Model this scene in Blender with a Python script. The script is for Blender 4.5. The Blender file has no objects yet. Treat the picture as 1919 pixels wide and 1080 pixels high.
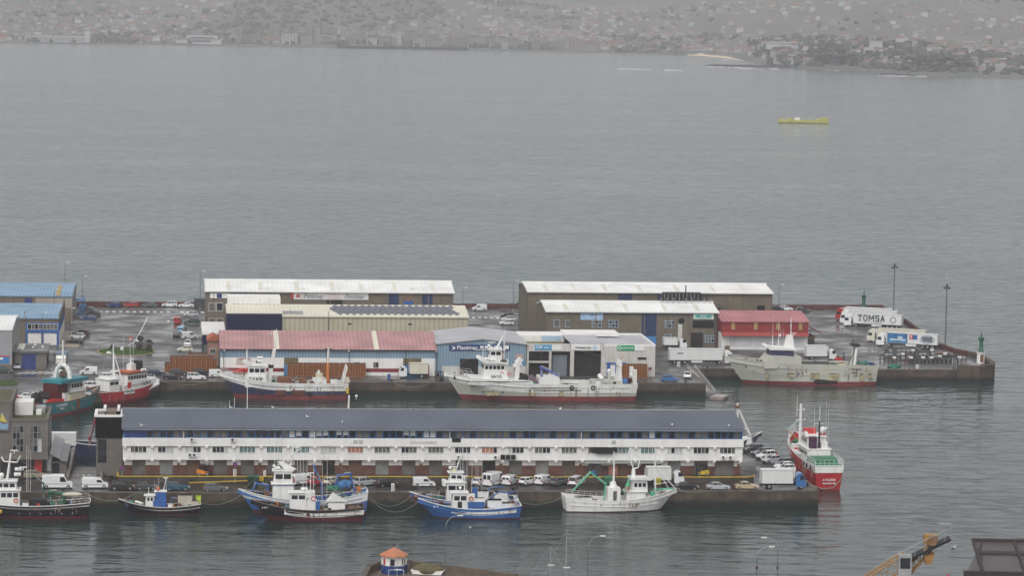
import bpy, bmesh, math, random
from math import radians as R, sin, cos, pi
from mathutils import Vector, Matrix
random.seed(11)
sc = bpy.context.scene
col = sc.collection

# ---------------------------------------------------------------- camera
cd = bpy.data.cameras.new('camera')
cam = bpy.data.objects.new('camera', cd)
col.objects.link(cam)
cam.location = (0, 0, 98)
pitch, roll = math.atan(580 / 6000), R(1.0)
cam.matrix_world = Matrix.Translation((0, 0, 98)) @ Matrix.Rotation(R(90) - pitch, 4, 'X') @ Matrix.Rotation(roll, 4, 'Z')
cd.sensor_width = 36
cd.lens = 36 * 6000 / 1919
cd.clip_start = 1
cd.clip_end = 30000
sc.camera = cam

# ---------------------------------------------------------------- world, sun, exposure
SUN_EL, SUN_AZ = R(52), R(200)
w = bpy.data.worlds.new('World')
sc.world = w
w.use_nodes = True
nt = w.node_tree
bg = nt.nodes['Background']
sky = nt.nodes.new('ShaderNodeTexSky')
sky.sky_type = 'NISHITA'
sky.sun_disc = False
sky.sun_elevation = SUN_EL
sky.sun_rotation = SUN_AZ
sky.air_density = 1.0
sky.dust_density = 4.0
sky.ozone_density = 1.0
hs = nt.nodes.new('ShaderNodeHueSaturation')      # overcast: the blue of the clear sky is all but gone
hs.inputs['Saturation'].default_value = 0.10
nt.links.new(sky.outputs[0], hs.inputs['Color'])
nt.links.new(hs.outputs[0], bg.inputs['Color'])
bg.inputs['Strength'].default_value = 0.15
sl = bpy.data.lights.new('sun', 'SUN')
so = bpy.data.objects.new('sun', sl)
col.objects.link(so)
sl.energy = 0.5
sl.angle = R(25)
sl.color = (1, 0.97, 0.93)
sd = Vector((sin(SUN_AZ) * cos(SUN_EL), cos(SUN_AZ) * cos(SUN_EL), sin(SUN_EL)))
so.rotation_euler = sd.to_track_quat('Z', 'Y').to_euler()
sc.view_settings.view_transform = 'Standard'
sc.view_settings.look = 'None'
sc.view_settings.exposure = 0.24
sc.view_settings.gamma = 1
sc.render.engine = 'CYCLES'
sc.cycles.use_denoising = True
sc.cycles.max_bounces = 6
sc.cycles.diffuse_bounces = 2
sc.cycles.glossy_bounces = 3
sc.cycles.volume_bounces = 1

# ---------------------------------------------------------------- port frame (u along the quays, v away from the town)
OX, OY, ANG = 58.4, 596.5, R(6)
CA, SA = cos(ANG), sin(ANG)
def W(u, v, z=0.0): return Vector((OX + u * CA - v * SA, OY + u * SA + v * CA, z))

# ---------------------------------------------------------------- materials
_mats = {}
def mat(name, c, rough=0.6, var=0.14, scale=0.5, streak=0.0, sc_=(0.10, 0.06, 0.03), wave=0.0, wax='X', wper=1.0, bump=0.0, metal=0.0, spec=0.5, noise_rough=0.0, coat=0.0):
    if name in _mats: return _mats[name]
    m = bpy.data.materials.new(name); m.use_nodes = True; _mats[name] = m
    n = m.node_tree.nodes; L = m.node_tree.links
    b = n['Principled BSDF']
    b.inputs['Roughness'].default_value = rough
    b.inputs['Metallic'].default_value = metal
    b.inputs['Specular IOR Level'].default_value = spec if rough < 0.5 else min(spec, 0.28)
    b.inputs['Coat Weight'].default_value = coat
    tc = n.new('ShaderNodeTexCoord')
    no = n.new('ShaderNodeTexNoise'); no.inputs['Scale'].default_value = scale; no.inputs['Detail'].default_value = 5
    L.new(tc.outputs['Object'], no.inputs['Vector'])
    mr = n.new('ShaderNodeMapRange')
    mr.inputs['From Min'].default_value = 0.3; mr.inputs['From Max'].default_value = 0.7
    mr.inputs['To Min'].default_value = 1 - var; mr.inputs['To Max'].default_value = 1 + var
    L.new(no.outputs['Fac'], mr.inputs['Value'])
    mul = n.new('ShaderNodeVectorMath'); mul.operation = 'SCALE'
    mul.inputs[0].default_value = c[:3]
    L.new(mr.outputs[0], mul.inputs['Scale'])
    out = mul.outputs[0]
    if wave:  # ribs come as darker and lighter colour bands, their shading painted in
        wv = n.new('ShaderNodeTexWave'); wv.bands_direction = wax; wv.inputs['Scale'].default_value = 0.314 / wper
        wv.inputs['Distortion'].default_value = 0.0
        L.new(tc.outputs['Object'], wv.inputs['Vector'])
        m2 = n.new('ShaderNodeMapRange'); m2.inputs['To Min'].default_value = 1 - wave; m2.inputs['To Max'].default_value = 1 + wave * 0.4
        L.new(wv.outputs['Fac'], m2.inputs['Value'])
        ml = n.new('ShaderNodeVectorMath'); ml.operation = 'SCALE'
        L.new(out, ml.inputs[0]); L.new(m2.outputs[0], ml.inputs['Scale']); out = ml.outputs[0]
    if streak:
        mp = n.new('ShaderNodeMapping'); mp.inputs['Scale'].default_value = (1.1, 1.1, 0.09)
        L.new(tc.outputs['Object'], mp.inputs['Vector'])
        n2 = n.new('ShaderNodeTexNoise'); n2.inputs['Scale'].default_value = 1.3; n2.inputs['Detail'].default_value = 4
        L.new(mp.outputs[0], n2.inputs['Vector'])
        m3 = n.new('ShaderNodeMapRange'); m3.inputs['From Min'].default_value = 0.5; m3.inputs['From Max'].default_value = 0.72
        m3.inputs['To Max'].default_value = streak
        L.new(n2.outputs['Fac'], m3.inputs['Value'])
        mx = n.new('ShaderNodeMix'); mx.data_type = 'RGBA'
        L.new(m3.outputs[0], mx.inputs[0]); L.new(out, mx.inputs[6]); mx.inputs[7].default_value = (*sc_, 1)
        out = mx.outputs[2]
    L.new(out, b.inputs['Base Color'])
    if noise_rough:
        m4 = n.new('ShaderNodeMapRange'); m4.inputs['From Min'].default_value = 0.35; m4.inputs['From Max'].default_value = 0.65
        m4.inputs['To Min'].default_value = max(0.04, rough - noise_rough); m4.inputs['To Max'].default_value = rough + noise_rough
        n3 = n.new('ShaderNodeTexNoise'); n3.inputs['Scale'].default_value = 0.12; n3.inputs['Detail'].default_value = 6
        L.new(tc.outputs['Object'], n3.inputs['Vector']); L.new(n3.outputs['Fac'], m4.inputs['Value']); L.new(m4.outputs[0], b.inputs['Roughness'])
    if bump:
        bp = n.new('ShaderNodeBump'); bp.inputs['Strength'].default_value = bump; bp.inputs['Distance'].default_value = 0.05
        L.new((wv if wave else no).outputs['Fac'], bp.inputs['Height']); L.new(bp.outputs[0], b.inputs['Normal'])
    return m

def paint(name, c, streak=0.15, rough=0.45): return mat(name, c, rough, 0.08, 0.7, streak)
RUST = (0.20, 0.075, 0.02)
WHITE = paint('white_paint', (0.74, 0.74, 0.72), 0.10)
WALLW = mat('white_render', (0.72, 0.71, 0.69), 0.75, 0.07, 0.25, 0.22, (0.42, 0.38, 0.33))
SHIPW = mat('ship_white', (0.72, 0.72, 0.70), 0.45, 0.06, 0.5, 0.40, (0.48, 0.36, 0.24))
SHIPG = mat('ship_grey', (0.46, 0.46, 0.41), 0.5, 0.08, 0.4, 0.30, (0.42, 0.34, 0.20))
SHIPN = mat('ship_navy', (0.022, 0.032, 0.085), 0.4, 0.25, 0.4, 0.35, RUST)
SHIPR = mat('ship_red', (0.42, 0.018, 0.025), 0.4, 0.12, 0.4, 0.15, (0.25, 0.02, 0.02))
SHIPT = mat('ship_teal', (0.015, 0.20, 0.24), 0.45, 0.12, 0.4, 0.2, (0.02, 0.10, 0.11))
SHIPB = mat('ship_blue', (0.025, 0.105, 0.32), 0.45, 0.14, 0.5, 0.35, (0.03, 0.06, 0.13))
SHIPK = mat('ship_black', (0.010, 0.009, 0.012), 0.55, 0.2, 0.4, 0.2, (0.035, 0.022, 0.02), spec=0.12)
ANTIF = mat('antifouling_red', (0.19, 0.035, 0.035), 0.6, 0.2, 0.5, 0.3, (0.08, 0.035, 0.03))
MAROON = mat('maroon_paint', (0.085, 0.014, 0.018), 0.55, 0.15, 0.5, spec=0.15)
DECK = mat('ship_deck', (0.16, 0.17, 0.15), 0.5, 0.3, 0.8, 0, noise_rough=0.2)
DECKG = mat('green_deck', (0.03, 0.17, 0.09), 0.5, 0.25, 0.8)
WOOD = mat('wood_rail', (0.24, 0.14, 0.07), 0.6, 0.25, 2)
GLASS = mat('dark_glass', (0.012, 0.015, 0.02), 0.12, 0.3, 0.6, spec=0.6)
GLASSG = mat('green_glass', (0.10, 0.17, 0.16), 0.2, 0.3, 0.6)
GLASSP = mat('pale_blind', (0.42, 0.43, 0.42), 0.5, 0.2, 0.6)
GLASSW = mat('warm_blind', (0.34, 0.15, 0.10), 0.5, 0.3, 0.7)
GLASSY = mat('grey_blind', (0.10, 0.10, 0.09), 0.35, 0.35, 0.9)
GLASST = mat('tan_blind', (0.13, 0.11, 0.075), 0.4, 0.35, 0.9)
STEEL = mat('galvanised_steel', (0.34, 0.35, 0.35), 0.45, 0.15, 1.5, metal=0.3)
DARK = mat('dark_metal', (0.02, 0.02, 0.022), 0.5, 0.3, 1.2, spec=0.12)
BLACK = mat('black_rubber', (0.012, 0.012, 0.012), 0.8, 0.2, 2)
RUSTY = mat('rusty_steel', (0.16, 0.065, 0.03), 0.8, 0.4, 1.5)
ORANGE = mat('orange_paint', (0.62, 0.22, 0.03), 0.5, 0.15, 1)
ORANGES = mat('rusty_orange', (0.50, 0.17, 0.04), 0.6, 0.2, 1, 0.4, RUST)
REDP = mat('red_paint', (0.48, 0.03, 0.03), 0.45, 0.12, 1)
BLUEP = mat('blue_paint', (0.025, 0.10, 0.33), 0.45, 0.12, 0.8, 0.12, (0.02, 0.05, 0.12))
LBLUEP = mat('light_blue_paint', (0.06, 0.20, 0.42), 0.5, 0.1, 0.8, 0.15, (0.05, 0.10, 0.18))
GREENP = mat('green_paint', (0.09, 0.42, 0.25), 0.45, 0.12, 1, 0.15, (0.06, 0.2, 0.12))
DGREEN = mat('dark_green_paint', (0.012, 0.10, 0.055), 0.45, 0.2, 1)
YELLOW = mat('yellow_paint', (0.52, 0.36, 0.03), 0.55, 0.25, 1.2, 0.2, (0.2, 0.14, 0.05))
LIME = mat('lime_paint', (0.42, 0.55, 0.05), 0.5, 0.1, 1)
NETG = mat('green_net', (0.03, 0.16, 0.10), 0.9, 0.5, 3)
NETD = mat('dark_net', (0.022, 0.020, 0.019), 0.95, 0.6, 3)
NETB = mat('brown_net', (0.12, 0.07, 0.05), 0.95, 0.6, 3)
NETT = mat('turquoise_net', (0.04, 0.30, 0.24), 0.9, 0.4, 3)
ROPE = mat('mooring_rope', (0.20, 0.21, 0.17), 0.9, 0.2, 3)
INK = mat('black_lettering', (0.015, 0.015, 0.02), 0.6, 0.1, 2)
INKG = mat('grey_lettering', (0.20, 0.20, 0.22), 0.6, 0.1, 2)
INKW = mat('white_lettering', (0.75, 0.75, 0.75), 0.6, 0.06, 2)

# ---------------------------------------------------------------- mesh building
class MB:
    def __init__(s): s.v, s.f, s.fm, s.ms = [], [], [], []
    def add(s, vs, fs, m):
        if m not in s.ms: s.ms.append(m)
        k = s.ms.index(m); b = len(s.v)
        s.v += [tuple(q) for q in vs]
        for f in fs:
            s.f.append(tuple(i + b for i in f)); s.fm.append(k)
        return s
    def fr(s, a, b, z0, z1, m):
        """frustum between rectangle a=(x0,x1,y0,y1) at z0 and b at z1"""
        vs = [(a[0], a[2], z0), (a[1], a[2], z0), (a[1], a[3], z0), (a[0], a[3], z0), (b[0], b[2], z1), (b[1], b[2], z1), (b[1], b[3], z1), (b[0], b[3], z1)]
        return s.add(vs, [(3, 2, 1, 0), (4, 5, 6, 7), (0, 1, 5, 4), (1, 2, 6, 5), (2, 3, 7, 6), (3, 0, 4, 7)], m)
    def box(s, x0, x1, y0, y1, z0, z1, m): return s.fr((x0, x1, y0, y1), (x0, x1, y0, y1), z0, z1, m)
    def tube(s, p, q, r, m, r2=None, n=6):
        p, q = Vector(p), Vector(q); d = q - p
        if d.length < 1e-6: return s
        r2 = r if r2 is None else r2
        a = d.orthogonal().normalized(); b = d.normalized().cross(a)
        vs = [p + (a * cos(2 * pi * i / n) + b * sin(2 * pi * i / n)) * r for i in range(n)] + [q + (a * cos(2 * pi * i / n) + b * sin(2 * pi * i / n)) * r2 for i in range(n)]
        fs = [(i, (i + 1) % n, n + (i + 1) % n, n + i) for i in range(n)] + [tuple(range(n))[::-1], tuple(range(n, 2 * n))]
        return s.add(vs, fs, m)
    def path(s, pts, r, m, n=5):
        for i in range(len(pts) - 1): s.tube(pts[i], pts[i + 1], r, m, n=n)
        return s
    def prism(s, poly, a0, a1, m, axis='y'):
        """extrude a 2-D polygon: axis y -> poly in (x,z); x -> (y,z); z -> (x,y)"""
        def P(p, a): return {'y': (p[0], a, p[1]), 'x': (a, p[0], p[1]), 'z': (p[0], p[1], a)}[axis]
        n = len(poly)
        return s.add([P(p, a0) for p in poly] + [P(p, a1) for p in poly], [tuple(range(n)), tuple(range(n, 2 * n))[::-1]] + [(i, (i + 1) % n, n + (i + 1) % n, n + i) for i in range(n)], m)
    def ball(s, c, r, m, n=7, k=5, jit=0.0, rnd=None):
        rnd = rnd or random
        r = (r, r, r) if not hasattr(r, '__len__') else r
        vs = [(c[0], c[1], c[2] - r[2])]
        for j in range(1, k):
            t = pi * j / k
            for i in range(n):
                a = 2 * pi * i / n; q = 1 + rnd.uniform(-jit, jit)
                vs.append((c[0] + r[0] * sin(t) * cos(a) * q, c[1] + r[1] * sin(t) * sin(a) * q, c[2] - r[2] * cos(t) * q))
        vs.append((c[0], c[1], c[2] + r[2]))
        fs = [(0, 1 + (i + 1) % n, 1 + i) for i in range(n)]
        for j in range(k - 2):
            o = 1 + j * n
            fs += [(o + i, o + (i + 1) % n, o + n + (i + 1) % n, o + n + i) for i in range(n)]
        o = 1 + (k - 2) * n
        fs += [(o + i, o + (i + 1) % n, len(vs) - 1) for i in range(n)]
        return s.add(vs, fs, m)
    def ring(s, c, R_, r, m, axis='y', n=12, k=5):
        vs, fs = [], []
        for i in range(n):
            a = 2 * pi * i / n
            for j in range(k):
                b = 2 * pi * j / k; q = R_ + r * cos(b); h = r * sin(b)
                p = (q * cos(a), h, q * sin(a)) if axis == 'y' else ((h, q * cos(a), q * sin(a)) if axis == 'x' else (q * cos(a), q * sin(a), h))
                vs.append((c[0] + p[0], c[1] + p[1], c[2] + p[2]))
        for i in range(n):
            for j in range(k): fs.append((i * k + j, ((i + 1) % n) * k + j, ((i + 1) % n) * k + (j + 1) % k, i * k + (j + 1) % k))
        return s.add(vs, fs, m)
    def build(s, name, parent=None, loc=None, smooth=False):
        me = bpy.data.meshes.new(name)
        me.from_pydata([tuple(v) for v in s.v], [], s.f)
        for m in s.ms: me.materials.append(m)
        me.polygons.foreach_set('material_index', s.fm)
        bm = bmesh.new(); bm.from_mesh(me); bmesh.ops.recalc_face_normals(bm, faces=bm.faces); bm.to_mesh(me); bm.free()
        if smooth: me.polygons.foreach_set('use_smooth', [True] * len(me.polygons))
        me.update()
        o = bpy.data.objects.new(name, me); col.objects.link(o)
        if parent is not None: o.parent = parent
        if loc is not None: o.location = loc
        return o

def tag(o, label, cat, group=None, kind=None):
    if label: o['label'] = label
    if cat: o['category'] = cat
    if group: o['group'] = group
    if kind: o['kind'] = kind
    return o
def place(o, u, v, z=0.0, rot=0.0):
    o.location = W(u, v, z); o.rotation_euler = (0, 0, ANG + R(rot)); return o
def thing(name, label, cat, u, v, z=3.0, rot=0.0, group=None):
    o = bpy.data.objects.new(name, None); o.empty_display_size = 0.5; col.objects.link(o)
    return place(tag(o, label, cat, group), u, v, z, rot)
def struct(name, mb, u=0, v=0, z=0, rot=0):
    o = mb.build(name); o['kind'] = 'structure'
    return place(o, u, v, z, rot)
def kids(o): return [c for c in o.children]
def copy_tree(o, parent=None):
    c = o.copy(); col.objects.link(c)
    if parent is not None: c.parent = parent
    for ch in list(o.children): copy_tree(ch, c)
    return c
def text(parent, s, size, loc, rot, m, name='lettering', ext=0.015, shear=0.0, sx=1.0):
    cu = bpy.data.curves.new(name, 'FONT'); cu.body = s; cu.size = size; cu.align_x = 'CENTER'; cu.align_y = 'CENTER'
    cu.extrude = ext; cu.shear = shear; cu.materials.append(m)
    cu.offset = size * 0.012
    o = bpy.data.objects.new(name, cu); col.objects.link(o); o.parent = parent
    o.location = loc; o.rotation_euler = rot; o.scale = (sx, 1, 1)
    return o
FRONT = (R(90), 0, 0)
def sheet(pts, z, m, thick=0.0):
    """flat polygon sheet (or slab down to z-thick)"""
    mb = MB(); n = len(pts)
    if not thick: mb.add([(p[0], p[1], z) for p in pts], [tuple(range(n))], m)
    else: mb.prism(pts, z - thick, z, m, 'z')
    return mb
# ================================================================ THE SETTING
# ---- water
m = bpy.data.materials.new('sea_water'); m.use_nodes = True
n = m.node_tree.nodes; L = m.node_tree.links; b = n['Principled BSDF']
b.inputs['Base Color'].default_value = (0.026, 0.056, 0.054, 1)
b.inputs['IOR'].default_value = 1.33
tc = n.new('ShaderNodeTexCoord')
def wnoise(sx, sy, scale, det, rough=0.55, dist=0.3):
    mp = n.new('ShaderNodeMapping'); mp.inputs['Scale'].default_value = (sx, sy, 1); mp.inputs['Rotation'].default_value = (0, 0, R(9))
    L.new(tc.outputs['Object'], mp.inputs['Vector'])
    no = n.new('ShaderNodeTexNoise'); no.inputs['Scale'].default_value = scale; no.inputs['Detail'].default_value = det
    no.inputs['Roughness'].default_value = rough; no.inputs['Distortion'].default_value = dist
    L.new(mp.outputs[0], no.inputs['Vector']); return no.outputs['Fac']
def mth(op, a, bb=None, c=None):
    q = n.new('ShaderNodeMath'); q.operation = op
    for i, x in enumerate((a, bb, c)):
        if x is None: continue
        if isinstance(x, (int, float)): q.inputs[i].default_value = x
        else: L.new(x, q.inputs[i])
    return q.outputs[0]
def rng(x, a0, a1, b0, b1):
    q = n.new('ShaderNodeMapRange')
    for k, val in zip(('From Min', 'From Max', 'To Min', 'To Max'), (a0, a1, b0, b1)): q.inputs[k].default_value = val
    L.new(x, q.inputs['Value']); return q.outputs[0]
h1 = wnoise(0.42, 1.0, 0.30, 2.5, 0.5, 0.6)          # wind chop, a few metres
h2 = wnoise(0.30, 1.0, 0.075, 3, 0.5, 0.5)         # longer waves
gust = wnoise(0.22, 1.0, 0.009, 3, 0.5, 0.8)       # gusts: smoother and rougher patches
sep = n.new('ShaderNodeSeparateXYZ'); L.new(tc.outputs['Object'], sep.inputs[0])
shelter = rng(sep.outputs['Y'], 690, 960, 0.20, 0.46)
h = mth('MULTIPLY', mth('ADD', mth('MULTIPLY', mth('POWER', h1, 2.0), 1.9), mth('MULTIPLY', h2, 2.2)), mth('MULTIPLY', shelter, rng(gust, 0.32, 0.68, 0.55, 1.2)))
cmx = n.new('ShaderNodeMix'); cmx.data_type = 'RGBA'                     # darker base colour in the harbour, lighter in the open bay
cmx.inputs[6].default_value = (0.008, 0.022, 0.021, 1); cmx.inputs[7].default_value = (0.058, 0.092, 0.094, 1)
L.new(rng(sep.outputs['Y'], 640, 900, 0.36, 0.5), b.inputs['Specular IOR Level'])  # lower specular level near the quays, to darken the harbour water
L.new(rng(sep.outputs['Y'], 700, 1000, 0, 1), cmx.inputs[0]); L.new(cmx.outputs[2], b.inputs['Base Color'])
bp = n.new('ShaderNodeBump'); bp.inputs['Strength'].default_value = 1.0; bp.inputs['Distance'].default_value = 1.0
L.new(h, bp.inputs['Height']); L.new(bp.outputs[0], b.inputs['Normal'])
L.new(rng(gust, 0.3, 0.7, 0.08, 0.16), b.inputs['Roughness'])
_mats['sea_water'] = m
mb = MB(); mb.add([(-2600, -150, 0), (2600, -150, 0), (2600, 5200, 0), (-2600, 5200, 0)], [(0, 1, 2, 3)], m)
o = mb.build('water'); o['kind'] = 'structure'

# ---- ground materials
def asphalt(name, c, wet):
    m = mat(name, c, 0.36, 0.40, 0.11, 0, noise_rough=wet)
    return m
ASPH = asphalt('wet_asphalt', (0.062, 0.060, 0.060), 0.26)
CONC = mat('wet_concrete', (0.17, 0.155, 0.14), 0.5, 0.3, 0.15, noise_rough=0.25)
PAVE = mat('tan_paving', (0.30, 0.25, 0.19), 0.6, 0.15, 0.4, noise_rough=0.15)
COPE = mat('coping_stone', (0.12, 0.10, 0.08), 0.6, 0.35, 0.6, noise_rough=0.2)
MARK = mat('road_marking_white', (0.60, 0.60, 0.58), 0.6, 0.3, 1.5)
GRASS = mat('short_grass', (0.045, 0.085, 0.016), 0.9, 0.35, 1.2)
# quay walls: brown stone, with the dark weedy band of the tidal zone
QW = mat('quay_stone', (0.075, 0.056, 0.042), 0.75, 0.45, 0.35, 0.6, (0.022, 0.017, 0.013))
qn = QW.node_tree; qb = qn.nodes['Principled BSDF']; src = qb.inputs['Base Color'].links[0].from_socket
g = qn.nodes.new('ShaderNodeNewGeometry'); sx = qn.nodes.new('ShaderNodeSeparateXYZ'); qn.links.new(g.outputs['Position'], sx.inputs[0])
nz = qn.nodes.new('ShaderNodeTexNoise'); nz.inputs['Scale'].default_value = 0.5; qn.links.new(g.outputs['Position'], nz.inputs['Vector'])
ad = qn.nodes.new('ShaderNodeMath'); ad.operation = 'MULTIPLY_ADD'; qn.links.new(nz.outputs['Fac'], ad.inputs[0]); ad.inputs[1].default_value = -1.2; qn.links.new(sx.outputs['Z'], ad.inputs[2])
mr = qn.nodes.new('ShaderNodeMapRange'); mr.inputs['From Min'].default_value = 0.2; mr.inputs['From Max'].default_value = 0.9; qn.links.new(ad.outputs[0], mr.inputs['Value'])
mx = qn.nodes.new('ShaderNodeMix'); mx.data_type = 'RGBA'; qn.links.new(mr.outputs[0], mx.inputs[0]); mx.inputs[6].default_value = (0.016, 0.018, 0.014, 1); qn.links.new(src, mx.inputs[7])
qn.links.new(mx.outputs[2], qb.inputs['Base Color'])

def coping(pts, wd=0.7, z=3.05):
    """kerb-like coping stones along an open polyline"""
    mb = MB()
    for (a, c) in zip(pts, pts[1:]):
        d = Vector((c[0] - a[0], c[1] - a[1])); nrm = Vector((-d.y, d.x)).normalized() * wd
        mb.prism([a, c, (c[0] + nrm.x, c[1] + nrm.y), (a[0] + nrm.x, a[1] + nrm.y)], z - 0.25, z, COPE, 'z')
    return mb
# front quay (with the notch of the slipway)
FQ = [(-260, -2), (-160, -2), (-114, -3), (-60, -1.5), (0, 0), (0, 56), (-134.6, 56), (-134.6, 16), (-140.3, 14), (-140.3, 52), (-260, 52)]
struct('front_quay', sheet(FQ, 2.99, QW, 6))
ASPF = asphalt('wet_shaded_asphalt', (0.022, 0.019, 0.017), 0.2)  # front quay's shade and brick reflection put into the asphalt colour
struct('front_quay_road', sheet([(p[0], p[1]) for p in FQ], 2.996, ASPF))
struct('front_quay_kerb', coping([(-260, -2.1), (-160, -2.1), (-114, -3.1), (-60, -1.6), (0.1, -0.1), (0.1, 56)]))
mb = MB(); mb.add([(-140.3, 13.5, 3.0), (-134.6, 15.5, 3.0), (-134.6, 57, -0.9), (-140.3, 57, -0.9)], [(0, 1, 2, 3)], CONC)
struct('slipway_road', mb)
mb = MB()
for k in range(4): mb.add([(-139.2 + k * 1.05, 20.3, 2.50), (-138.75 + k * 1.05, 20.3, 2.50), (-138.75 + k * 1.05, 23.2, 2.225), (-139.2 + k * 1.05, 23.2, 2.225)], [(0, 1, 2, 3)], MARK)
mb.add([(-138.0, 17.0, 2.82), (-137.4, 17.0, 2.82), (-137.4, 18.6, 2.67), (-138.0, 18.6, 2.67)], [(0, 1, 2, 3)], MARK)
struct('slipway_markings', mb)
mb = MB(); mb.box(-140.8, -140.3, 10, 48, 2.9, 3.9, CONC).box(-134.6, -134.1, 14, 48, 2.9, 3.9, CONC)
o = tag(mb.build('slipway_wall'), 'pair of low concrete walls along the sloping slipway', 'low wall'); place(o, 0, 0)
# rear pier
RQ = [(-260, 100), (-160, 108), (-150, 118), (-128, 150), (-124, 158.5), (4.8, 159.5), (4.8, 188.5), (74, 188), (78, 186.4), (82.2, 190), (84.0, 196), (84.6, 210), (83.0, 220), (80.0, 236), (81.8, 262), (84.0, 290), (86, 333), (-260, 324)]
struct('rear_pier', sheet(RQ, 2.99, QW, 6))
struct('rear_pier_road', sheet(RQ, 2.996, ASPH))
struct('rear_pier_kerb', coping([(-160, 107.9), (-150, 117.9), (-128, 149.9), (-124, 158.4), (4.9, 159.4), (4.9, 188.4), (74, 187.9)]))
mb = MB(); mb.prism([(72.5, 187.6), (78.1, 186.0), (82.5, 189.7), (84.4, 196), (85.0, 210), (83.4, 220.2), (82.4, 219.8), (83.7, 210), (83.1, 196.6), (81.6, 191.0), (77.8, 187.8), (74, 189.4)], -3, 4.1, QW, 'z')
struct('pier_head_kerb', mb)
# sea wall parapet (dark red) behind the rear pier
SEAW = mat('red_parapet', (0.095, 0.036, 0.032), 0.7, 0.3, 0.6, 0.4, (0.06, 0.03, 0.03))
def parapet(pts, h=1.35, th=0.6):
    mb = MB()
    for (a, c) in zip(pts, pts[1:]):
        d = Vector((c[0] - a[0], c[1] - a[1])).normalized(); q = Vector((-d.y, d.x)) * th
        a2 = (a[0] - d.x * 0.0, a[1]); 
        mb.prism([a, c, (c[0] + q.x, c[1] + q.y), (a[0] + q.x, a[1] + q.y)], 2.9, 3 + h, SEAW, 'z')
    return mb
o = parapet([(-260, 322.9), (-146, 323.4 + 3.6), (-36, 328.4), (86, 332.6)]).build('sea_wall'); tag(o, 'long low dark red parapet wall along the rear pier edge', 'sea wall'); place(o, 0, 0)
o = parapet([(83.6, 214.5), (80.4, 224), (79.4, 236), (81.2, 262), (83.4, 290), (85.4, 332)][::-1], 1.2, 0.7).build('sea_wall'); tag(o, 'red parapet wall stepping down to the green beacon', 'sea wall'); place(o, 0, 0)
# yard surfaces and markings
struct('yard_path', sheet([(-150.2, 227), (-145.4, 226), (-144.6, 230), (-147.5, 236), (-147.5, 262), (-150.2, 262)], 3.12, PAVE, 0.15))
struct('yard_path', sheet([(-149, 281), (-143.5, 284), (-142.5, 288), (-147, 290), (-147, 320), (-149, 320)], 3.12, CONC, 0.15))
mb = MB()
for k in range(17):
    if k in (12,): continue
    mb.box(-144.2 + k * 1.9, -143.2 + k * 1.9, 311.6, 314.4, 3.0, 3.004, MARK)
for k in range(6): mb.box(-38 + k * 1.7, -37.1 + k * 1.7, 302, 305, 3.0, 3.004, MARK)
lane = [(-128.5, 299), (-129.6, 272), (-130.6, 251), (-131.2, 240), (-132.6, 232)]
for a, c in zip(lane, lane[1:]): mb.prism([(a[0] - .12, a[1]), (a[0] + .12, a[1]), (c[0] + .12, c[1]), (c[0] - .12, c[1])], 3.0, 3.004, MARK, 'z')
mb.prism([(-131.4, 242), (-130.4, 246), (-129.6, 237)], 3.0, 3.005, MARK, 'z')
for k in range(9): mb.prism([(-143.5 + k * 1.3, 225.8 + k * 0.55), (-142.7 + k * 1.3, 226.2 + k * 0.55), (-142.7 + k * 1.3, 226.8 + k * 0.55), (-143.5 + k * 1.3, 226.4 + k * 0.55)], 3.0, 3.004, MARK, 'z')
for k in range(6): mb.prism([(-158 + k * 1.6, 171), (-157.4 + k * 1.6, 171), (-155.2 + k * 1.6, 176.5), (-155.8 + k * 1.6, 176.5)], 3.0, 3.004, MARK, 'z')
mb.prism([(-150, 166), (-149.6, 166.6), (-142.4, 160.4), (-142.8, 159.8)], 3.0, 3.004, MARK, 'z')
mb.prism([(-145, 170), (-144.7, 170), (-134.4, 178.5), (-134.7, 178.9)], 3.0, 3.004, MARK, 'z')
mb.prism([(-122, 297), (-121.2, 297), (-121.6, 301)], 3.0, 3.004, MARK, 'z')
mb.prism([(-123.2, 287), (-122.4, 287), (-122.4, 291.5), (-122.9, 291.5)], 3.0, 3.004, MARK, 'z')
struct('road_markings', mb)
# grass roundabout with its kerb
gx = [( -133 + 7.3 * cos(2 * pi * k / 40), 217.2 + 8.6 * sin(2 * pi * k / 40)) for k in range(40)]
gi = [( -133 + 6.95 * cos(2 * pi * k / 40), 217.2 + 8.2 * sin(2 * pi * k / 40)) for k in range(40)]
struct('roundabout_kerb', sheet(gx, 3.14, mat('ochre_kerb', (0.30, 0.24, 0.12), 0.7, 0.25, 1.2), 0.16))
def grass_patch(name, cx, cy, rx, ry, z, cnt):
    mb = MB(); N = 28
    mb.add([(cx + rx * cos(2 * pi * k / N), cy + ry * sin(2 * pi * k / N), z) for k in range(N)], [tuple(range(N))], GRASS)
    for k in range(cnt):
        a, r = random.uniform(0, 2 * pi), math.sqrt(random.random()) * 0.97
        x, y = cx + rx * r * cos(a), cy + ry * r * sin(a); t = random.uniform(0, pi); hh = random.uniform(.08, .2); wd = .12
        mb.add([(x - wd * cos(t), y - wd * sin(t), z), (x + wd * cos(t), y + wd * sin(t), z), (x + random.uniform(-.1, .1), y, z + hh)], [(0, 1, 2)], GRASS)
    o = mb.build(name); o['kind'] = 'stuff'; place(o, 0, 0); return o
tag(grass_patch('roundabout_grass', -133, 217.2, 6.95, 8.2, 3.15, 900), 'short green grass inside the oval roundabout kerb', 'grass')
tag(grass_patch('corner_grass', -160.6, 154, 4, 5, 3.06, 300), 'corner of green grass at the left frame edge', 'grass')
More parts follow.
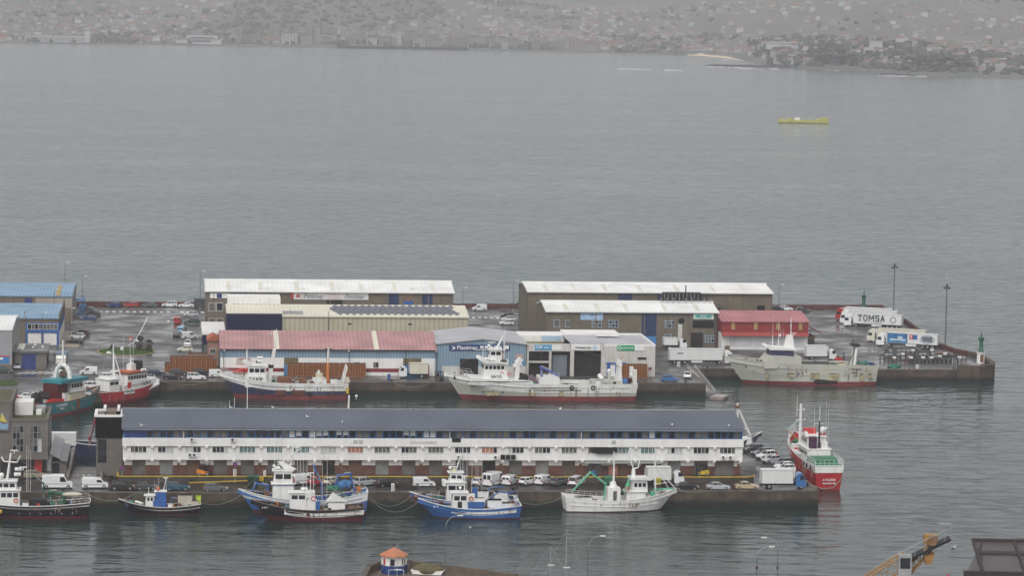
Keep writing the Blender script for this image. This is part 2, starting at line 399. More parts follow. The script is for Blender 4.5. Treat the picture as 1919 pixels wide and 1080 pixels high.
# loading platform in front of the long white hall, with its yellow edge
PLAT = mat('platform_concrete', (0.06, 0.05, 0.043), 0.55, 0.3, 0.3, noise_rough=0.2)
plt_ = [(-131.2, 9), (-12, 9), (-10.6, 9.8), (-10.4, 11), (-12.8, 20), (-13, 33), (-131.2, 33)]
struct('loading_platform_kerb', sheet(plt_, 4.15, PLAT, 1.2))
mb = MB(); ed = [(-131.4, 14), (-131.4, 8.9), (-12, 8.9), (-10.5, 9.7), (-10.2, 11.2)]
for a, c in zip(ed, ed[1:]):
    d = Vector((c[0] - a[0], c[1] - a[1])); q = Vector((-d.y, d.x)).normalized() * .3
    mb.prism([a, c, (c[0] + q.x, c[1] + q.y), (a[0] + q.x, a[1] + q.y)], 4.02, 4.18, YELLOW, 'z')
mb.prism([(-118, 5.1), (-106, 8.0), (-106, 8.25), (-118, 5.35)], 3.4, 3.58, YELLOW, 'z')
mb.prism([(-106, 8.0), (-104, 8.6), (-104, 8.9), (-106, 8.25)], 3.3, 4.1, YELLOW, 'z')
struct('platform_edge_kerb', mb)

# ---- far shore: terrain
SHORE = [(-3000, 4250), (-739, 4327), (-581, 4352), (-343, 4415), (-241, 4431), (-71, 4402), (24, 4408), (167, 4327), (250, 4304), (288, 4150), (305, 3930), (318, 3745), (364, 3690), (432, 3545), (554, 3496), (3000, 3480)]
def shore(x):
    for (x0, y0), (x1, y1) in zip(SHORE, SHORE[1:]):
        if x0 <= x <= x1: return y0 + (y1 - y0) * (x - x0) / (x1 - x0)
    return 4300
from mathutils import noise as mn
def hgt(x, d):
    if d < 0: return -1.0 + max(d, -50) * 0.02
    a = 1.2 + min(d, 40) * 0.05 + max(0, d - 40) * 0.026 + max(0, d - 900) * 0.05
    a += 62 * math.exp(-((x + 300) / 190) ** 2 - ((d - 1000) / 480) ** 2)
    a += 20 * math.exp(-((x - 420) / 160) ** 2 - ((d - 330) / 220) ** 2)
    a += max(0, d - 60) * 0.018 * mn.noise(Vector((x / 330, d / 420, 3.1))) + min(d / 60, 1) * 3.5 * mn.noise(Vector((x / 90, d / 110, 7.7)))
    return a
def far_pt(x, d): return Vector((x, shore(x) + d, hgt(x, d)))
TERR = bpy.data.materials.new('far_hazed_hillside'); TERR.use_nodes = True  # ramp colours lightened to put part of the haze fade into the hillside
tn = TERR.node_tree.nodes; tl = TERR.node_tree.links
tcx = tn.new('ShaderNodeTexCoord'); n1 = tn.new('ShaderNodeTexNoise'); n1.inputs['Scale'].default_value = 0.008; n1.inputs['Detail'].default_value = 7; n1.inputs['Roughness'].default_value = 0.65
tl.new(tcx.outputs['Object'], n1.inputs['Vector'])
cr = tn.new('ShaderNodeValToRGB'); tl.new(n1.outputs['Fac'], cr.inputs['Fac'])
els = cr.color_ramp.elements
els[0].position, els[0].color = 0.38, (0.075, 0.078, 0.070, 1)
els[1].position, els[1].color = 0.66, (0.125, 0.12, 0.11, 1)
e = els.new(0.50); e.color = (0.095, 0.095, 0.085, 1)
tl.new(cr.outputs[0], tn['Principled BSDF'].inputs['Base Color']); tn['Principled BSDF'].inputs['Roughness'].default_value = 0.95
xs = [-2400, -2000, -1600, -1300] + [-1100 + 27 * i for i in range(82)] + [1250, 1500, 1900, 2400]
ds = [-50, -6, 0, 8, 22, 45, 80] + [120 + 50 * i for i in range(22)] + [1300, 1600, 2000, 2500, 3100, 3800]
mb = MB(); vs = [far_pt(x, d) for d in ds for x in xs]; nx = len(xs)
mb.add(vs, [(j * nx + i, j * nx + i + 1, (j + 1) * nx + i + 1, (j + 1) * nx + i) for j in range(len(ds) - 1) for i in range(nx - 1)], TERR)
o = mb.build('far_hills', smooth=True); o['kind'] = 'structure'
# beach, rocks, surf
SAND = mat('pale_sand', (0.55, 0.45, 0.33), 0.9, 0.1, 0.05)
mb = MB(); bx = [(232, 4322), (250, 4300), (268, 4226), (284, 4152), (300, 4060)]
mb.add([(x - 4, y - 26, 0.2) for x, y in bx] + [(x + 12, y + 40, 5.2) for x, y in bx], [(i, i + 1, 6 + i, 5 + i) for i in range(4)], SAND)
o = mb.build('beach'); o['kind'] = 'structure'
ROCK = mat('shore_rock', (0.035, 0.032, 0.03), 0.85, 0.3, 0.2)
mb = MB(); rr = random.Random(3)
for k in range(60):
    t = rr.random(); x = 232 + t * 85; y = 3790 - t * 20 + rr.uniform(-18, 18)
    mb.ball((x, y, -0.5), (rr.uniform(3, 9), rr.uniform(3, 9), rr.uniform(1, 2.2) + 1.5 * t), ROCK, 6, 4, .35, rr)
for k in range(30):
    t = rr.random(); x = 402 + t * 38; y = 3530 + rr.uniform(-25, 15)
    mb.ball((x, y, -0.5), (rr.uniform(2, 6), rr.uniform(3, 7), rr.uniform(1.2, 2.6)), ROCK, 6, 4, .35, rr)
o = mb.build('shore_rocks'); o['kind'] = 'structure'
FOAM = mat('sea_foam', (0.5, 0.5, 0.5), 0.9, 0.1, 0.5)
mb = MB()
for x0, x1, y, cnt in ((108, 150, 3586, 26), (166, 184, 3560, 10), (222, 262, 3740, 14), (240, 300, 3690, 12), (395, 450, 3495, 26), (262, 312, 4085, 18), (352, 402, 3668, 10)):
    for k in range(cnt):
        x = rr.uniform(x0, x1); yy = y + rr.uniform(-8, 8)
        mb.ball((x, yy, 0.0), (rr.uniform(1.0, 4.5), rr.uniform(1, 3), rr.uniform(.15, .6)), FOAM, 6, 4, .3, rr)
o = mb.build('surf_foam'); o['kind'] = 'stuff'; tag(o, 'white surf on shoals and rocks off the far shore', 'surf')
# ================================================================ BUILDINGS
OFF = {}
def bld(name, label, cat, u0, v0, z0=3.0, group=None):
    r = thing(name, label, cat, u0, v0, z0, 0, group); OFF[r.name] = (u0, v0, z0); return r
def fin(mb, name, r, parent=None, label=None):
    o = OFF[r.name]; mb.v = [(p[0] - o[0], p[1] - o[1], p[2] - o[2]) for p in mb.v]
    q = mb.build(name, parent or r)
    if label: q['label'] = label
    return q
def btext(r, s, size, u, v, z, m, parent=None, sx=1.0, shear=0, name='lettering', rot=FRONT):
    o = OFF[r.name]; return text(parent or r, s, size, (u - o[0], v - o[1], z - o[2]), rot, m, name, 0.02, shear, sx)
def win(r, x0, x1, z0, z1, y, cols, frame, glasses, name='window', fw=0.08, rows=1, side=0):
    """one window: frame bars and panes standing just proud of the wall that faces -v (side=1: faces +u, x is then v and y is u)"""
    mb = MB()
    def bx(a0, a1, d0, d1, c0, c1, m):
        if side: mb.box(y + d0, y + d1, a0, a1, c0, c1, m)
        else: mb.box(a0, a1, y - d1, y - d0, c0, c1, m)
    for i in range(cols):
        for j in range(rows):
            a, c = x0 + (x1 - x0) * i / cols, x0 + (x1 - x0) * (i + 1) / cols
            e, f = z0 + (z1 - z0) * j / rows, z0 + (z1 - z0) * (j + 1) / rows
            bx(a, c, -.02, .03, e, f, random.choice(glasses))
    bx(x0 - fw, x1 + fw, -.02, .09, z0 - fw, z0, frame); bx(x0 - fw, x1 + fw, -.02, .09, z1, z1 + fw, frame)
    for i in range(cols + 1):
        xx = x0 + (x1 - x0) * i / cols; bx(xx - fw / 2, xx + fw / 2, -.02, .08, z0, z1, frame)
    for j in range(1, rows):
        zz = z0 + (z1 - z0) * j / rows; bx(x0, x1, -.02, .075, zz - fw / 2, zz + fw / 2, frame)
    return fin(mb, name, r)
def panel(r, name, x0, x1, z0, z1, y, m, d=0.12, label=None): return fin(MB().box(x0, x1, y - d, y + .02, z0, z1, m), name, r, label=label)
def roof_u(u0, u1, v0, v1, vr, zf, zr, zb, m, oh=0.5, th=0.28):
    """gable roof with its ridge along u"""
    sf = (zr - zf) / (vr - v0); sb = (zr - zb) / (v1 - vr)
    return MB().prism([(v0 - oh, zf - sf * oh), (vr, zr), (v1 + oh, zb - sb * oh), (v1 + oh, zb - sb * oh - th), (vr, zr - th), (v0 - oh, zf - sf * oh - th)], u0 - oh * .6, u1 + oh * .6, m, 'x')
def wall_u(u0, u1, v0, v1, vr, zf, zr, zb, m, z0=3.0, d=0.3):
    return MB().prism([(v0, z0), (v0, zf - d), (vr, zr - d), (v1, zb - d), (v1, z0)], u0, u1, m, 'x')
def ac_unit(r, u, v, z, s=1.0):
    mb = MB().box(u - .45 * s, u + .45 * s, v - .4, v, z, z + .65 * s, WALLW); mb.ring((u - .1, v - .41, z + .33 * s), .22 * s, .03, DARK, 'y', 10, 4)
    mb.box(u - .3, u + .1, v - .405, v - .39, z + .14, z + .5, DARK); return fin(mb, 'air_conditioner', r)

CONCB = mat('stained_concrete', (0.155, 0.13, 0.10), 0.8, 0.18, 0.25, 0.55, (0.10, 0.085, 0.065))
CONCG = mat('grey_concrete', (0.145, 0.13, 0.115), 0.8, 0.18, 0.3, 0.35, (0.11, 0.10, 0.09))
ROOFW = mat('white_roof_sheet', (0.74, 0.74, 0.72), 0.5, 0.12, 0.16, 0, wave=0.05, wper=1.15)
ROOFS = mat('slate_blue_roof', (0.078, 0.094, 0.126), 0.45, 0.17, 0.12, 0, wave=0.14, wper=0.6)
ROOFP = mat('faded_red_roof', (0.39, 0.215, 0.215), 0.55, 0.2, 0.17, 0, wave=0.14, wper=1.0)
ROOFR = mat('rose_roof', (0.40, 0.155, 0.165), 0.5, 0.18, 0.17, 0, wave=0.2, wper=1.1)
ROOFG = mat('pale_grey_roof', (0.40, 0.40, 0.42), 0.5, 0.15, 0.15, 0, wave=0.06, wper=0.9)
ROOFL = mat('light_blue_roof', (0.19, 0.31, 0.43), 0.5, 0.18, 0.17, 0, wave=0.14, wper=1.0)
BRICK = mat('dark_red_brick', (0.115, 0.05, 0.038), 0.8, 0.3, 0.8, 0.3, (0.06, 0.04, 0.035))
SHUT = mat('grey_shutter', (0.115, 0.11, 0.10), 0.6, 0.3, 0.5, 0, wave=0.15, wax='Z', wper=0.3)
NAVY = mat('navy_cladding', (0.010, 0.014, 0.045), 0.5, 0.12, 0.3, 0, spec=0.12, wave=0.2, wper=0.5)
BLUED = mat('blue_door', (0.018, 0.035, 0.10), 0.5, 0.2, 0.5, 0, wave=0.2, wax='Z', wper=0.5)
BEIGE = mat('beige_cladding', (0.42, 0.39, 0.29), 0.6, 0.08, 0.2, 0.12, (0.3, 0.27, 0.2), wave=0.18, wper=1.2)
CREAMR = mat('cream_roof', (0.64, 0.61, 0.49), 0.5, 0.06, 0.12, 0, wave=0.06, wper=1.0)
LBLUE = mat('pale_blue_cladding', (0.20, 0.29, 0.37), 0.55, 0.08, 0.2, 0.15, (0.12, 0.19, 0.26), wave=0.22, wper=0.7)
STRIPB = mat('window_strip_blue', (0.016, 0.075, 0.21), 0.45, 0.1, 0.3)
STRIPN = mat('navy_panel', (0.018, 0.035, 0.16), 0.45, 0.1, 0.5)

# ---------------- the long white hall on the front quay
H = bld('fish_hall', 'long white hall with slate blue roof and blue window strip on the front quay', 'hall', -130.3, 10, 4.15)
def hu(k): return -129.9 + 5.07 * k
fin(MB().box(-130.1, -13.3, 11, 32, 4.15, 7.1, CONCG), 'ground_floor_wall', H)
fin(MB().box(-130.3, -12.9, 9.9, 32.4, 7.1, 11.25, WALLW), 'upper_wall', H)
fin(MB().box(-130.4, -12.8, 9.55, 9.9, 9.75, 11.2, WALLW), 'balcony_band', H)
fin(MB().box(-130.2, -13.0, 9.95, 32.3, 11.25, 13.1, STRIPB), 'window_strip', H)
fin(roof_u(-130.4, -12.9, 9.6, 32.6, 21, 13.25, 15.3, 13.25, ROOFS, 0.3), 'roof', H)
fin(MB().box(-130.7, -12.6, 20.8, 21.2, 15.28, 15.39, STEEL), 'ridge_cap', H)
fin(MB().box(-130.3, -12.9, 9.2, 9.34, 12.85, 13.0, mat('gutter_grey', (0.25, 0.27, 0.3), 0.5)), 'gutter', H)
for k in range(24):
    u = hu(k)
    fin(MB().box(u - .25, u + .25, 9.5, 9.9, 6.85, 7.3, WALLW), 'bracket', H)
    if k < 23:
        fin(MB().box(u - .25, u + .25, 9.35, 9.6, 9.45, 9.8, WALLW), 'bracket', H)
        win(H, u + 1.05, u + 4.0, 8.55, 9.6, 9.9, 4, WALLW, random.choice([[GLASS, GLASSY], [GLASSY], [GLASS, GLASSP], [GLASSG], [GLASS, GLASSY, GLASS]] if k not in (8, 13) else [[GLASSW], [GLASSW, GLASS]]))
        # ground floor: a shutter and a brick-footed pier in every bay
        panel(H, 'door', u + 1.4, u + 3.8, 4.2, 7.0, 11, random.choice([SHUT, SHUT, mat('brown_shutter', (0.12, 0.09, 0.07), 0.6, 0.25, 0.5, 0, wave=0.15, wax='Z', wper=0.3), mat('pale_shutter', (0.20, 0.20, 0.19), 0.6, 0.2, 0.5), mat('dark_bay', (.02, .018, .016), .8, .3, .5), mat('rust_shutter', (.14, .075, .05), .6, .3, .5, .4)]), .05)
        if k < 21:
            mb = MB().box(u + 3.85, u + 6.4, 10.75, 11.02, 4.2, 6.0, BRICK).box(u + 3.85, u + 6.4, 10.78, 11.02, 6.0, 7.1, WALLW)
            if k == 0: fin(MB().box(u - .1, u + 1.35, 10.75, 11.02, 4.2, 6.0, BRICK).box(u - .1, u + 1.35, 10.78, 11.02, 6.0, 7.1, WALLW), 'wall_pier', H)
            fin(mb, 'wall_pier', H)
        else: fin(MB().box(u + 4.0, u + 5.3, 10.75, 11.02, 4.2, 5.9, BRICK).box(u + 4.0, u + 5.3, 10.78, 11.02, 5.9, 7.1, WALLW), 'wall_pier', H)
        if k % 3 == 1: fin(MB().box(u + 4.6, u + 5.1, 10.6, 10.75, 5.9, 6.35, RUSTY), 'notice_box', H)
for i in range(92):
    u = -129.7 + i * 1.266; x = 231 + i * 12.4
    if i < 3: panel(H, 'window', u, u + 1.1, 11.35, 12.9, 9.95, STRIPN, .04)
    else:
        g = GLASSY if i % 3 else GLASS
        if x in () or (528 < x < 635 and i % 4 != 2) or (728 < x < 800 and i % 5 != 3) or 1195 < x < 1207 or 430 < x < 440: g = GLASSP
        elif random.random() < .22: g = GLASST
        elif random.random() < .3: g = GLASS
        mb = MB().box(u + .06, u + 1.02, 9.9, 9.96, 11.45, 12.72, g)
        if g is GLASSP and random.random() < .5: mb.box(u + .1, u + .98, 9.87, 9.9, 11.42, 11.42 + random.uniform(.2, .6), GLASS)
        if g is GLASST and random.random() < .6: mb.box(u + .1, u + .98, 9.87, 9.9, 11.42, 11.42 + random.uniform(.2, .5), GLASSY)
        fin(mb, 'window', H)
for u, v, z in ((-117.4, 9.5, 10.7), (-117.7, 9.9, 7.75), (-116.9, 9.9, 7.75), (-109.8, 9.5, 10.7), (-67.2, 9.9, 7.4), (-60.2, 9.9, 7.4), (-16.6, 9.9, 7.45), (-15.2, 9.9, 7.45)): ac_unit(H, u, v, z)
for u in (-58.9, -57.9, -56.9): fin(MB().box(u - .4, u + .4, 9.4, 9.9, 7.3, 8.2, DARK), 'air_conditioner', H)
fin(MB().box(-42.2, -37.2, 9.3, 9.88, 9.0, 9.75, DARK).box(-41.2, -38.0, 9.28, 9.88, 8.5, 9.0, DARK), 'awning_box', H)
for u in (-119, -94.5, -69, -44): fin(MB().tube((u, 9.5, 9.8), (u, 9.5, 12.6), .06, WALLW), 'downpipe', H)
fin(MB().box(-76.5, -71.5, 9.52, 9.56, 10.3, 10.75, mat('faded_sign', (0.55, 0.48, 0.46), 0.7)), 'wall_sign', H)
for u in (-87.2, -86.2, -38.2): fin(MB().box(u, u + .8, 9.5, 9.56, 10.3, 11.0, GLASSP), 'vent', H)
fin(MB().box(-43.3, -28.4, 9.3, 10.9, 6.6, 6.95, STEEL), 'canopy_rail', H)
fin(MB().box(-38.5, -36.8, 10.6, 10.9, 4.2, 6.1, GLASSW), 'hall_door', H)

# ---------------- black-topped concrete tower
T = bld('black_tower', 'concrete stair tower with a black clad top box left of the long hall', 'tower', -135.4, 17)
fin(MB().box(-135.4, -130.5, 17, 25, 3, 10.2, CONCG), 'wall', T)
BLKC = mat('black_cladding', (0.004, 0.004, 0.005), 0.7, 0.2, 0.6, 0, spec=0.05, wave=0.25, wper=0.6)
fin(MB().box(-135.6, -130.4, 16.8, 25.4, 10.2, 14.2, BLKC), 'top_box', T)
mb = MB().box(-135.8, -130.3, 16.7, 17.3, 14.2, 14.6, WALLW).box(-135.8, -135.2, 17.3, 24.8, 14.2, 14.6, WALLW).box(-130.9, -130.3, 17.3, 24.8, 14.2, 14.6, WALLW).box(-135.8, -130.3, 24.8, 25.4, 14.2, 14.6, WALLW)
mb.box(-134.2, -133.7, 22, 27, 14.6, 15.2, WALLW).box(-131.6, -131.1, 22, 27, 14.6, 15.2, WALLW)
fin(mb, 'parapet', T)
fin(MB().box(-133.6, -131.7, 19, 24, 14.2, 15.0, mat('brown_plant_box', (0.16, 0.12, 0.09), 0.7)).box(-135.1, -133.9, 18, 23, 14.2, 14.35, mat('roof_gravel', (0.22, 0.20, 0.16), 0.9, .3, 2)), 'roof_plant', T)
fin(MB().box(-135.1, -133.5, 16.92, 17.02, 5.5, 9.9, GLASS), 'window', T)
# ---------------- grey concrete building
G = bld('concrete_building', 'grey concrete building with tall gridded windows and a mossy flat roof', 'building', -152, 16.5)
MOSS = mat('mossy_roof', (0.085, 0.085, 0.04), 0.9, 0.4, 0.5)
fin(MB().box(-175, -144.4, 16.5, 34, 6.1, 13.4, CONCG), 'wall', G)
fin(MB().box(-175, -145.2, 18.2, 33, 3, 6.1, mat('dark_shopfront', (0.035, 0.03, 0.03), 0.25, 0.4, 0.8)).box(-147.0, -145.6, 18.0, 18.2, 3.1, 6.1, REDP).box(-152, -151.4, 17.9, 18.2, 3, 6.1, CONCG), 'shopfront', G)
fin(MB().box(-151.1, -144.6, 16.8, 33.8, 13.4, 13.55, MOSS), 'roof', G)
mb = MB().box(-151.2, -144.35, 16.4, 16.8, 13.4, 13.95, CONCG).box(-144.8, -144.35, 16.8, 33.8, 13.4, 13.95, CONCG).box(-151.2, -144.35, 33.8, 34.1, 13.4, 13.95, CONCG)
fin(mb, 'parapet', G)
fin(MB().box(-175, -151.2, 16.3, 36, 13.4, 16.9, CONCG), 'tall_wing', G)
fin(MB().box(-175, -151.6, 16.7, 35, 16.9, 17.0, MOSS).box(-175, -151.1, 16.2, 16.6, 16.9, 17.3, CONCG).box(-151.6, -151.1, 16.6, 35.5, 16.9, 17.3, CONCG), 'tall_wing_roof', G)
for x0, x1 in ((-151.0, -149.0), (-147.9, -145.6)): win(G, x0, x1, 7.6, 12.5, 16.5, 3, STEEL, [GLASS, GLASSY, GLASS, GLASSY, GLASSP], rows=4, fw=.06)
for y in (19.5, 24, 28.5): win(G, y, y + 2.4, 8.5, 12.2, -144.4, 2, STEEL, [GLASSY, GLASS], rows=3, side=1)
fin(MB().box(-151.0, -147.6, 24, 30, 13.55, 16.0, WALLW).box(-147.2, -145.4, 27, 31, 13.55, 14.6, STEEL).box(-147.0, -146.0, 24.5, 26.5, 13.55, 14.4, WALLW), 'roof_plant', G)
mb = MB(); mb.box(-153.7, -151.6, 16.16, 16.3, 11.6, 15.2, mat('sign_grey', (0.16, 0.15, 0.16), 0.7)).prism([(-153.4, 13.5), (-152.0, 13.2), (-153.0, 15.0)], 16.1, 16.17, mat('sign_yellow', (0.55, 0.45, 0.10), 0.6)).prism([(-153.5, 11.9), (-151.9, 11.9), (-151.8, 13.1), (-152.6, 12.8), (-153.5, 13.3)], 16.1, 16.17, mat('sign_blue', (0.20, 0.32, 0.45), 0.6))
fin(mb, 'wall_emblem', G)
X = bld('slipway_annex', 'low annex with stepped grey metal roofs beside the slipway', 'annex', -143.9, 19)
fin(MB().box(-143.9, -141.0, 19, 40, 3, 5.3, CONCG).box(-143.7, -142.4, 18.9, 19.02, 3.1, 5.1, GLASS), 'wall', X)
fin(MB().prism([(-144.2, 6.9), (-142.2, 6.0), (-142.2, 5.8), (-144.2, 6.7)], 18.5, 44, mat('wet_grey_sheet', (.17, .17, .18), .35, .25, .5), 'y').prism([(-142.3, 5.7), (-140.9, 5.4), (-140.9, 5.2), (-142.3, 5.5)], 18.5, 41, mat('wet_dark_roof', (0.06, 0.06, 0.065), 0.3, .3, .5), 'y'), 'roof', X)

# ---------------- pink-roofed warehouse
Bd = bld('pink_roof_warehouse', 'long white and pale blue warehouse with a faded pink roof', 'warehouse', -110.1, 171)
fin(wall_u(-110.1, -58.6, 171, 196, 184, 9.4, 12.3, 9.4, LBLUE), 'wall', Bd)
mb = MB()
for a, c in ((-110.1, -95.0), (-91.6, -66.6), (-62.2, -58.7)): mb.box(a, c, 170.85, 171.02, 3, 7.2, WALLW)
fin(mb, 'white_wall_panel', Bd)
mb = MB()
for a, c in ((-110.1, -95.0), (-91.6, -66.6)): mb.box(a, c, 170.78, 170.9, 3.9, 4.75, mat('dark_red_band', (0.19, 0.025, 0.03), 0.6, .15, .5))
fin(mb, 'red_band', Bd)
rf = fin(roof_u(-110.1, -58.6, 171, 196, 184, 9.4, 12.3, 9.4, ROOFP, 0.4), 'roof', Bd)
for a, c in ((-97.3, -96.1), (-73.5, -72.4)): fin(MB().prism([(170.7, 9.37), (170.7, 9.34), (183.9, 12.3), (183.9, 12.34)], a, c, CREAMR, 'x'), 'skylight', Bd)
fin(MB().box(-110.3, -58.4, 170.45, 170.6, 9.05, 9.25, DARK), 'gutter', Bd)
for u0, u1, ms in ((-95.0, -91.6, LBLUEP), (-66.6, -62.2, LBLUEP)):
    panel(Bd, 'door', u0, u1, 3, 5.6, 170.98, ms, .06); panel(Bd, 'door_lintel', u0, u1, 5.6, 7.2, 170.98, mat('ochre_lintel', (0.15, 0.11, 0.05), 0.7, .3, .6), .06)
panel(Bd, 'door', -62.1, -60.3, 3, 5.7, 170.85, mat('brick_door', (0.30, 0.10, 0.07), 0.7), .05)
for x, z, n in ((-101.6, 5.3, 2), (-78.2, 5.0, 2), (-73.7, 5.0, 2)): win(Bd, x, x + 1.2, z, z + 1.2, 170.85, n, STEEL, [GLASSY, GLASS])
for x in (-109.0, -106.3): panel(Bd, 'garage_door', x, x + 2.2, 3, 3.9, 170.85, WALLW, .04)
s_ = panel(Bd, 'wall_sign', -106.3, -102.8, 5.5, 7.3, 170.85, mat('sign_cream', (0.50, 0.46, 0.42), 0.7), .08); btext(Bd, 'ALQUILER', .55, -104.5, 170.7, 6.9, mat('sign_rust', (0.4, 0.16, 0.12), .7))
for u in (-109.3, -98.1, -84.9, -79.5, -66.0, -58.9): fin(MB().tube((u, 170.6, 3), (u, 170.6, 9.1), .06, DARK), 'downpipe', Bd)
for u in (-109.2, -79.7, -58.8): fin(MB().tube((u, 170.9, 8.6), (u, 169.7, 9.1), .05, STEEL).box(u - .2, u + .2, 169.3, 169.8, 9.0, 9.15, WHITE), 'wall_lamp', Bd)
mb = MB().prism([(-107.2, 3.8), (-107.2, 4.05), (-104.4, 4.85), (-101.5, 4.05), (-101.5, 3.8)], 168.8, 170.8, REDP); aw = fin(mb, 'red_awning', Bd); btext(Bd, 'BAR', .5, -104.4, 168.77, 4.25, INK)
# gatehouse behind the crates
Q = bld('brick_gatehouse', 'small pinkish brick house with an orange roof at the end of the pink warehouse', 'house', -112.9, 190)
fin(MB().box(-112.9, -110.3, 190, 198, 3, 9.0, mat('pink_brick', (0.30, 0.17, 0.13), 0.8, .15, .6)), 'wall', Q)
fin(MB().prism([(-113.2, 9.0), (-113.2, 9.3), (-111.6, 10.2), (-110.0, 9.3), (-110.0, 9.0)], 189.6, 198.4, mat('tile_red', (0.36, 0.10, 0.05), 0.7, .2, 1)), 'roof', Q)
win(Q, -112.3, -111.0, 5.9, 7.0, 190, 2, WALLW, [GLASS])

# ---------------- pale blue gabled workshop
P_ = bld('pale_blue_workshop', 'pale blue corrugated workshop with a grey gable roof and navy sign', 'workshop', -58.4, 171)
fin(MB().prism([(-58.4, 3), (-58.4, 10.7), (-47.7, 11.85), (-37.1, 10.7), (-37.1, 3)], 171, 197, LBLUE), 'wall', P_)
fin(MB().prism([(-58.8, 10.85), (-47.7, 12.1), (-36.7, 10.85), (-36.7, 10.65), (-47.7, 11.88), (-58.8, 10.65)], 170.6, 197.4, ROOFG), 'roof', P_)
fin(MB().box(-57.2, -37.0, 170.86, 171.02, 3, 5.4, mat('white_block', (0.5, 0.49, 0.46), 0.8, .12, .5, .3, (.3, .27, .22))), 'base_wall', P_)
panel(P_, 'door', -53.0, -48.6, 3, 7.2, 170.86, mat('dark_opening', (0.012, 0.012, 0.014), 0.9), .03)
sg = panel(P_, 'wall_sign', -55.6, -41.0, 9.1, 10.6, 170.97, mat('sign_navy', (0.015, 0.035, 0.14), 0.5), .12)
btext(P_, 'Plastimar', 1.35, -51.3, 170.82, 9.85, INKW); fin(MB().prism([(-55.2, 9.3), (-54.5, 9.9), (-55.3, 10.4), (-54.3, 10.1), (-54.1, 9.6)], 170.8, 170.86, INKW), 'logo', P_)
mb = MB()
for k in range(5): mb.box(-48.2 + k * 1.1, -47.4 + k * 1.1, 170.8, 170.86, 9.75, 10.3, INKW)
mb.box(-49.5, -42.0, 170.8, 170.86, 9.35, 9.5, INKW).box(-42.6, -41.3, 170.8, 170.86, 9.6, 10.4, INKW)
fin(mb, 'sign_drawing', P_)
for x, z0, z1, m_ in ((-44.2, 7.4, 8.6, mat('rose_panel', (0.42, 0.30, 0.28), 0.7)), (-39.7, 7.4, 8.4, mat('rose_panel', (0, 0, 0))), (-44.2, 8.6, 9.1, SHUT), (-39.6, 5.5, 6.8, LBLUEP)): panel(P_, 'wall_panel', x, x + 2.1, z0, z1, 170.95, m_, .06)
panel(P_, 'wall_sign', -45.0, -41.2, 5.6, 7.2, 170.95, mat('sign_pale', (0.5, 0.5, 0.5), 0.6), .08)

# ---------------- three white units right of the workshop
def unit(label, u0, u1, zt, parts):
    r = bld('white_unit', label, 'workshop', u0, 171.5, 3, None); parts(r); return r
DIRTW = mat('dirty_white_wall', (0.52, 0.50, 0.47), 0.75, 0.12, 0.4, 0.45, (0.28, 0.24, 0.19))
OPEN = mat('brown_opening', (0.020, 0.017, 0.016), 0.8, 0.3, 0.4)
def unit_a(r):
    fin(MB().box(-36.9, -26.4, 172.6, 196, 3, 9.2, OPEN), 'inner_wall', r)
    mb = MB().box(-36.9, -26.4, 171.5, 172.6, 9.0, 10.75, DIRTW)
    for u in (-36.9, -31.4): mb.box(u, u + .55, 171.5, 172.6, 3, 9.0, DIRTW)
    mb.box(-36.3, -31.4, 171.7, 172.3, 6.2, 6.6, DIRTW); fin(mb, 'front_frame', r)
    fin(MB().box(-36.9, -26.4, 172.6, 197, 9.2, 9.5, mat('mossy_yellow_roof', (0.17, 0.15, 0.06), 0.8, .4, .3)), 'roof', r)
    fin(MB().box(-36.9, -25.8, 188, 197, 9.5, 11.0, WALLW).box(-31.4, -26.6, 187.97, 188.0, 9.6, 10.9, mat('pale_blue_sheet', (0.35, 0.48, 0.6), .6)), 'roof_upstand', r)
    panel(r, 'shutter_door', -30.5, -27.0, 3, 8.0, 172.5, mat('blue_grey_shutter', (0.15, 0.17, 0.20), 0.5, .1, .4, 0, wave=.12, wax='Z', wper=.35), .1)
    for x in (-36.0, -33.6): win(r, x, x + 1.5, 7.4, 8.4, 172.5, 2, DARK, [GLASS])
    panel(r, 'wall_sign', -34.9, -30.9, 9.35, 10.6, 171.45, mat('sign_sky', (0.06, 0.30, 0.50), 0.5), .1); btext(r, 'CM', 1.0, -33.9, 171.3, 10.0, INKW); panel(r, 'wall_sign', -30.85, -28.4, 9.35, 10.6, 171.45, WHITE, .1)
    fin(MB().box(-32.8, -31.2, 171.3, 171.35, 9.95, 10.05, INKW).box(-32.8, -31.6, 171.3, 171.35, 9.75, 9.83, INKW), 'sign_line', r)
unit('white unit with a sky blue sign, left of the row beside the blue workshop', -36.9, -26.4, 10.75, unit_a)
def unit_b(r):
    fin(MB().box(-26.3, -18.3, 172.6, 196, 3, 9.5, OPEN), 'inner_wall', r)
    mb = MB().box(-26.3, -18.3, 171.4, 172.6, 9.2, 10.9, DIRTW)
    for u in (-26.3, -18.8): mb.box(u, u + .9, 171.4, 172.6, 3, 9.2, DIRTW)
    fin(mb, 'front_frame', r)
    fin(MB().box(-26.3, -18.3, 171.4, 189, 10.9, 11.1, ROOFG), 'roof', r); fin(MB().box(-25.8, -12.2, 189, 197, 10.7, 11.5, WALLW), 'roof_upstand', r)
    panel(r, 'wall_sign', -26.2, -19.2, 9.35, 10.75, 171.38, WHITE, .1); btext(r, 'Vieirasagmarra', .75, -23.3, 171.25, 10.0, INK, sx=.85)
    fin(MB().ball((-20.4, 171.3, 10.0), (.7, .06, .55), mat('sign_pale_blue', (.4, .55, .7), .6), 10, 6), 'sign_logo', r)
unit('white unit with one big brown opening in the middle of the row', -26.3, -18.3, 10.9, unit_b)
